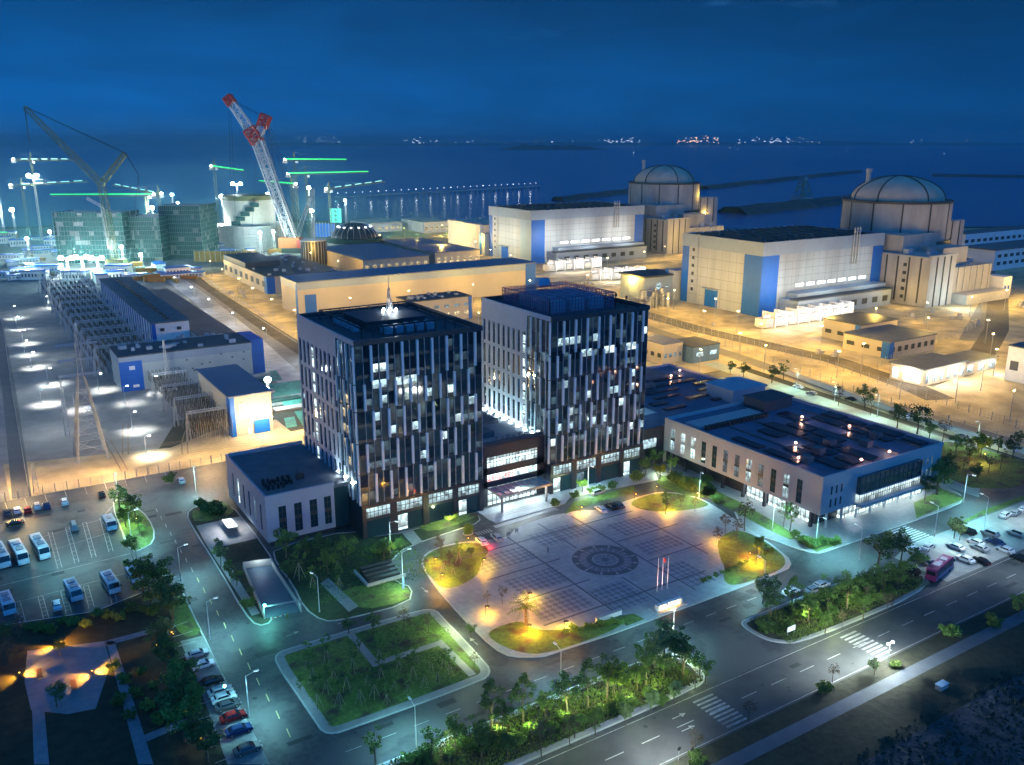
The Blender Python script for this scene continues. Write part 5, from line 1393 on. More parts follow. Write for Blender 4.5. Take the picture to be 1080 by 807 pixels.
# lattice pylon with straddling legs
px_, py_ = 28.0, 304.5
PY = thing('transmission_pylon', 'tall tapering lattice pylon on the amber switchyard ground', 'pylon', (px_,py_,0))
b = MB(); T_ = 27.0
cor = [(-4.6,-4.6),(4.6,-4.6),(4.6,4.6),(-4.6,4.6)]
for i,(a,c) in enumerate(cor):
    b.lattice((px_+a,py_+c,0),(px_+a*.22,py_+c*.22,T_),.5,.3,1.4,.09,.05)
for z in range(1,6):
    f = z/6; g_ = 1-.78*f
    for i in range(4):
        a, c = cor[i], cor[(i+1)%4]; b.tube((px_+a[0]*g_,py_+a[1]*g_,T_*f),(px_+c[0]*g_,py_+c[1]*g_,T_*f),.08,.08,4)
        f2 = (z-1)/6; g2 = 1-.78*f2; b.tube((px_+a[0]*g2,py_+a[1]*g2,T_*f2),(px_+c[0]*g_,py_+c[1]*g_,T_*f),.07,.07,4)
b.build('tower_frame', M_STEEL, PY)
b = MB()
b.lattice((px_,py_,T_),(px_,py_,T_+14),1.6,.5,1.3,.09,.05)
for z in (T_+1,T_+6,T_+11):
    b.lattice((px_-6,py_,z),(px_+6,py_,z),.5,.5,1,.07,.04)
b.build('crossarms', M_STEEL, PY)
for (x,y,lab) in ((24,332,'thin lattice mast just behind the tapering pylon'),(66,372,'thin lattice mast in front of the pale switchyard building'),(10,262+18,'thin lattice frame by the fence at the far left')):
    m_ = thing('lattice_mast', lab, 'mast', (x,y,0)); MB().lattice((x,y,0),(x,y,22 if y > 290 else 9),1.5,.5,1.4,.09,.05).build('frame', M_STEEL, m_)
# pipes / trench covers in the white road zone
rr = random.Random(17)
for k in range(9):
    y = 320+k*14
    x0_ = 92+rr.uniform(0,5)
    o = MB().box(x0_,y,.03,x0_+rr.uniform(8,16),y+rr.uniform(2,5),.03+rr.uniform(.5,1.6)).build('pipe_stack', M_NET if k % 2 else M_STEEL)
    # bundled pipes resting on the ground
    tag(o, '%s netted stack of materials beside the pale road left of the left tower' % ORD[k], 'material stack', 'material stacks beside the pale road')

# fences
def fence(label, pts, h=2.4, step=3.0, m_=None, group=None, rails=4, mesh=1.0):
    m_ = m_ or M_STEEL
    t = thing('fence', label, 'fence', (pts[0][0],pts[0][1],0), 0, group)
    w_ = MB(); posts = 0
    for a, c in zip(pts, pts[1:]):
        p = Vector((a[0],a[1],0)); q = Vector((c[0],c[1],0)); L_ = (q-p).length; d = (q-p)/L_
        for r in range(rails): z = h*(r+.5)/rails; w_.tube((p.x,p.y,z),(q.x,q.y,z),.03,.03,3)
        n = int(L_/mesh)
        for k in range(n): s = p+d*(k*mesh); w_.tube((s.x,s.y,.1),(s.x,s.y,h),.022,.022,3)
    w_.build('mesh_panel', m_, t)
    for a, c in zip(pts, pts[1:]):
        p = Vector((a[0],a[1],0)); q = Vector((c[0],c[1],0)); L_ = (q-p).length; d = (q-p)/L_; n = max(1,int(L_/step))
        for k in range(n):
            if posts >= 60: break
            s = p+d*(L_*k/n); MB().box(s.x-.09,s.y-.09,0,s.x+.09,s.y+.09,h+.25).build('post', m_, t); posts += 1
    return t
fence('wire fence along the amber switchyard beside the row of parked cars', [(-40,277.2),(92,277.2),(140,285)], 2.6, 3.2)
fence('wire fence on the left of the warm yard strip behind the left tower', [(137,300),(144,430),(152,640),(157,735)], 2.8, 8, None, None, 3, 2.0)
fence('inner wire fence across the right works yard', [(296,150),(304,215),(312,255),(326,330),(352,500)], 3, 6, None, 'wire fences in the right works yard', 3, 1.6)
fence('outer wire fence across the right works yard', [(312,140),(322,200),(334,262),(336,340),(346,440)], 3, 5, None, 'wire fences in the right works yard', 3, 1.6)
fence('wire fence running to the right behind the right yard offices', [(346,240),(360,246),(480,272),(600,340)], 3, 6, None, 'wire fences in the right works yard', 3, 2)
fence('wire fence at the left edge along the switchyard', [(8,277.5),(11,400),(16,560),(16,640)], 2.6, 6, None, None, 3, 2)
WW = thing('boundary_wall', 'long white wall running down the far side of the rear street', 'wall', (294,150,0))
b = MB(); pw_ = [(306,262),(299,225),(294,190),(290.5,145),(285,100)]
for a, c in zip(pw_, pw_[1:]): wall_between(a, c, 0, 2.0, .4, b)
b.build('wall', M_WHITE, WW)
b = MB()
for a, c in zip(pw_, pw_[1:]): wall_between(a, c, 2.002, 2.15, .6, b)
b.build('coping', M_CONC, WW)
HG = MB(); rr = random.Random(31)

# ================================================================== construction site
RV = Vector((math.cos(AZ), -math.sin(AZ), 0)); FV = Vector((math.sin(AZ), math.cos(AZ), 0))
def depth(x, y, z=0): return (x*math.sin(AZ)+y*math.cos(AZ))*math.cos(PIT)-(z-CAMH)*math.sin(PIT)
def shift(x, y, z, dpx):
    """point the given number of photo pixels to the right at the same distance"""
    s = dpx*depth(x,y,z)/FOC; return (x+RV.x*s, y+RV.y*s)
def netted(label, px0, px1, pyb, pyt, deep=30, seed=0):
    xa, ya = at(px0, pyb); h = hatz(xa, ya, pyt); xb, yb = shift(xa, ya, 0, px1-px0)
    t = thing('netted_block', label, 'building under construction', (xa,ya,0), 0, 'scaffolded blocks on the construction site')
    A = Vector((xa,ya,0)); B = Vector((xb,yb,0)); D = FV*deep
    q = [A,B,B+D,A+D]
    MB().prism([(v.x,v.y) for v in [A+FV*1.5+RV*1,B+FV*1.5-RV*1,B+D-RV,A+D+RV]],0,h-1).build('concrete_frame', M_CONCD, t)
    b = MB(); rr = random.Random(seed)
    nl = int(h/3.6)
    for k in range(nl):
        z = k*h/nl
        n = 14
        for i in range(n):
            if rr.random() < .86:
                p, r_ = A+(B-A)*i/n, A+(B-A)*(i+.97)/n
                b.quad((p.x,p.y,z+.15),(r_.x,r_.y,z+.15),(r_.x,r_.y,z+h/nl-.25),(p.x,p.y,z+h/nl-.25))
            p, r_ = A+D*min(1,i/n), A+D*min(1,(i+.97)/n)
            if rr.random() < .86: b.quad((p.x,p.y,z+.15),(r_.x,r_.y,z+.15),(r_.x,r_.y,z+h/nl-.25),(p.x,p.y,z+h/nl-.25))
            p, r_ = B+D*min(1,i/n), B+D*min(1,(i+.97)/n)
            if rr.random() < .86: b.quad((p.x,p.y,z+.15),(r_.x,r_.y,z+.15),(r_.x,r_.y,z+h/nl-.25),(p.x,p.y,z+h/nl-.25))
    b.build('netting', M_NET, t)
    b = MB()
    for k in range(nl+1):
        z = k*h/nl; p, r_ = A-FV*.4, B-FV*.4; b.tube((p.x,p.y,z),(r_.x,r_.y,z),.2,.2,3)
    for i in range(22):
        p = A-FV*.4+(B-A)*i/21; b.tube((p.x,p.y,0),(p.x,p.y,h+rr.uniform(0,3)),.14,.14,3)
    b.build('scaffold', M_STEEL, t)
    return t, A, B, h
nb1,_,_,_ = netted('left one of three green netted scaffold blocks on the building site', 62, 134, 278, 224, 36, 1)
nb2,_,_,_ = netted('middle one of three green netted scaffold blocks on the building site', 134, 172, 276, 229, 50, 2)
nb3,_,_,_ = netted('right, tallest one of three green netted scaffold blocks on the building site', 172, 215, 273, 217, 45, 3)
def flood(i, px, pyb, pyt, watts=9000, col=(.8,.95,1), sz=2.6, two=False, lab=None, big=None):
    x, y = at(px, pyb); h = hatz(x, y, pyt)
    t = thing('floodlight_mast', lab or '%s tall white floodlight mast from the left on the building site' % ORD[i], 'floodlight mast', (x,y,0), 0, 'floodlight masts of the building site')
    MB().lattice((x,y,0),(x,y,h),2.2,1.0,2.4,.16,.1).build('mast', M_STEEL, t)
    b = MB(); q = Vector((x,y,h))-FV*.8
    for s in ((-1.2,1.2) if two else (0,)):
        c = q+RV*s*sz*1.0
        b.dome(c.x,c.y,h-.3,sz*.62,sz*.62,10,4); b.cyl(c.x,c.y,h-1.4,h-.31,sz*.5,sz*.62,n=10)
    b.build('lamp_head', E_WHITE, t)
    q = q-FV*2.5
    light('flood_light','POINT',None,(q.x,q.y,h+.2),col,watts,1.2)
    return x, y, h
fl = [(7,262,199,6000,0),(19,262,221,12000,0),(32,275,251,6000,0),(45,258,185,14000,1),(56,268,244,6000,0),(72,286,272,9000,1),(88,287,271,9000,1),(104,287,272,9000,1),(131,284,260,5000,0),(150,282,268,5000,0),(165,262,219,16000,0),(186,252,205,6000,0),(192,258,214,6000,0),
      (236,264,238,9000,0),(238,256,207,14000,0),(254,250,194,9000,1),(276,268,245,5000,0),(286,258,205,9000,0),(290,268,244,5000,0),(329,252,198,9000,0),(331,258,222,14000,0),(366,248,211,8000,0),(401,264,256,6000,0)]
for i,f in enumerate(fl): flood(i, f[0], f[1], f[2], f[3]*1.3, two=bool(f[4]), sz=3.4 if f[3] > 8000 else 2.2)
def tower_crane(label, pxm, pyb, pyj, px0, px1, strip, tilt=0.0, dyaw=0.0):
    x, y = at(pxm, pyb); h = hatz(x, y, pyj)
    t = thing('tower_crane', label, 'tower crane', (x,y,0), 0, 'tower cranes of the building site')
    MB().lattice((x,y,0),(x,y,h),2.0,2.0,3,.13,.07).build('mast', M_CYEL, t)
    MB().lattice((x,y,h),(x,y,h+8),1.8,.4,2.5,.16,.1).build('apex', M_CYEL, t)
    e0 = shift(x,y,h,px0-pxm); e1 = shift(x,y,h,px1-pxm)
    d0 = FV*dyaw*(px0-pxm); d1 = FV*dyaw*(px1-pxm)
    p = Vector((e0[0],e0[1],h))+d0; q = Vector((e1[0],e1[1],h))+d1
    if abs(px0-pxm) > abs(px1-pxm): p, q = q, p
    q.z += tilt
    o = MB().lattice(p, q, 2.0, 1.2, 2.6, .16, .1).build('jib', M_CYEL, t)
    b = MB(); b.tube((x,y,h+8), p+(q-p)*.75, .12,.12,3).tube((x,y,h+8), p, .12,.12,3); b.build('tie_rods', M_STEEL, t)
    MB().box(p.x-2,p.y-2,h-3,p.x+2,p.y+2,h-.8).build('counterweight', M_CONC, t)
    u = q-p
    if strip is not None:
        b = MB().tube(p+Vector((0,0,1.3))-FV*1.4, q+Vector((0,0,1.0))-FV*1.4, .6, .4, 6) if strip is E_GREEN else MB()
        if strip is not E_GREEN:
            for k in range(5):
                a = p+u*(.15+k*.17); c = p+u*(.15+k*.17+.11); b.tube(a+Vector((0,0,1.3))-FV*1.4, c+Vector((0,0,1.3))-FV*1.4, .4,.4,5)
        b.build('light_strip', strip, t)
    MB().box(x+RV.x*2.2-1,y+RV.y*2.2-1,h-3,x+RV.x*2.2+1.2,y+RV.y*2.2+1.2,h-.6).build('cab', M_WHITE, t)
    MB().dome(p.x,p.y,h+.5,1.4,1.4,8,3).build('lamp', E_WHITE, t)
tower_crane('tower crane with the longest bright green jib, above the left netted block', 160, 262, 206, 60, 168, E_GREEN)
tower_crane('tower crane with pale teal jib sloping above the middle netted block', 173, 260, 205, 126, 176, E_TEAL, 9)
tower_crane('tower crane with short green jib left of the leaning red and white boom', 233, 258, 176, 230, 264, E_GREEN, -4)
tower_crane('tower crane with the topmost green jib right of the red and white boom', 316, 256, 169, 306, 371, E_GREEN)
tower_crane('tower crane with the longest green jib right of the red and white boom', 327, 256, 184, 308, 393, E_GREEN, 2)
tower_crane('tower crane with a short green jib crossing the red and white boom', 312, 262, 195, 278, 316, E_GREEN, 3)
tower_crane('tower crane with dotted pale jib just above the long jetty lamps', 350, 256, 200, 347, 410, E_TEAL, 8)
tower_crane('tower crane with the upper dotted pale jib at the far left', 45, 256, 169, 26, 88, E_TEAL)
tower_crane('tower crane with the lower dotted pale jib at the far left', 32, 258, 196, 20, 102, E_TEAL, 4)
tower_crane('tower crane with short green jib cut by the left edge', -4, 262, 246, -14, 11, E_GREEN)

# crawler crane, red and white, leaning boom + luffing jib
x, y = at(312, 266); D_ = depth(x, y)
def cpt(px, py, fwd=0):
    """point in the crane's own plane (facing the camera) that sits at px,py"""
    sx_ = (px-312)*D_/FOC; h = hatz(x, y, py); return Vector((x,y,0))+RV*sx_+Vector((0,0,h))+FV*fwd
CC = thing('crawler_crane', 'huge leaning lattice crane with white boom and red joints', 'crane', (x,y,0))
p0, p1 = cpt(311, 258), cpt(280, 147)
MB().m(M_CWHITE).lattice(p0, p1, 8.5, 9, 7.5, .62, .38).lattice(p0+RV*.2, p1, 4.5, 5, 9, .4, .3).build('boom', None, CC)
p2 = cpt(254, 104); MB().lattice(p1, p2, 8, 5.5, 5, .6, .38).build('jib', M_CWHITE, CC)
p3 = cpt(290, 124); MB().lattice(p1, p3, 5.5, 6, 5, .6, .38).build('luffing_strut', M_CWHITE, CC)
b = MB()
b.lattice(p1-(p1-p0).normalized()*3, p1+(p2-p1).normalized()*11, 9.5, 10, 3.2, 1.0, .7)
b.lattice(p2-(p2-p1).normalized()*6, p2+(p2-p1).normalized()*2, 7, 7, 3, .9, .7)
b.lattice(p3-(p3-p1).normalized()*9, p3+(p3-p1).normalized()*2, 7.5, 8, 3, .9, .7)
b.build('red_joints', M_RED, CC)
b = MB()
for s in (-1.5,0,1.5):
    b.tube(p2+RV*s, p3+RV*s, .16,.16,3); b.tube(p3+RV*s, cpt(302+s, 255), .16,.16,3); b.tube(p3+RV*s, cpt(325+s*2, 250), .16,.16,3)
b.tube(p1, cpt(322,255), .2,.2,3); b.tube(p2, cpt(249,205), .2,.2,3); b.tube(p2+RV*2, cpt(251.5,225), .15,.15,3); b.tube(p1, cpt(268,240),.15,.15,3)
b.build('cables', M_DARK, CC)
b = MB().m(M_ORANGE); q = cpt(307, 262); b.rbox(q.x,q.y,9,20,12,10,-AZ).m(M_DARK)
for s in (-1,1): c = q+FV*s*8; b.rbox(c.x,c.y,2.2,24,4,4.4,-AZ)
b.m(M_RED).rbox(q.x+RV.x*12,q.y+RV.y*12,8,9,14,8,-AZ); b.build('base', None, CC)
# yellow-green luffing crane to the left
x, y = at(122, 286); D_ = depth(x, y)
def cpy(px, py): 
    sx_ = (px-122)*D_/FOC; return Vector((x,y,0))+RV*sx_+Vector((0,0,hatz(x,y,py)))
YC = thing('crawler_crane', 'faint yellow lattice crane with V shaped booms above the netted blocks', 'crane', (x,y,0))
a0, a1, a2, a3 = cpy(124,284), cpy(118,194), cpy(50,113), cpy(146,162)
MB().lattice(a0,a1,4.0,4.2,5.2,.26,.14).build('boom', M_CYEL, YC); MB().lattice(a1,a2,4.0,2.6,5,.24,.13).build('jib', M_CYEL, YC)
MB().lattice(a1,a3,3.6,3.0,4,.32,.18).build('luffing_strut', M_CYEL, YC)
b = MB().tube(a2,a3,.22,.22,3).tube(a2+RV*1.5,a3+RV*1.5,.22,.22,3).tube(a3,cpy(157,184),.5,.4,4).tube(cpy(157,184),cpy(156,205),.2,.2,3).tube(a2,cpy(50,150),.4,.25,4).tube(cpy(157,184),cpy(136,282),.15,.15,3); b.build('cables', M_DARK, YC)
q = a0; b = MB().m(M_CYEL).rbox(q.x,q.y,6,14,9,7,-AZ).m(M_DARK)
for s in (-1,1): c = q+FV*s*6; b.rbox(c.x,c.y,1.8,16,3,3.6,-AZ)
b.build('base', None, YC)
MB().lattice(cpy(101,209),cpy(116,218),1.6,1.6,2,.2,.12).lattice(cpy(116,218),cpy(118,262),1.8,1.8,3,.2,.12).build('outrigger_arm', M_CWHITE, YC)
# grey derrick boom
x, y = at(331, 262); MS = thing('derrick', 'dim grey slanting derrick boom right of the red and white crane', 'crane', (x,y,0))
hb = hatz(x,y,198); tp = shift(x,y,0,3); q0 = shift(x,y,0,-22)
MB().lattice((q0[0],q0[1],0),(tp[0],tp[1],hb-2),4.5,2,4,.35,.2).lattice((x,y,0),(tp[0],tp[1],hb),2.5,2,4,.25,.15).build('boom', M_STEEL, MS)
# containment under construction
x, y = at(266, 262); r = 26*depth(x,y)/FOC
RC = thing('reactor_shell', 'unfinished cream drum wrapped in scaffold left of the leaning crane', 'building under construction', (x,y,0))
h1 = hatz(x,y-r,207); h0 = hatz(x,y,236)
MB().cyl(x,y,h0,h1-4,r,n=40).build('drum', mat('cream_liner',(.6,.58,.45),rough=.6,var=.15), RC)
MB().cyl(x,y,h1-3.99,h1,r*1.03,n=40).build('top_ring', M_CYEL, RC)
MB().cyl(x,y,0,h0-.01,r*1.3,n=40).build('base_ring', M_CONC, RC)
b = MB(); rr = random.Random(9)
for k in range(9): 
    z = 4+k*(h0-4)/8
    for i in range(26):
        a, c = 2*math.pi*i/26, 2*math.pi*(i+1)/26; b.tube((x+r*1.36*math.cos(a),y+r*1.36*math.sin(a),z),(x+r*1.36*math.cos(c),y+r*1.36*math.sin(c),z),.25,.25,3)
for i in range(40):
    a = 2*math.pi*i/40; b.tube((x+r*1.36*math.cos(a),y+r*1.36*math.sin(a),0),(x+r*1.36*math.cos(a),y+r*1.36*math.sin(a),h0+rr.uniform(0,4)),.18,.18,3)
b.build('scaffold', M_STEEL, RC)
b = MB()
for k in range(5):
    c = Vector((x,y,0))-FV*(r+1.2)+RV*(-6+k*4.6); z = h0+1+k*(h1-h0-6)/5; b.rbox(c.x,c.y,z+1.5,8,2,3.6,-AZ)
b.build('green_stairs', M_NET, RC)
# steel dome on its drum
x, y = at(375, 268); r = 29*depth(x,y)/FOC
DM = thing('dome_module', 'dark ribbed steel dome waiting on a low drum at the site edge', 'dome module', (x,y,0))
hd = hatz(x,y,250)
MB().cyl(x,y,0,hd-4,r*.98,n=40).build('drum', M_CONCD, DM)
MB().cyl(x,y,hd-3.99,hd,r,n=40).build('top_ring', M_NET, DM)
d = MB().dome(x,y,hd+.01,r*.82,hatz(x,y,236)-hd+1,40,8).build('dome', M_DARK, DM, smooth=True)
b = MB()
for i in range(22):
    a = 2*math.pi*i/22; pts = [(x+r*.83*math.cos(math.pi/2*j/6)*math.cos(a),y+r*.83*math.cos(math.pi/2*j/6)*math.sin(a),hd+(hatz(x,y,236)-hd+1.3)*math.sin(math.pi/2*j/6)) for j in range(5)]
    for p, q in zip(pts, pts[1:]): b.tube(p,q,.35,.35,3)
b.build('dome_ribs', M_STEEL, d)
b = MB()
for i in range(14):
    a = 2*math.pi*i/14+.1; b.rbox(x+r*.6*math.cos(a),y+r*.6*math.sin(a),hd+(hatz(x,y,236)-hd+1)*.74,1.6,1.6,1.2,a)
b.build('dome_lamps', E_WIN, d)
# silo, ochre wall, teal lit hoarding, blue screen
x, y = at(332, 279); r = 13*depth(x,y)/FOC; SI = thing('steel_cylinder', 'grey ribbed steel cylinder between the crane base and the dark dome', 'cylinder module', (x,y,0))
hs = hatz(x,y,254); MB().cyl(x,y,0,hs,r,n=30).build('shell', M_DARK, SI)
b = MB()
for i in range(24): a = 2*math.pi*i/24; b.rbox(x+r*math.cos(a),y+r*math.sin(a),hs/2,.7,.5,hs,a)
b.cyl(x,y,hs+.01,hs+1,r+.6,n=30); b.build('stiffeners', M_STEEL, SI)
x, y = at(205, 276); xb, yb = shift(x,y,0,61); hh = hatz(x,y,265)
OW = thing('ochre_hoarding', 'long ochre wall panel at the near edge of the building site', 'hoarding', (x,y,0))
b = MB(); wall_between((x,y),(xb,yb),0,hh,2.5,b); b.build('panel', M_RUST, OW)
b = MB()
for k in range(12): f = k/11; b.tube((x+(xb-x)*f,y+(yb-y)*f-1.6,0),(x+(xb-x)*f,y+(yb-y)*f-1.6,hh+.6),.3,.3,4)
b.build('posts', M_STEEL, OW)
x, y = at(349, 246); xb, yb = shift(x,y,0,12); z0, z1 = hatz(x,y,235), hatz(x,y,220)
TS = thing('lit_signboard', 'small glowing teal signboard with dark characters right of the floodlights', 'signboard', (x,y,0))
b = MB(); wall_between((x,y),(xb,yb),z0,z1,1,b); b.build('panel', mat('teal_panel',(.1,.5,.4),rough=.5,var=0,emit=(.12,.9,.62),estr=.75), TS)
b = MB()
for k in range(3):
    zc = z0+(z1-z0)*(.2+.3*k)
    for (u,v,du,dv) in ((-.12,0,.26,.03),(-.02,-.08,.04,.2),(-.12,.08,.2,.03)):
        cxx = x+(xb-x)*(.5+u+du/2)-FV.x*.62; cyy = y+(yb-y)*(.5+u+du/2)-FV.y*.62; b.rbox(cxx,cyy,zc+v*12,du*11,.1,max(dv*12,.6),-AZ)
b.build('characters', M_DARK, TS)
b = MB()
for f in (.1,.9): MB().tube((x+(xb-x)*f,y+(yb-y)*f,0),(x+(xb-x)*f,y+(yb-y)*f,z0),.4,.4,5).build('leg', M_STEEL, TS)
x, y = at(331, 250); xb, yb = shift(x,y,0,22); z0, z1 = hatz(x,y,247), hatz(x,y,236)
BS = thing('blue_lit_scaffold', 'blue lit scaffold bay beside the teal signboard', 'scaffold', (x,y,0))
b = MB(); wall_between((x,y),(xb,yb),0,z1,2,b); b.build('sheeting', mat('blue_sheet',(.03,.12,.4),rough=.6,var=.5,scale=.5,emit=(.05,.25,.9),estr=.5), BS)
b = MB()
for k in range(8): f = k/7; b.tube((x+(xb-x)*f,y+(yb-y)*f-1.5,0),(x+(xb-x)*f,y+(yb-y)*f-1.5,z1+2),.25,.25,3)
b.build('poles', M_WHITE, BS)
# site huts, containers and stacked materials
hut = thing('site_hut', 'small flat-roofed hut among the cluttered huts of the building site', 'hut', (0,0,0), 0, 'huts of the building site')
MB().box(-9,-4,0,9,4,3.4).build('wall', M_WHITE).parent = hut; MB().box(-9.4,-4.4,3.402,9.4,4.4,3.9).build('roof', M_BLUE).parent = hut
b = MB()
for k in range(7): b.box(-8+k*2.4,-4.1,1.2,-6.9+k*2.4,-4.02,2.4)
b.build('window_row', M_DARK).parent = hut
con = thing('container', 'shipping container lying among the clutter of the building site', 'container', (0,0,0), 0, 'containers of the building site')
MB().box(-6,-1.25,.1,6,1.25,2.7).build('body', M_RUST).parent = con
b = MB()
for k in range(16): b.box(-5.8+k*.75,-1.32,.3,-5.5+k*.75,-1.252,2.5)
b.build('ribs', M_ORANGE).parent = con
pile = thing('material_stack', 'stack of steel and timber among the clutter of the building site', 'material stack', (0,0,0), 0, 'material stacks of the building site')
b = MB()
for k in range(9): b.box(-7,-2+k*.5,k%3*.6,7,-1.65+k*.5,k%3*.6+.5)
b.build('beams', M_STEEL).parent = pile
rr = random.Random(77); kinds = [(hut,'hut'),(con,'container'),(pile,'material stack')]
hut.location = (-20,770,0); con.location = (10,765,0); pile.location = (40,768,0)
USED_SAME = {}
for k in range(190):
    px = rr.uniform(-5,305); py = rr.uniform(250,298)
    if 62 < px < 216 and py < 280: continue
    if px > 205 and py > 272: continue
    src, cat = kinds[rr.choice((0,0,1,1,2))]
    x, y = at(px, py)
    r_ = src.copy(); COL.objects.link(r_); r_.location = (x,y,0); r_.rotation_euler = (0,0,rr.choice((-AZ,-AZ+.1,math.pi/2,0))); r_.scale = (1,1,rr.choice((1,1,1.9)))
    for ch in src.children: c = ch.copy(); COL.objects.link(c); c.parent = r_
for (px,py,w_,c) in ((90,285,7000,COOL),(30,290,5000,COOL),(150,286,5000,(.4,1,.8)),(75,302,4500,(.6,1,.9)),(108,298,4500,COOL),(260,272,4000,COOL),(200,284,2500,COOL),(300,270,5000,(.6,1,.8)),(390,262,5000,WARM),(440,262,6000,WARM),(470,262,5000,WARM),(350,270,4000,(.6,1,.8))):
    x, y = at(px, py); light('site_light','POINT',None,(x,y,13),c,w_*1.3,1)

# ---------------------------------------------------------------- yard lamps
yl = thing('yard_lamp', 'first amber yard lamp post', 'yard lamp', (0,0,0))
MB().tube((0,0,0),(0,0,12),.16,.1,6).build('pole', M_STEEL).parent = yl
MB().box(-.5,-.1,12,.5,.1,12.15).dome(-.45,0,12.16,.22,.18,8,3).dome(.45,0,12.16,.22,.18,8,3).build('lamp_head', E_WARM).parent = yl
yl_n = 0
YL = []
for (x,y,w_) in ((162,690,1),(158,640,1),(156,590,1),(152,545,1),(150,500,1),(150,460,1),(160,430,.9),(190,480,1),(230,485,1),(275,485,1),(315,480,1),(190,420,.8),(230,400,.8),(270,400,.9),(300,430,1),(350,560,1),(345,520,1.2),(375,600,1),(380,640,1),(360,690,1),(400,700,1),(245,640,.8),(245,700,.8),(300,780,1.2),(350,800,1),(400,850,1.2),(450,860,1.2),(500,860,1),
               (362,480,1.2),(400,470,1),(430,545,1),(480,560,1),(520,580,1),(560,590,.8),(365,440,1),(368,400,.7),(368,365,.8),(345,380,1.1),(350,330,1.3),(385,300,1.2),(420,296,.9),(460,292,.7),(500,290,.7),(540,292,.8),(580,290,.5),(335,300,1),(300,350,1),(285,330,.9),(310,290,1.1),(356,280,1),(420,265,.9),(340,244,1.2),(318,240,1),(312,205,.6),(326,190,.4),(352,195,.6),(380,206,.5),(410,225,.8),(440,245,.7),(270,275,.9),(300,265,.6),(255,300,.8),(320,165,.1),(335,340,1)):
    YL.append((x,y,w_))
YL.sort(key=lambda q: -q[1])
for i,(x,y,w_) in enumerate(YL):
    row = ['left warm yard','middle yard by the beige hall','yard before the great halls','right fenced yard'][0 if x < 170 else 1 if x < 300 else 2 if y > 330 else 3]
    k = USED_SAME.get(row,0); USED_SAME[row] = k+1
    lab = '%s amber lamp post from the back of the %s' % (ORD[k], row)
    if i == 0: yl.location = (x,y,0); del yl['label']; tag(yl, lab, 'yard lamp', 'amber lamp posts of the works yards')
    else: dup(yl,(x,y,0),rr.uniform(0,3),lab,'yard lamp','amber lamp posts of the works yards')
    light('yard_light','POINT',None,(x,y-.0,14.2),WARM,5200*w_,.6)
wl = thing('switchyard_lamp', 'x', 'yard lamp', (0,0,0)); del wl['label']; USED.pop('x')
MB().tube((0,0,0),(0,0,7),.13,.09,6).tube((0,0,7),(1.3,0,7.3),.07,.06,5).build('pole', M_STEEL).parent = wl
MB().box(1.1,-.2,7.2,1.9,.2,7.4).build('lamp_head', mat('lamp_lens', (.8,.8,.8), var=0, emit=(.85,.97,1), estr=25)).parent = wl
first = True
for i,(px,py,w_) in enumerate(sorted(((16,336,1),(20,348,1),(27,363,1),(29,375,1),(36,388,1.2),(54,406,1.3),(47,427,1.5),(107,412,1.3),(82,433,1),(135,426,.8),(143,455,1.4),(158,482,1.5),(50,325,.8),(165,415,.6)), key=lambda q: q[1])):
    x, y = at(px, py); lab = '%s white lamp post from the back of the grey switchyard' % ORD[i]
    if first: wl.location = (x-1,y,0); tag(wl, lab, 'yard lamp', 'white lamp posts of the switchyard'); first = False
    else: dup(wl,(x-1,y,0),0,lab,'yard lamp','white lamp posts of the switchyard')
    light('switchyard_light','SPOT',None,(x+.5,y,6.9),(.92,.97,.95),2600*w_,.2,112,1,(0,0,-1))
for i in range(7):  # street lamps of the switchyard west road & pale road
    x, y = 121+rr.uniform(-2,2)-i*.0, 340+i*52
    dup(wl,(x+8,y,0),math.pi,'%s white lamp post from the front along the pale road'%ORD[i],'yard lamp','white lamp posts of the pale road')
    light('pale_road_light','POINT',None,(x+6,y,8.5),(.85,.95,1),1500,.4)
x, y = at(284,460); BL = thing('floodlight_mast','single brilliant white floodlight mast between the small switch building and left tower','floodlight mast',(x,y+30,0))
yb_ = y+30; xx_ = 95.0; hb = hatz(xx_,330,400)
BL.location = (xx_,330,0)
MB().lattice((xx_,330,0),(xx_,330,hb),1.2,.6,1.6,.1,.06).build('mast', M_STEEL, BL)
MB().dome(xx_,329.4,hb,1.3,1.0,12,4).cyl(xx_,329.4,hb-.9,hb-.01,.9,1.3,n=12).build('lamp_head', E_WHITE, BL)
light('flood_light','POINT',None,(xx_+.3,327,hb+.6),(.8,.98,1),6500,.5)
for (x,y,z_,w_) in ((20,340,16,2600),(20,400,16,2200),(30,460,16,2200),(25,530,16,2200),(60,360,18,2000),(30,600,16,2500),(45,315,16,1800)): light('switchyard_fill','POINT',None,(x,y,z_),(.85,.93,.9),w_,1)  # fill lights added without fixtures to lift the switchyard ground and walls
for (x,y,w_) in ((85,288,2600),(60,283,2200),(30,283,2200),(5,284,2200),(-15,290,1500),(100,292,2200)): light('yard_light','POINT',None,(x,y,9),(1,.66,.28),w_*1.7,.5)

BB = MB()
for xx in (47,51.4,55.8,60.2,64.6,69):
    for i in range(12): 
        a = Vector((xx,415+i*22,10)); c = Vector((xx,437+i*22,10)); m_ = (a+c)/2-Vector((0,0,1.0)); BB.tube(a,m_,.06,.06,3).tube(m_,c,.06,.06,3)
tag(BB.build('overhead_wires', M_STEEL), 'sagging wires strung between the gantries of the long switchyard', 'wires')

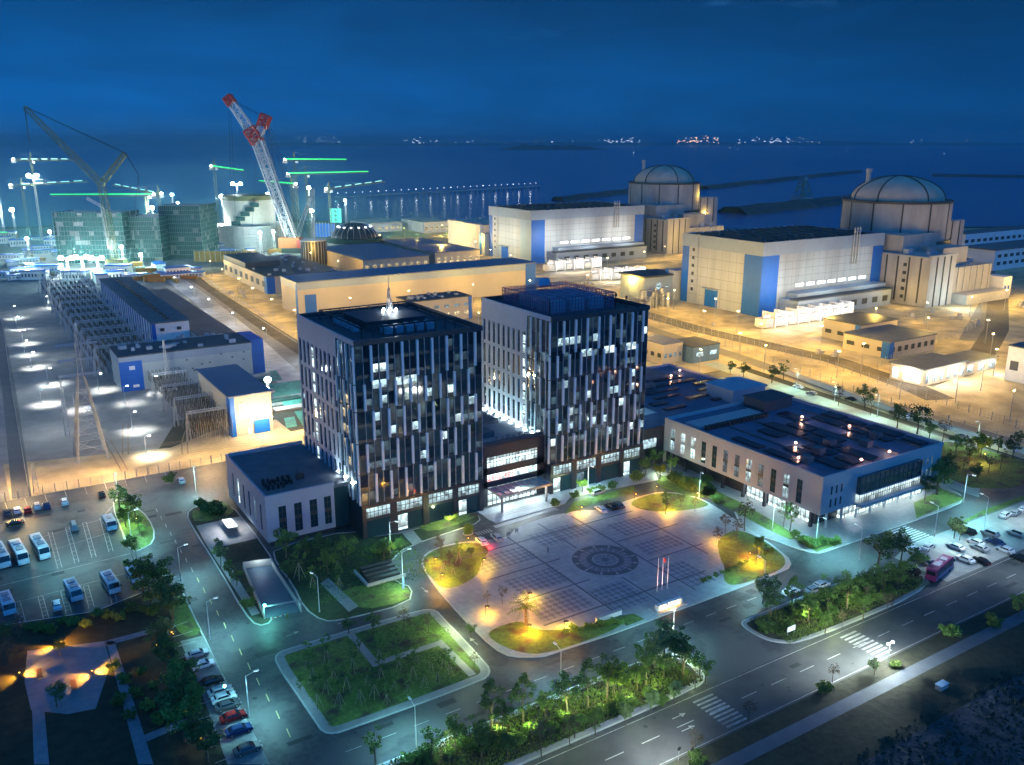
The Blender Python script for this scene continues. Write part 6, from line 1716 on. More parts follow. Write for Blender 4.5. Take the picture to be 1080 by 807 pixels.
# tyre tracks and small stores on the yards
rr = random.Random(91); vs = []; fs = []
for k in range(46):
    x, y = rr.choice(((rr.uniform(145,160),rr.uniform(420,700)),(rr.uniform(330,372),rr.uniform(200,520)),(rr.uniform(380,540),rr.uniform(270,318)),(rr.uniform(0,85),rr.uniform(280,308)),(rr.uniform(340,400),rr.uniform(480,600))))
    a = rr.choice((0,math.pi/2))+rr.uniform(-.25,.25); cv = rr.uniform(-.012,.012); n_ = rr.randint(12,30)
    for off in (-.9,.9):
        px_, py_, aa = x-math.sin(a)*off, y+math.cos(a)*off, a; m_ = len(vs)
        for j in range(n_):
            vs += [(px_-math.sin(aa)*.22,py_+math.cos(aa)*.22,.0265),(px_+math.sin(aa)*.22,py_-math.cos(aa)*.22,.0265)]
            if j: fs.append((m_+2*j-2,m_+2*j,m_+2*j+1,m_+2*j-1)[::-1])
            px_ += math.cos(aa)*2; py_ += math.sin(aa)*2; aa += cv*2
b = MB(); b.add(vs, fs); struct(b.build('tyre_tracks', mat('tyre_dust',(.2,.15,.09),rough=.9,var=.4)))
cs = thing('crate_stack', 'small stack of crates on the golden works yards', 'crates', (350,275,0), 0, 'crate stacks on the works yards')
b = MB().rbox(-1.4,0,.75,2.2,2,1.5,.05).rbox(1.3,.2,.6,2,1.8,1.2,-.1).rbox(-1.2,0,2.1,1.6,1.6,1.1,.3); b.build('crates', M_CONC).parent = cs
b = MB().rbox(-1.4,0,.05,2.5,2.3,.1,.05); b.build('pallet', M_RUST).parent = cs
for k in range(1,26):
    x, y = rr.choice(((rr.uniform(150,163),rr.uniform(440,700)),(rr.uniform(338,368),rr.uniform(260,440)),(rr.uniform(410,560),rr.uniform(275,312)),(rr.uniform(395,420),rr.uniform(430,470)),(rr.uniform(340,400),rr.uniform(480,590))))
    r_ = cs.copy(); COL.objects.link(r_); r_.location = (x,y,0); r_.rotation_euler = (0,0,rr.uniform(0,6)); r_.scale = (rr.uniform(.7,1.5),)*3
    for ch in cs.children: c = ch.copy(); COL.objects.link(c); c.parent = r_
# ================================================================== trees and plants
def leaf_mat(name, col, rnd=.25):
    m = mat(name, col, rough=.6, var=.45, scale=.8, rand=rnd, spec=.3)
    return m
LF_D = leaf_mat('leaves_dark', (.065,.12,.03)); LF_M = leaf_mat('leaves_mid', (.11,.19,.035)); LF_L = leaf_mat('leaves_light', (.16,.23,.09)); LF_Y = leaf_mat('leaves_lime', (.2,.28,.03))
def crown_mesh(name, material, cx, cz, rx, rz, clumps, per, leaf, seed, skirt=.15):
    rnd = random.Random(seed); b = MB(); vs = []; fs = []
    for c in range(clumps):
        while True:
            p = Vector((rnd.uniform(-1,1), rnd.uniform(-1,1), rnd.uniform(-1,1)))
            if .35 < p.length < 1: break
        q = Vector((p.x*rx, p.y*rx, cz+p.z*rz)); cr_ = rnd.uniform(.22,.42)*rx
        for k in range(per):
            d = Vector((rnd.gauss(0,1), rnd.gauss(0,1), rnd.gauss(0,.7))); d = d/ max(d.length,.01) * cr_ * rnd.random()**.4
            o = q+d; u = Vector((rnd.uniform(-1,1), rnd.uniform(-1,1), rnd.uniform(-.5,.5))).normalized(); w_ = u.cross(Vector((rnd.uniform(-1,1),rnd.uniform(-1,1),rnd.uniform(-1,1)))).normalized()
            s = leaf*rnd.uniform(.6,1.3); n = len(vs)
            vs += [tuple(o+u*s), tuple(o+w_*s*.55), tuple(o-u*s), tuple(o-w_*s*.55)]; fs.append((n,n+1,n+2,n+3))
    b.add(vs, fs); return b.build(name, material)
def trunk_mesh(h, r, cz, rx, rz, seed, n=7):
    rnd = random.Random(seed+50); b = MB()
    top = Vector((rnd.uniform(-.2,.2), rnd.uniform(-.2,.2), h)); mid = Vector((rnd.uniform(-.15,.15), rnd.uniform(-.15,.15), h*.5))
    b.tube((0,0,0), mid, r, r*.75, 7); b.tube(mid, top, r*.75, r*.4, 7)
    for k in range(n):
        a = 2*math.pi*k/n+rnd.random(); s = mid.lerp(top, rnd.uniform(.3,1)); e = Vector((math.cos(a)*rx*.65, math.sin(a)*rx*.65, cz+rnd.uniform(-.4,.6)*rz)); m_ = s.lerp(e,.5)+Vector((0,0,-.15))
        b.tube(s, m_, r*.34, r*.2, 5); b.tube(m_, e, r*.2, r*.07, 4)
    return b.build('trunk', M_TRUNK)
def make_tree(kind, seed):
    t = thing({'bushy':'broadleaf_tree','pale':'young_tree','lime':'young_tree','sap':'staked_sapling','shrub':'shrub','ball':'clipped_shrub','palm':'palm_tree','bare':'thin_tree','tall':'broadleaf_tree'}[kind], None, None, (0,0,-200))
    if kind == 'bushy': a = trunk_mesh(2.6,.16,3.6,2.0,1.7,seed); c = crown_mesh('crown', LF_D if seed%2 else LF_M, 0,3.8,2.0,1.8,19,52,.2,seed)
    if kind == 'tall': a = trunk_mesh(4.2,.17,5.0,1.7,2.4,seed); c = crown_mesh('crown', LF_M, 0,5.0,1.6,2.6,18,48,.19,seed)
    if kind == 'pale': a = trunk_mesh(2.8,.1,3.6,1.2,1.7,seed); c = crown_mesh('crown', LF_L, 0,3.7,1.25,1.9,24,50,.19,seed)
    if kind == 'lime': a = trunk_mesh(2.2,.12,3.0,1.5,1.2,seed); c = crown_mesh('crown', LF_Y, 0,3.0,1.5,1.3,26,60,.2,seed)
    if kind == 'sap':
        a = trunk_mesh(3.2,.06,3.0,.7,1.1,seed,5); c = crown_mesh('crown', LF_M, 0,3.4,.95,1.7,15,22,.14,seed)
        b = MB()
        for k in range(4): g = k*math.pi/2+.5; b.tube((.8*math.cos(g),.8*math.sin(g),0),(.06*math.cos(g),.06*math.sin(g),2.3),.03,.03,4)
        s = b.build('stakes', mat('stake_wood',(.4,.36,.26),rough=.8)); s.parent = t
    if kind == 'bare':
        a = trunk_mesh(4.0,.08,3.9,1.3,1.5,seed,12); c = crown_mesh('crown', leaf_mat('leaves_sparse',(.12,.09,.05)), 0,4.0,1.4,1.6,24,14,.15,seed)
    if kind == 'shrub': a = trunk_mesh(.5,.05,.7,.7,.4,seed,4); c = crown_mesh('crown', LF_M, 0,.75,1.0,.65,22,45,.14,seed)
    if kind == 'ball': a = trunk_mesh(.5,.08,.9,.6,.4,seed,4); c = crown_mesh('crown', LF_M, 0,.95,1.15,.8,46,90,.1,seed)
    if kind == 'palm':
        a = MB().tube((0,0,0),(.1,0,1.6),.28,.2,8).tube((.1,0,1.6),(.15,0,2.6),.2,.16,8).build('trunk', M_TRUNK)
        rnd = random.Random(seed); b = MB()
        for k in range(30):
            g = 2*math.pi*k/30+rnd.random()*.2; el = rnd.uniform(-.3,1.2); L_ = rnd.uniform(2.2,3.0); prev = Vector((.15,0,2.6)); d = Vector((math.cos(g)*math.cos(el),math.sin(g)*math.cos(el),math.sin(el)))
            for j in range(7):
                nx = prev+d*L_/7; d = (d+Vector((0,0,-.17))).normalized(); s = Vector((-math.sin(g),math.cos(g),0))*(.42*(1-abs(j-3)/5))
                for q in (-1,1): b.quad(tuple(prev),tuple(prev+d*.15),tuple(nx+s*q+Vector((0,0,-.15))),tuple(nx+s*q*.6))
                prev = nx
        c = b.build('crown', LF_M)
    a.parent = t; c.parent = t
    return t
PROTO = {k: [make_tree(k, s) for s in ss] for k, ss in (('bushy',(1,2,3)),('tall',(4,5)),('pale',(6,7)),('lime',(8,)),('sap',(9,10,11)),('bare',(12,13)),('shrub',(14,15)),('ball',(16,)),('palm',(17,)))}
USEDP = set()
rt = random.Random(21)
def plant(kind, x, y, label, cat, group, s=1.0, z=.14):
    p = rt.choice(PROTO[kind]); rz = rt.uniform(0,6.28); sc = s*rt.uniform(.72,1.2)
    if p.name not in USEDP:
        USEDP.add(p.name); p.location = (x,y,z); p.rotation_euler = (0,0,rz); p.scale = (sc,)*3; tag(p, label, cat, group); return p
    return dup(p, (x,y,z), rz, label, cat, group, sc)
def row(kindlist, pts, fmt, cat, group, s=1.0, z=.14):
    """pts in photo pixels of the tree's foot, ordered left to right"""
    for i, q in enumerate(sorted(pts, key=lambda q: q[0])):
        x, y = at(q[0], q[1], z); kd = kindlist[i%len(kindlist)] if len(q) < 3 else q[2]
        plant(kd, x, y, fmt % ORD[i], cat, group, s*(q[3] if len(q) > 3 else 1), z)
# strip between the two roads, bottom centre (front row and back row)
row(['bushy','tall'], [(396,806,'tall',.9),(455,804),(480,792),(503,786),(519,770,'tall'),(530,778),(552,762,'tall'),(575,757,'bushy',1.1),(598,752,'bushy',1.15),(620,745),(640,738,'tall'),(648,734,'lime',1.3),(672,728),(681,722,'tall',1.1),(700,715),(720,712,'bushy',1.1),(738,712)],
    '%s tree from the left in the back row of the strip below the plaza', 'tree', 'back row trees of the strip below the plaza', 1.15)
row(['bushy','tall'], [(508,800,'bushy',.9),(535,800,'bushy'),(571,798,'bare',1.2),(601,786,'bare',1.1),(606,778),(628,776,'tall',.9),(660,766,'pale'),(686,752,'pale',1.1),(711,742,'pale',.9),(733,728,'bare'),(744,720,'tall',.8)],
    '%s tree from the left in the front row of the strip below the plaza', 'tree', 'front row trees of the strip below the plaza', 1.1)
row(['pale'], [(700,700,'pale',1.35),(711,697,'pale',1.3),(690,704,'pale',1.0)], '%s pale tree from the left, lit by the street lamp below the monument', 'tree', 'pale trees lit by the lamp below the monument', 1.2)
row(['shrub'], [(430+k*14+rt.uniform(-4,4), 806-k*3.6+rt.uniform(-5,6)) for k in range(20)], '%s low shrub from the left along the strip below the plaza', 'shrub', 'low shrubs of the strip below the plaza', 1.3)
# right dark strip
row(['bushy','tall'], [(812,648,'bushy',.9),(835,648),(852,656),(872,650),(893,642),(912,636,'bushy',1.2),(930,628,'tall',1.2),(946,622,'bushy',1.2),(925,600,'bushy',1.2),(950,594,'bushy',1.1),(965,606)],
    '%s dark tree from the left in the strip beside the purple bus', 'tree', 'dark trees of the strip beside the purple bus', 1.3)
row(['bare','tall'], [(870,668,'tall',.7),(888,662,'bare',.9),(910,655,'tall',.7),(935,648,'bare',.9)], '%s thin tree from the left on the front edge of the dark right strip', 'tree', 'thin front trees of the dark right strip', 1.0)
row(['pale'], [(804,637,'pale',1.0),(815,634,'pale',1.1)], '%s pale lit tree at the left tip of the dark right strip', 'tree', 'pale trees at the tip of the right strip', 1.1)
row(['shrub'], [(806+k*12, 664-k*3.4+rt.uniform(-4,8)) for k in range(12)], '%s low shrub from the left in the dark right strip', 'shrub', 'low shrubs of the dark right strip', 1.4)
# grove of staked saplings
gs = []
for (px,py) in ((318,735),(330,720),(335,748),(345,730),(352,715),(358,745),(366,728),(372,708),(380,742),(388,722),(395,735),(402,715),(408,742),(416,728),(421,706),(430,732),(436,716),(440,700),(448,724),(455,708),(462,720),(468,703),(474,714),(345,700),(325,705),(400,698),(380,690)): gs.append((px,py))
gs.sort()
row(['sap'], [(q[0],q[1]) for q in gs], '%s staked sapling from the left in the bottom-centre lawn', 'sapling', 'staked saplings of the bottom lawn', 1.15)
row(['bushy'], [(368,668,'bushy',.7),(394,667,'bushy',.7)], '%s dark tree from the left at the narrow drive crossing above the sapling lawn', 'tree', 'dark trees at the drive crossing', 1.0)
row(['bare'], [(426,664,'bare',.9),(452,668,'bare',.8),(500,708,'bare',.9)], '%s thin young tree from the left along the upper kerb of the sapling lawn', 'tree', 'thin trees of the sapling lawn kerb', .9)
# courtyard
row(['bushy','sap','tall'], [(302,588,'bushy',1.1),(322,592,'bushy',1.2),(340,590,'bushy',1.1),(316,610,'sap',1.4),(330,618,'sap'),(346,606,'bushy',.9),(304,612,'bushy'),(358,620,'sap'),(356,600,'sap'),(366,594,'bushy',.9)],
    '%s tree from the left in the dark courtyard garden beside the ramp', 'tree', 'trees of the dark courtyard', 1.15)
row(['lime','ball'], [(405,590,'bushy',.9),(412,586,'lime',.9),(398,584,'ball',1.3),(421,578,'ball',1.5)], '%s lit shrub from the left by the bend near the left tower', 'shrub', 'lit shrubs by the bend', 1.0)
row(['lime'], [(473,553,'lime',.9),(480,551,'lime',.8)], '%s bright lime bush from the left under the left tower', 'bush', 'bright lime bushes under the left tower', .75)
x,y = at(514,549); plant('ball',104,187.6,'left one of two round green bushes in kerbed beds before the entrance','bush','round bushes before the entrance',1.15)
plant('ball',134,190.6,'right one of two round green bushes in kerbed beds before the entrance','bush','round bushes before the entrance',1.25)
row(['lime','shrub'], [(606,525,'shrub',1.3),(614,519,'lime',.9),(624,521,'shrub',1.6),(634,519,'shrub',1.3),(646,515,'shrub',1.2),(618,509,'bushy',.8)], '%s plant from the left in the lit bed under the right tower', 'plant', 'plants of the lit bed under the right tower', 1.0)
row(['lime','bushy','shrub'], [(681,500,'bushy'),(696,505,'lime',1.25),(671,508,'shrub',2),(712,508,'shrub',2),(722,514,'shrub',2),(735,518,'shrub',2),(690,494,'bushy',1.1),(708,498,'bushy'),(745,510,'shrub',2),(757,530,'shrub',1.8)], '%s plant from the left in the bed between right tower and plaza', 'plant', 'plants between right tower and plaza', 1.0)
# plaza lobes
row(['bare','bushy'], [(465,590,'bare',1.1),(474,598,'bare',1.1),(484,593,'sap',1.3),(478,606,'sap',1.2),(468,604,'sap',1.2),(497,588,'bushy',.7)], '%s tree from the left on the upper left plaza lawn', 'tree', 'trees of the upper left plaza lawn', .95)
x,y = at(555,660); plant('palm',x,y,'feathery palm lit amber on the lower left plaza lawn','palm tree',None,1.35)
row(['bare'], [(514,640,'bare',.9),(530,638,'bare',1),(497,672,'bushy',.55)], '%s thin tree from the left on the lower left plaza lawn', 'tree', 'thin trees of the lower left plaza lawn', .9)
row(['tall','bare'], [(702,542,'tall',.95),(718,535,'bare',.8),(733,540,'bare',1),(668,526,'bare',.7)], '%s tree from the left on the upper right plaza lawn', 'tree', 'trees of the upper right plaza lawn', 1.0)
row(['bare','bushy'], [(765,563,'bare',1.2),(776,570,'bare',1.1),(785,560,'bare',1.2),(800,586,'bushy',1.0),(757,577,'bare',.8)], '%s tree from the left on the lower right plaza lawn', 'tree', 'trees of the lower right plaza lawn', 1.15)
row(['shrub'], [(597+k*7.2, 668-k*1.2-(k%2)*3) for k in range(9)], '%s low shrub from the left beside the pale plaza wall', 'shrub', 'low shrubs beside the pale plaza wall', .85)
row(['shrub'], [(742+k*6.5, 614-k*2.9) for k in range(12)], '%s low shrub from the left on the lower right plaza lawn edge', 'shrub', 'low shrubs of the lower right plaza lawn', .7)
# right block surroundings
row(['bare','bushy','shrub'], [(833,560,'tall',.9),(826,556,'bare',1.1),(845,572,'shrub',1.6),(856,577,'shrub',1.6),(866,574,'shrub',1.5),(880,575,'shrub',1.4),(838,566,'shrub',1.4)], '%s plant from the left around the near corner of the right block', 'plant', 'plants at the near corner of the right block', 1.1)
row(['bushy','bare'], [(975,528,'bushy',1.2),(988,522,'bushy',1.3),(996,510,'bushy',1.2),(1000,497,'tall'),(1015,500,'bare',1.2),(1030,508,'bushy'),(1042,500),(1055,495,'bare'),(1022,486,'bushy',1.0),(1034,482,'lime',1.3),(1052,478),(1068,484),(1072,470,'bushy'),(1008,478,'bushy')],
    '%s tree from the left in the planted bank right of the right block', 'tree', 'trees of the bank right of the right block', 1.25)
row(['pale'], [(1006,568,'pale',1.4),(1012,570,'pale',1.2)], '%s pale tree from the left at the corner of the right car park', 'tree', 'pale trees of the right car park corner', 1.15)
row(['bushy','bare','pale'], [(826,402,'tall',1.3),(784,398,'bushy',1.0),(814,404,'bushy'),(770,394,'bushy'),(884,428),(912,432,'bushy',1.1),(946,452,'bushy',1.2),(967,458,'bushy',1.3),(980,462),(994,466,'bare'),(1019,474,'bushy',.9),(1032,477,'pale'),(918,438,'bare',1.2)],
    '%s tree from the left along the rear street behind the right block', 'tree', 'trees of the rear street', 1.35)
# bus park strip, garden
row(['tall','lime','bushy'], [(126,536,'tall',1.1),(134,540,'bushy',1.1),(143,546,'bushy',1.0),(133,556,'lime',1.0),(146,558,'bushy',.8),(150,566,'bushy',.7),(137,576,'shrub',1.5),(121,530,'bushy',.9)], '%s tree from the left in the strip at the right end of the bus park', 'tree', 'trees at the end of the bus park', 1.1)
row(['bushy','tall'], [(152,632,'tall',1.2),(162,626,'bushy',1.2),(170,634,'tall',1.1),(178,645,'bushy',1.2),(183,658,'bushy',1.1),(160,645,'bushy',1.1)], '%s tree from the left between the bus park and the left road', 'tree', 'trees between bus park and left road', 1.3)
row(['bushy','tall','pale'], [(170,690,'bushy',1.0),(176,704,'bushy',1.0),(182,716,'tall',1.0),(187,730,'tall',1.0),(194,744,'bushy',1.1),(199,758,'bushy',1.1),(206,770,'tall',1.1),(212,790,'bushy',1.0),(220,804,'bushy',1.0),(180,672,'pale'),(186,764,'bushy',1.0),(195,782,'bushy')],
    '%s tree from the left along the angled parking bays of the left road', 'tree', 'trees along the angled parking bays', 1.25)
row(['bushy','bare'], [(60,746,'bushy',.9),(64,692,'bushy',.6),(5,680,'bushy',.9),(20,672,'bare'),(8,700,'bare')], '%s tree from the left in the dark garden with the amber fans of light', 'tree', 'trees of the dark garden', 1.1)
row(['shrub'], [(30+k*12, 664-k*2.2+(k%3)*4) for k in range(12)]+[(120+k*6, 706+((k*37)%60)) for k in range(9)], '%s shrub from the left in the dark garden', 'shrub', 'shrubs of the dark garden', 1.3)
row(['shrub'], [(212+k*5, 535+((k*13)%9)) for k in range(5)], '%s shrub from the left on the small lawn beside the low left block', 'shrub', 'shrubs beside the low left block', 1.9)
row(['bushy'], [(130,524,'bushy',.7),(183,507,'bushy',.7),(178,509,'shrub',1.5)], '%s small tree from the left in the parking row along the amber fence', 'tree', 'small trees along the amber fence', .9)
row(['pale','shrub'], [(233,598,'pale',1.1),(242,608,'bushy',.6),(262,640,'shrub',1.5),(250,618,'bushy',.6),(265,630,'bushy',.6)], '%s plant from the left in the bed between left road and ramp', 'plant', 'plants between left road and ramp', 1.1)
# far verge of the outer road
row(['bare','shrub','bushy'], [(922,712,'bushy',.6),(944,704,'shrub',1.0),(1048,660,'shrub',1.8),(1074,650,'bushy',.9),(878,720,'bare',.8),(732,800,'bare'),(735,806,'shrub',1.2),(870,730,'shrub',1.2),(790,762,'bare',.8),(1000,672,'shrub',1.6)], '%s plant from the left on the grass beyond the outer road', 'plant', 'plants beyond the outer road', 1.1, .02)
rb = MB(); rr = random.Random(55)   # scrub tufts of the rocky slope: too many to count
vs = []; fs = []
for k in range(5200):
    x = rr.uniform(95,330); y = rr.uniform(50,74) if rr.random() < .85 else rr.uniform(74,77)
    hgt = rr.uniform(.2,1.1)*(.4+.9*abs(math.sin(x*.11)*math.cos(y*.23)))
    for j in range(4):
        a = rr.uniform(0,6.28); n = len(vs); s = rr.uniform(.1,.4)
        vs += [(x+math.cos(a)*s,y+math.sin(a)*s,0.02),(x-math.cos(a)*s,y-math.sin(a)*s,0.02),(x+rr.uniform(-.3,.3),y+rr.uniform(-.3,.3),hgt)]; fs.append((n,n+1,n+2))
rb.add(vs, fs); o = rb.build('scrub', mat('scrub_leaf',(.05,.07,.05),rough=.9,var=.5,scale=.5)); tag(o, 'dark scrub and tufts on the rocky slope in the bottom right corner', 'scrub', kind='stuff')
gb = MB(); vs = []; fs = []; 
def tufts(poly_fn, n, hmax, seed):
    r_ = random.Random(seed)
    for k in range(n):
        x, y = poly_fn(r_); hgt = r_.uniform(.1,hmax)
        for j in range(2):
            a = r_.uniform(0,6.28); m_ = len(vs); s = r_.uniform(.05,.2)
            vs.extend([(x+math.cos(a)*s,y+math.sin(a)*s,.14),(x-math.cos(a)*s,y-math.sin(a)*s,.14),(x+r_.uniform(-.15,.15),y+r_.uniform(-.15,.15),.14+hgt)]); fs.append((m_,m_+1,m_+2))
tufts(lambda r_: (r_.uniform(46,110),r_.uniform(106,117)), 9000, .5, 1)
tufts(lambda r_: (r_.uniform(134,182),r_.uniform(106,117)), 6000, .5, 2)
tufts(lambda r_: (r_.uniform(44,72),r_.uniform(131,143.5)), 2600, .18, 3)
tufts(lambda r_: (r_.uniform(60,77),r_.uniform(146,157)), 1300, .18, 4)
tufts(lambda r_: (r_.uniform(58,88),r_.uniform(172,195)), 3500, .35, 5)
gb.add(vs, fs); o = gb.build('long_grass', M_GRASS); tag(o, 'rough grass and ground cover in the planted strips and lawns', 'grass', kind='stuff')
for ks in PROTO.values():
    for p in ks:
        if p.name not in USEDP:
            for c in list(p.children): bpy.data.objects.remove(c)
            bpy.data.objects.remove(p)

# ================================================================== vehicles
CARP = {}
def car_proto(col, suv=False, van=False):
    key = (col, suv, van)
    paint = mat('car_paint_%s' % col, {'white':(.75,.75,.75),'silver':(.42,.44,.46),'black':(.015,.015,.018),'blue':(.02,.05,.16),'red':(.35,.02,.02),'grey':(.12,.125,.13)}[col], rough=.25, metal=.2 if col != 'white' else 0, var=0)
    t = thing('parked_car', None, None, (0,0,-200))
    L_ = 4.6; w2 = .9; H = 1.75 if suv else 1.45
    # side profile, lofted across with tapering roof
    if van: prof = [(-2.5,.35),(-2.5,1.1),(-2.4,2.0),(1.2,2.05),(2.0,1.25),(2.5,1.0),(2.55,.35)]
    elif suv: prof = [(-2.3,.35),(-2.3,1.0),(-2.1,1.1),(-1.95,H),(.6,H),(1.2,1.1),(2.2,.95),(2.3,.35)]
    else: prof = [(-2.3,.32),(-2.28,.85),(-1.7,.98),(-1.1,H),(.45,H),(1.2,.95),(2.15,.78),(2.3,.32)]
    def wid(z): return w2 if z < 1.0 else w2-.2*(z-1.0)/.5
    b = MB(); n = len(prof)
    vs = [(x,-wid(z),z) for x,z in prof]+[(x,wid(z),z) for x,z in prof]
    b.add(vs, [tuple(range(n)), tuple(range(n,2*n))[::-1]]+[(i+n,(i+1)%n+n,(i+1)%n,i) for i in range(n)])
    bd = b.build('body', paint); bd.parent = t
    md = bd.modifiers.new('bevel','BEVEL'); md.width = .07; md.segments = 2
    g = MB()
    if van: gl = [(1.25,2.02),(1.98,1.3)]; sx0, sx1, z0, z1 = -2.2,1.2,1.3,1.9
    elif suv: gl = [(.63,H-.03),(1.18,1.14)]; sx0, sx1, z0, z1 = -1.85,.75,1.12,H-.12
    else: gl = [(.5,H-.03),(1.17,1.0)]; sx0, sx1, z0, z1 = -1.35,.75,1.02,H-.1
    (xa,za),(xb_,zb_) = gl
    g.quad((xa+.03,-wid(za)+.08,za+.02),(xb_+.03,-wid(zb_)+.08,zb_+.02),(xb_+.03,wid(zb_)-.08,zb_+.02),(xa+.03,wid(za)-.08,za+.02))
    for s in (-1,1):
        ya, yb_ = s*(wid(z0)+.012), s*(wid(z1)+.012); inx = .25 if not van else 0
        g.quad((sx0-.1,ya,z0),(sx1+.3,ya,z0),(sx1-.15,yb_,z1),(sx0+inx,yb_,z1))
    if not van:
        g.quad((prof[3][0]-.03,-.6,H-.05),(prof[2][0]+.05,-.75,prof[2][1]+.06),(prof[2][0]+.05,.75,prof[2][1]+.06),(prof[3][0]-.03,.6,H-.05))
    g.build('windows', M_GLASS).parent = t
    for sx_ in (-1.45,1.45):
        for s in (-1,1):
            m_ = MB(); m_.tube((sx_,s*.7,.33),(sx_,s*.93,.33),.33,.33,12).m(M_STEEL) if False else None
            m_ = MB().m(M_RUBBER).tube((sx_,s*.7,.33),(sx_,s*.93,.33),.33,.33,12).m(M_STEEL).tube((sx_,s*.93,.33),(sx_,s*.945,.33),.18,.18,8); m_.build('wheel').parent = t
    for s in (-1,1):
        MB().box(2.24,s*.62-.16,.62,2.32,s*.62+.16,.78).build('headlight', E_HEAD).parent = t
        MB().box(-2.32,s*.65-.15,.7,-2.26,s*.65+.15,.88).build('tail_light', M_TAIL).parent = t
    return t
def place_car(px, py, rz, col, label, group, suv=False, van=False, z=.02, s=1.0):
    key = (col, suv, van)
    x, y = at(px, py, z+.5)
    if key not in CARP:
        p = car_proto(col, suv, van); CARP[key] = p; p.location = (x,y,z); p.rotation_euler = (0,0,rz); p.scale = (s,)*3
        return tag(p, label, 'van' if van else 'car', group)
    return dup(CARP[key], (x,y,z), rz, label, 'van' if van else 'car', group, s)
HY = math.pi/2
# fence-side row of the bus park
G_ = 'cars parked along the amber fence'
for i,(px,py,c,nm) in enumerate(((8,541,'grey','dark grey car, leftmost of the row by the amber fence'),(18,538.5,'white','white car second from the left by the amber fence'),(29,538,'red','reddish car with lit lamps in the row by the amber fence'),(39,534.5,'white','white car between the reddish and the dark blue one by the fence'),(49,534,'blue','dark blue car right of four close ones by the amber fence'),(68,530,'white','white car standing alone with gaps both sides by the amber fence'),(107,522,'black','black car standing alone by the amber fence near the tree strip'),(191,507,'white','white car farthest right along the amber fence'))):
    place_car(px,py,HY+.0,c,nm,G_,suv=(i in (3,5)))
light('car_tail_glow','POINT',None,at(21,552)+(1.0,),(1,.05,.03),60,.2)
place_car(78,556,HY,'silver','silver car alone in the marked bays of the bus park','cars in the bus park',van=True)
place_car(60,639,HY,'white','small white car between buses in the lower bus row','cars in the bus park',suv=True)
place_car(16,552,0.1,'black','black car with glowing red tail lamps left of the coaches','cars in the bus park')
# angled bays by the left road
for (px,py,c,nm) in ((214,701.5,'white','white car second from the top along the left road bays'),(223,719,'black','black car above the silver one in the left road bays'),(232,729,'silver','silver car close above a white one in the left road bays'),(236,736,'white','white car close below the silver one in the left road bays'),(246,756,'red','dark red car near the bottom of the left road bays'),(252,770,'blue','dark blue car, second lowest in the left road bays'),(261,790,'grey','grey car, lowest in the left road bays'),(240,744,'grey','grey car between the white and the dark red one in the left road bays'),(208,690,'silver','silver car at the very top of the left road bays')):
    place_car(px,py,0.0,c,nm,'cars in the bays of the left road',z=.16)
# plaza cars
for (px,py,c,nm,rz) in ((508,571,'white','white car with red light on it, left of two at the plaza top left',HY-.1),(524,567,'silver','silver car, right of two at the plaza top left',HY-.1),(634,537.5,'white','white car, left of three at the plaza top edge',HY-.1),(645,534.5,'black','black car in the middle of three at the plaza top edge',HY-.1),(652,533,'grey','grey car, right of three at the plaza top edge',HY-.1)):
    place_car(px,py,rz,c,nm,'cars parked at the plaza top edge',z=.14)
place_car(630,520,0.05,'silver','silver car driving past in front of the right tower',None,suv=True)
light('car_tail_glow','POINT',None,at(516,578)+(.7,),(1,.04,.02),90,.2)
# right car park
rc = [(964,581,'white','white car, left of two by the street above the dark strip trees'),(979,577,'white','white car, right of two by the street above the dark strip trees'),(971,592,'grey','grey car half hidden by trees left of the purple bus'),(960,602,'black','black car in the dark just left of the purple bus'),(984,596,'blue','dark blue car directly behind the purple bus'),
      (1008,577,'white','white car, left of two in the middle of the right car park'),(1020,561,'black','black car under the pale tree at the car park corner'),(1029,572,'white','white car, right of two in the middle of the right car park'),(1033,578,'silver','silver car just below the white pair in the right car park'),
      (1044,563,'silver','silver car above the middle pair in the right car park'),(1060,580,'white','white car, far right in the middle of the right car park'),(1034,592,'black','black car alone at the front of the right car park'),(1060,544,'white','white car, left of the far row of the right car park'),(1071,541,'silver','silver car, second of the far row of the right car park'),(1080,537,'white','white car at the photo edge in the far row of the right car park'),(1072,563,'silver','silver car near the right photo edge in the right car park'),(1018,590,'white','white car just right of the purple coach'),(1050,572,'blue','dark blue car between two rows of the right car park'),(1076,590,'black','black car low at the right photo edge of the car park')]
for i,(px,py,c,nm) in enumerate(rc): place_car(px,py,HY if i not in (0,1,12,13,14) else 0.15,c,nm,'cars of the right car park',suv=(i%3==0))
for (px,py,c,nm) in ((834,624,'white','white car, left of three at the kerb hidden by the dark strip trees'),(858,622,'silver','silver car, middle of three at the kerb hidden by the dark strip trees'),(866,617,'white','white car, right of three at the kerb hidden by the dark strip trees')):
    place_car(px,py,0.0,c,nm,'cars at the kerb of the dark strip')
for k,(px,py,c) in enumerate(((842,408,'white'),(856,415,'silver'),(884,416,'white'),(897,421,'black'),(953,440,'white'),(1015,460,'silver'),(1066,474,'white'))):
    place_car(px,py,HY+.08,c,'%s parked car from the left along the rear street'%ORD[k],'cars of the rear street')
x,y = at(178,413)
place_car(178,412,0,'white','white van parked in front of the pale switchyard building',None,van=True,s=1.35)

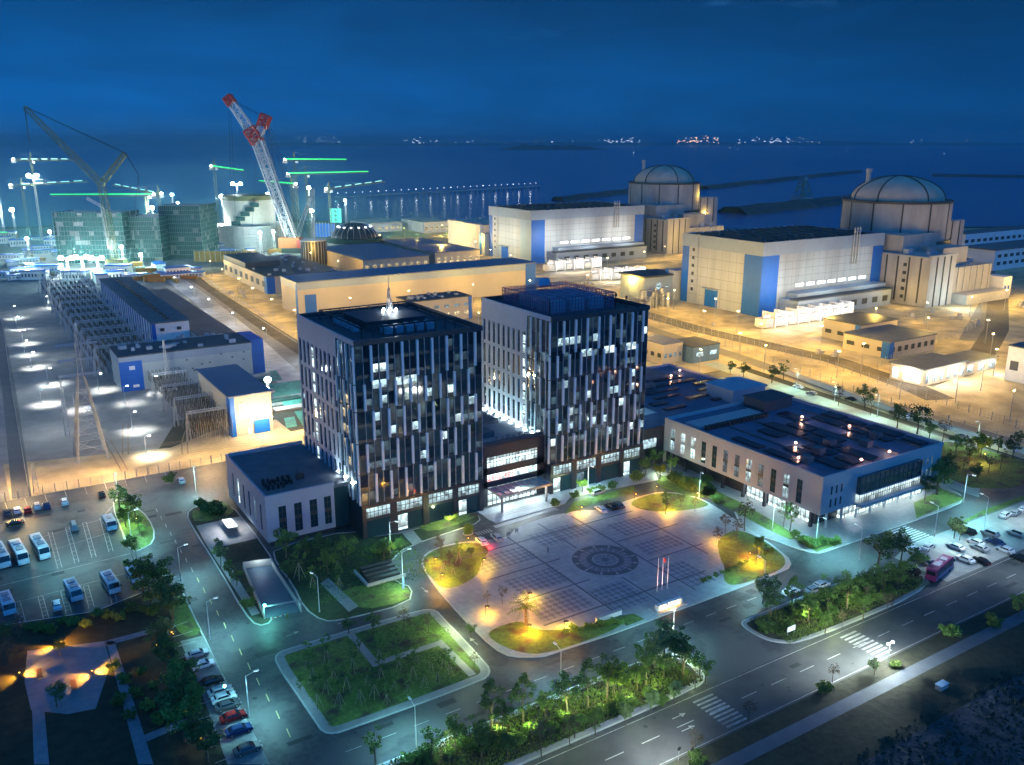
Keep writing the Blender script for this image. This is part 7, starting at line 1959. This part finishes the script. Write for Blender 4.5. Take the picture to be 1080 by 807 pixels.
def bus(name, label, cat, px, py, rz, L_, Hh, col, stripe, z=.02, group=None, wid_=2.5, marks=None):
    x, y = at(px, py, 1.5)
    t = thing(name, label, cat, (x,y,z), rz, group)
    w2 = wid_/2
    b = MB(); prof = [(-L_/2,.4),(-L_/2,Hh-.25),(-L_/2+.3,Hh),(L_/2-.5,Hh),(L_/2-.1,Hh*.55),(L_/2,.4)]
    n = len(prof); vs = [(a,-w2,c) for a,c in prof]+[(a,w2,c) for a,c in prof]
    b.add(vs, [tuple(range(n)), tuple(range(n,2*n))[::-1]]+[(i+n,(i+1)%n+n,(i+1)%n,i) for i in range(n)])
    o = b.build('body', col); o.parent = t; md = o.modifiers.new('bevel','BEVEL'); md.width = .1; md.segments = 2
    g = MB()
    nw = int(L_/1.5)
    for s in (-1,1):
        for k in range(nw):
            xa = -L_/2+.5+k*(L_-1.6)/nw; g.box(xa,s*w2-.02*s,Hh*.48,xa+(L_-1.6)/nw-.12,s*(w2+.025),Hh*.8)
    g.build('side_windows', M_GLASS).parent = t
    g = MB().quad((L_/2-.46,-w2+.15,Hh-.1),(L_/2-.08,-w2+.15,Hh*.57),(L_/2-.08,w2-.15,Hh*.57),(L_/2-.46,w2-.15,Hh-.1)); g.build('windscreen', M_GLASS); bpy.data.objects[-1] if False else None
    gw = [q for q in bpy.data.objects if q.name.startswith('windscreen') and q.parent is None][0]; gw.parent = t; gw.location = (.04,0,.02)
    MB().box(-L_/2-.03,-w2+.25,Hh*.55,-L_/2+.02,w2-.25,Hh*.85).build('rear_window', M_GLASS).parent = t
    r_ = MB()
    if L_ > 7:
        r_.box(-L_*.28,-.75,Hh+.01,-L_*.08,.75,Hh+.26).box(L_*.1,-.75,Hh+.01,L_*.26,.75,Hh+.26).box(-.4,-.4,Hh+.01,.4,.4,Hh+.12)
    else: r_.box(-L_*.2,-.5,Hh+.01,L_*.1,.5,Hh+.18)
    r_.build('roof_unit', M_GREYC).parent = t
    s_ = MB()
    for s in (-1,1): s_.box(-L_/2+.2,s*w2,Hh*.2,L_/2-.3,s*(w2+.015),Hh*.32)
    s_.build('stripe', stripe).parent = t
    for xx in (-L_*.28, L_*.3):
        for s in (-1,1): MB().tube((xx,s*(w2-.3),.48),(xx,s*(w2+.01),.48),.48,.48,14).build('wheel', M_RUBBER).parent = t
    for s in (-1,1): MB().box(L_/2-.02,s*.85-.2,.7,L_/2+.04,s*.85+.2,.95).build('headlight', E_HEAD).parent = t
    for s in (-1,1): MB().box(L_/2-.3,s*(w2+.05),Hh*.62,L_/2+.15,s*(w2+.25),Hh*.8).build('mirror', M_DARK).parent = t
    return t
M_BUSW = mat('bus_white', (.62,.66,.7), rough=.3, var=.05); M_BUSB = mat('bus_blue', (.18,.38,.55), rough=.3, var=.05); M_TEALP = mat('bus_teal', (.05,.3,.3), rough=.3, var=0)
gB = 'white coaches parked in the bus park'
for (px,py,L_,nm) in ((1,586,11,'white coach cut by the left photo edge in the upper row'),(20,583,11,'middle one of three big white coaches in the upper row'),(42,577,11.5,'right one of three big white coaches in the upper row')):
    bus('coach',nm,'coach',px,py,-HY+.12,L_,3.3,M_BUSW,M_TEALP,group=gB)
bus('minibus','pale blue minibus at the right end of the upper row beside the trees','minibus',115.5,551,-HY+.05,6.5,2.8,M_BUSB,M_TEALP)
for (px,py,L_,cm,nm) in ((7,636,8,M_BUSW,'white bus, leftmost in the lower row of the bus park'),(77,622,8,M_BUSW,'white bus in the middle of the lower row of the bus park'),(116,614,8.4,M_BUSW,'white bus with dark windscreen right of middle in the lower row')):
    bus('minibus',nm,'bus',px,py,-HY+.1,L_,2.9,cm,M_TEALP,group='white buses in the lower row')
bus('minibus','short pale blue minibus, rightmost in the lower row','minibus',141,605,-HY+.1,5.4,2.5,M_BUSB,M_TEALP)
M_PUR = mat('coach_purple', (.16,.02,.10), rough=.3, var=.15)
pb = bus('coach','purple coach with pale lettering parked at the front of the right car park','coach',991,600,0.22,11,3.3,M_PUR,mat('coach_pink',(.6,.3,.5),rough=.4,var=0))
b = MB()
for k in range(7):
    for s in (-1,): 
        x0_ = -4+k*1.1; b.box(x0_,s*1.285,1.0,x0_+.12,s*1.30,1.45).box(x0_,s*1.286,1.35,x0_+.6,s*1.301,1.47).box(x0_+.45,s*1.287,1.0,x0_+.57,s*1.302,1.4)
b.build('lettering', M_WHITE).parent = pb
for (px,py,w_) in ((60,600,600),(20,570,450),(95,590,500),(90,548,350)):  # spots added without poles to brighten the bus park
    light('street_light','SPOT',None,(*at(px,py),12),TEAL,w_,.4,150,1,(0,0,-1))

# ================================================================== street lamps of the campus
sl = thing('street_lamp', None, None, (0,0,0))
MB().tube((0,0,0),(0,0,8.6),.12,.07,8).tube((0,0,0),(0,0,.6),.17,.16,8).build('pole', M_WHITE).parent = sl
MB().tube((0,0,8.5),(1.6,0,8.95),.055,.05,6).build('arm', M_WHITE).parent = sl
MB().m(M_WHITE).box(1.4,-.18,8.98,2.4,.18,9.08).m(mat('street_lens',(.8,.8,.8),var=0,emit=(.75,1,.92),estr=6)).box(1.5,-.15,8.9,2.35,.15,8.978).build('lamp_head').parent = sl
first = True
def lamp(px, py, rz, w_, label, col=TEAL, xy=None):
    global first
    x, y = xy or at(px, py)
    if first: sl.location = (x,y,0); sl.rotation_euler = (0,0,rz); tag(sl, label, 'street lamp', 'white street lamps of the office campus'); first = False
    else: dup(sl,(x,y,0),rz,label,'street lamp','white street lamps of the office campus')
    light('street_light','SPOT',None,(x+2.0*math.cos(rz),y+2.0*math.sin(rz),8.85),col,w_,.2,160,1,(0,0,-1))
S = 900
lamp(206.8,520,-HY,S,'white street lamp on the verge where the left road meets the amber fence')
lamp(125,528,-HY,S,'white street lamp at the top of the tree strip of the bus park')
lamp(139,573,0,S*.9,'white street lamp in the lower half of the bus park tree strip')
lamp(191,613,0,S,'white street lamp by the left road near the trees of the bus park')
lamp(221.5,674,0,S,'white street lamp by the left road just above the angled bays')
lamp(263,757,0,S*.9,'white street lamp by the left road at the bottom of the bays')
lamp(337,646,HY*1.2,S*.2,'white street lamp in the courtyard corner right of the ramp')
lamp(439,791,HY,S*1.1,'white street lamp at the bottom, left end of the strip below the plaza')
lamp(591,728,HY,S*.7,'white street lamp in the middle of the strip below the plaza')
lamp(709,684,HY,S*1.1,'white street lamp among the pale trees below the monument')
lamp(804.5,628,HY,S,'white street lamp among the pale trees at the tip of the dark right strip')
lamp(906,591,HY,S,'white street lamp in the road opposite the near corner of the right block')
lamp(985.5,566,HY,S*1.1,'white street lamp at the zebra crossing by the right car park')
lamp(1038,556,HY,S*1.1,'white street lamp behind the pale trees of the right car park')
lamp(814.5,559,-HY,S,'white street lamp on the pavement by the lit ground floor of right block')
lamp(860,578,-HY,S,'white street lamp at the near corner of the right block')
lamp(737,527,-HY*1.3,S*.8,'white street lamp at the upper right corner of the plaza')
lamp(620,520,-HY,S*.9,'white street lamp in the lit bed under the right tower')
lamp(412,584,-HY*.5,S*.9,'white street lamp by the bend between left tower and courtyard')
lamp(425,618,0,S*.45,'white street lamp on the courtyard tip by the ring road')
lamp(1016,530,-HY,S*.8,'white street lamp at the road corner right of the right block')
lamp(502,800,HY,S*.7,'',xy=None) if False else None
# outer road lamp, lit, and car-park floods
x,y = at(936,703); OL = thing('street_lamp','twin-headed lamp glowing brightly beside the outer road','street lamp',(x,y,0))
MB().tube((x,y,0),(x,y,5),.09,.06,6).build('pole', M_STEEL, OL); MB().box(x-.8,y-.15,5.0,x+.8,y+.15,5.15).build('arm', M_STEEL, OL)
MB().dome(x-.7,y,5.16,.28,.25,8,3).dome(x+.7,y,5.16,.28,.25,8,3).build('lamp_head', E_WHITE, OL)
light('street_light','POINT',None,(x-.3,y+.9,5.5),(.85,1,.95),1100,.2)
light('street_light','SPOT',None,(*at(890,705),10),(.85,1,.95),900,.3,130,1,(-.2,.3,-1))
for (x,y,w_) in ((205,112,500),(235,112,500),(262,110,350),(190,108,200)): light('car_park_light','SPOT',None,(x,y,10),(.85,1,.93),w_,.3,140,1,(0,0,-1))
light('street_light','SPOT',None,(88,91.5,9),(.85,1,.95),1100,.3,140,1,(0,.4,-1))
light('street_light','SPOT',None,(60,91.5,9),(.85,1,.95),500,.3,140,1,(0,.4,-1))
light('street_light','SPOT',None,(205,96,9),(.7,.95,1),350,.3,140,1,(0,.2,-1))
for (px,py,w_) in ((880,425,420),(925,440,420),(975,455,420),(1030,470,420),(840,410,420)):
    x,y = at(px,py); lp_ = dup(sl,(x,y,0),math.pi,'%s white lamp along the rear street behind the right block'%ORD[{840:0,880:1,925:2,975:3,1030:4}[px]],'street lamp','white lamps of the rear street'); light('street_light','SPOT',None,(x-2,y,8.8),(.6,1,.8),w_*1.6,.2,150,1,(0,0,-1))
# entrance forecourt wash
for (x,y,w_) in ((125,189,700),(150,192,350),(100,188,500)): light('forecourt_light','SPOT',None,(x,y+6,8.0),(.85,1,.9),w_,.3,140,1,(0,-.4,-1))
light('ground_light','POINT',None,at(475,556)+(2.2,),(.8,1,.5),90,.2); light('ground_light','POINT',None,at(616,524)+(2.0,),(.8,1,.5),90,.2); light('ground_light','POINT',None,at(697,503)+(2.4,),(.7,1,.6),110,.2)
light('ground_light','POINT',None,at(132,556)+(2.2,),(.7,1,.3),110,.2); light('ground_light','POINT',None,at(648,722)+(3.2,),(.7,1,.5),60,.2); light('ground_light','POINT',None,at(704,690)+(4.5,),(.8,1,.8),160,.2)
for (px,py,w_) in ((470,793,60),(528,776,70),(560,775,60),(598,760,80),(632,748,90),(662,738,90),(690,728,70),(730,715,60),(850,660,50),(900,645,50),(880,668,40)): light('ground_light','POINT',None,at(px,py)+(2.6,),(.8,1,.35),w_,.2)
light('ground_light','POINT',None,at(478,668)+(3.6,),(.75,1,.5),170,.2); light('ground_light','POINT',None,at(497,692)+(3.2,),(.75,1,.5),120,.2); light('ground_light','POINT',None,at(425,628)+(3.2,),(.75,1,.5),90,.2)  # low lights added without fixtures to brighten the lawn edges
light('ground_light','POINT',None,at(1034,490)+(3,),(1,.6,.2),120,.2)
# low amber garden lamps on the plaza lawns
gl = thing('garden_lamp', None, None, (0,0,0))
MB().tube((0,0,0),(0,0,2.2),.06,.05,6).build('post', M_DARK).parent = gl
MB().dome(.28,-.28,1.9,.16,.13,8,3).cyl(.28,-.28,1.74,1.899,.1,.16,n=8).build('lantern', E_ORANGE).parent = gl
MB().cyl(.28,-.28,2.06,2.12,.6,.35,n=12).tube((0,0,2.0),(.28,-.28,2.08),.04,.04,4).build('cap', M_DARK).parent = gl
fg = True
GLP = [(492.5,574,1.6),(509,597,1.1),(465,613,1.5),(458,596,1.2),(512,648,.8),(557,634,1.5),(556,668,2.2),(595,664,1.8),(669,527,1.5),(703,538,2.4),(734,526,1.4),(756,572,1.0),(789,590,2.4),(797,596,1.2),(612,541,1.0),(691,519,1)]
names = ['left one by the two cars at the plaza top left','beside the paving on the upper left plaza lawn','at the kerb of the upper left plaza lawn','in the middle of the upper left plaza lawn','at the left corner of the lower left plaza lawn','behind the palm on the lower left plaza lawn','in front of the palm on the lower left plaza lawn','at the right end of the lower left plaza lawn','by three cars at the upper right plaza lawn','under the tall tree of the upper right plaza lawn','at the right end of the upper right plaza lawn','at the left tip of the lower right plaza lawn','in the middle of the lower right plaza lawn','at the right side of the lower right plaza lawn','on the paving left of the three plaza cars','at the back of the upper right plaza lawn']
for (px,py,w_),nm in zip(GLP, names):
    x,y = at(px,py,.15); lab = 'amber garden lamp '+nm
    if fg: gl.location = (x,y,.15); tag(gl,lab,'garden lamp','amber garden lamps of the plaza lawns'); fg = False
    else: dup(gl,(x,y,.15),0,lab,'garden lamp','amber garden lamps of the plaza lawns')
    light('garden_light','POINT',None,(x+.28,y-.28,1.62),ORANGE,95*w_,.06)
for k,(px,py,w_,nm) in enumerate(((155,628,.8,'among the trees between bus park and left road'),(162,622,.6,'right one among the trees between bus park and left road'),(182,676,.5,'near the path end by the left road'),(176,722,.9,'left among the trees beside the angled bays'),(202,712,.7,'at the top of the angled bays'),(212,790,.9,'at the bottom of the angled bays'),(143,553,.7,'inside the tree strip of the bus park'),(1037,484,1,'in the planted bank right of the right block'),(165,690,.6,'in the dark lawn left of the bay trees'),(232,786,.8,'beside the lowest bays of the left road'))):
    x,y = at(px,py,.15); dup(gl,(x,y,.15),0,'amber garden lamp '+nm,'garden lamp','amber garden lamps of the left garden and banks'); light('garden_light','SPOT',None,(x,y,2.3),ORANGE,150*w_,.1,160,.6,(0,0,-1))
# bollards throwing two fans
bo = thing('light_bollard', None, None, (0,0,0))
MB().box(-.12,-.12,0,.12,.12,.75).build('post', M_DARK).parent = bo; MB().box(-.1,-.1,.752,.1,.1,.9).build('lantern', E_ORANGE).parent = bo; MB().box(-.16,-.16,.902,.16,.16,.96).build('cap', M_DARK).parent = bo
fb = True
for (px,py,nm,g_) in ((59,681,'topmost of the three two-fan bollards',0.12),(21,713,'leftmost of the three two-fan bollards',0.12),(97.5,711,'rightmost of the three two-fan bollards',0.12)):
    x,y = at(px,py,.15); lab = 'dark bollard throwing amber light both ways, '+nm
    if fb: bo.location = (x,y,.15); tag(bo,lab,'bollard light','amber bollards of the dark garden'); fb = False
    else: dup(bo,(x,y,.15),0,lab,'bollard light','amber bollards of the dark garden')
    for s in (0, math.pi):
        aa = g_+s; light('bollard_light','SPOT',None,(x+math.cos(aa)*.25,y+math.sin(aa)*.25,1.0),ORANGE,620,.03,96,.25,(math.cos(aa),math.sin(aa),-.42))
for (px,py,nm) in ((42,712,'left'),(78,724,'right')):
    x,y = at(px,py,.15); t = thing('bench','%s one of two low brown benches on the garden paving'%nm,'bench',(x,y,.15))
    MB().box(x-.5,y-1.8,.5,x+.5,y+1.8,.6).build('seat', mat('bench_wood',(.2,.1,.05),rough=.6), t)
    for s in (-1.4,1.4): MB().box(x-.45,y+s-.1,.15,x+.45,y+s+.1,.498).build('leg', M_CONC, t)

# plaza furniture
x,y = at(705,640,.15)
MO = thing('entrance_monument','low white stone monument with glowing amber characters facing the road','monument',(x,y,.15))
MB().box(x-3.6,y-.5,.15,x+3.6,y+.5,1.5).build('slab', M_WHITE, MO)
b = MB()
for k in range(5): glyph(b, x-3.0+k*1.25, .4, k, .9, .9, y-.5)
b.build('lettering', E_ORANGE, MO)
MB().box(x-4.6,y-1.6,.145,x+4.4,y+1.6,.3).build('plinth', M_LSTONE, MO)
light('monument_light','SPOT',None,(x,y-2.6,.8),(1,.75,.35),350,.1,120,1,(0,1,.1))
for k,(px,py) in enumerate(((693,623.5),(698,622),(703.5,620))):
    x,y = at(px,py,.15); h = hatz(x,y,588)
    t = thing('flagpole','%s of the three flagpoles behind the monument'%('left','middle','right')[k],'flagpole',(x,y,.15),0,'three flagpoles')
    MB().tube((x,y,.15),(x,y,h),.07,.04,8).build('pole', M_WHITE, t); MB().cyl(x,y,.15,.45,.3,n=12).build('base', M_LSTONE, t)
    MB().dome(x,y,h,.1,.12,8,3).build('finial', M_CYEL, t)
    if k == 1:
        f = MB()
        for j in range(6):
            xa,xb_ = x+.05+j*.14,x+.19+j*.14; d0,d1 = .12*math.sin(j*1.1),.12*math.sin((j+1)*1.1)
            f.quad((xa,y+d0,h-1.25-j*.05),(xb_,y+d1,h-1.3-j*.05),(xb_,y+d1,h-.2-j*.06),(xa,y+d0,h-.15-j*.05))
        f.build('flag', mat('red_cloth',(.45,.02,.02),rough=.8), t)
    light('flagpole_light','SPOT',None,(x,y-.9,.5),(1,.55,.45),260,.05,60,1,(0,.16,1))
x,y = at(642,652,.15); t = thing('low_wall','pale low wall on the lawn left of the monument','wall',(x,y,.15))
MB().box(x-3.4,y-.3,.15,x+3.4,y+.3,1.2).build('body', M_WHITE, t); MB().box(x-3.5,y-.4,1.202,x+3.5,y+.4,1.3).build('coping', M_LSTONE, t)
for k,(px,py) in enumerate(((536,566),(545,562))):
    x,y = at(px,py,.15); t = thing('bollard_frame','%s small dark frame stand beside the plaza cars'%('left','right')[k],'stand',(x,y,.15))
    MB().tube((x-.4,y,.15),(x-.4,y,1.3),.04,.04,5).tube((x+.4,y,.15),(x+.4,y,1.3),.04,.04,5).tube((x-.4,y,1.3),(x+.4,y,1.3),.04,.04,5).build('frame', M_DARK, t)
    MB().box(x-.35,y-.02,.5,x+.35,y+.02,1.2).build('panel', M_STEEL, t)
x,y = at(425.5,621,.15); t = thing('sign_post','narrow pale blue sign pillar on the courtyard tip','sign',(x,y,.15))
MB().box(x-.25,y-.08,.3,x+.25,y+.08,3.0).build('board', mat('sign_blue',(.2,.35,.7),rough=.4,var=0,emit=(.1,.2,.6),estr=.3), t); MB().box(x-.35,y-.15,.15,x+.35,y+.15,.298).build('base', M_CONC, t)
x,y = at(834,669,.15); t = thing('sign_board','small white board standing in the dark right strip','sign',(x,y,.15))
MB().box(x-1.2,y-.05,.9,x+1.2,y+.05,2.1).build('board', M_WHITE, t)
for s in (-1,1): MB().box(x+s-.05,y-.04,.15,x+s+.05,y+.04,.899).build('leg', M_STEEL, t)
x,y = at(993,726); t = thing('equipment_box','small pale box alone in the dark grass near the bottom right','box',(x,y,0))
MB().box(x-1.2,y-.6,.02,x+1.2,y+.6,1.0).build('cabinet', M_CONC, t); MB().box(x-1.3,y-.7,1.002,x+1.3,y+.7,1.08).build('lid', M_WHITE, t)
# road signs at the outer crossing
for k,(px,py) in enumerate(((715.5,802),(729,803))):
    x,y = at(px,py); t = thing('road_sign','%s dark sign post at the lower zebra crossing'%('left','right')[k],'road sign',(x,y,0),0,'sign posts at the lower zebra crossing')
    MB().tube((x,y,0),(x,y,2.6),.05,.05,6).build('post', M_STEEL, t); MB().tube((x,y-.06,2.3),(x,y-.02,2.3),.38,.38,14).build('plate', M_DARK, t)
# gate barrier and kiosk at the ramp mouth
x,y = at(303,652); t = thing('barrier_gate','striped barrier with small cabinet across the ramp mouth','barrier',(x,y,0))
MB().box(x-.2,y-.2,0,x+.2,y+.2,1.1).build('cabinet', M_CYEL, t)
b = MB()
for k in range(6): b.m(M_WHITE if k%2 else M_RED).box(x+.21-3.6+k*.55,y-.05,.9,x+.21-3.06+k*.55,y+.05,1.0)
b.build('arm', None, t)
# bench-like rack by the pale corner pavement
x,y = at(243,560,.15); t = thing('bicycle_rack','pale canopy frame on the bright corner pavement beside the low left block','canopy',(x,y,.15))
MB().box(x-1.2,y-3.2,2.3,x+1.2,y+3.2,2.42).build('roof', M_WHITE, t)
for a in (-2.8,0,2.8): MB().tube((x+.9,y+a,.15),(x+.9,y+a,2.299),.06,.06,6).build('post', M_STEEL, t)
light('pavement_light','SPOT',None,(51,222,6),(.9,.97,1),420,.3,140,1,(0,0,-1))
# a person crossing the plaza
def person(px, py, label):
    x,y = at(px,py,.15); z0 = .145
    me = bpy.data.meshes.new('person'); J = [(0,0,.95),(0,0,1.2),(0,0,1.42),(0,0,1.52),(0,.02,1.68),(-.1,0,.9),(-.12,.12,.5),(-.12,.05,.06),(-.12,.2,.03),(.1,0,.9),(.12,-.08,.5),(.12,-.22,.08),(.12,-.1,.03),
         (-.19,0,1.4),(-.24,-.08,1.12),(-.22,.02,.88),(-.22,.05,.78),(.19,0,1.4),(.24,.08,1.12),(.22,.2,.92),(.22,.24,.83)]
    E_ = [(0,1),(1,2),(2,3),(3,4),(0,5),(5,6),(6,7),(7,8),(0,9),(9,10),(10,11),(11,12),(2,13),(13,14),(14,15),(15,16),(2,17),(17,18),(18,19),(19,20)]
    Rr = [.15,.14,.13,.055,.1,.1,.065,.045,.04,.1,.065,.045,.04,.06,.045,.035,.03,.06,.045,.035,.03]
    me.from_pydata(J, E_, []); o = bpy.data.objects.new('person', me); COL.objects.link(o); me.materials.append(mat('dark_clothes',(.03,.035,.05),rough=.8))
    sk = o.modifiers.new('skin','SKIN'); lay = me.skin_vertices[0] if me.skin_vertices else None
    if lay is None:
        bpy.context.view_layer.objects.active = o
    else:
        for v, r_ in zip(lay.data, Rr): v.radius = (r_, r_)
        lay.data[0].use_root = True
    o.modifiers.new('sub','SUBSURF').levels = 1; o.modifiers['sub'].render_levels = 1
    o.location = (x,y,z0); o.rotation_euler = (0,0,1.0)
    tag(o, label, 'person')
person(578,583,'tiny dark clothed person walking alone across the plaza')
print('OBJECTS', len(bpy.data.objects), 'LIGHTS', len([o for o in bpy.data.objects if o.type == 'LIGHT']))
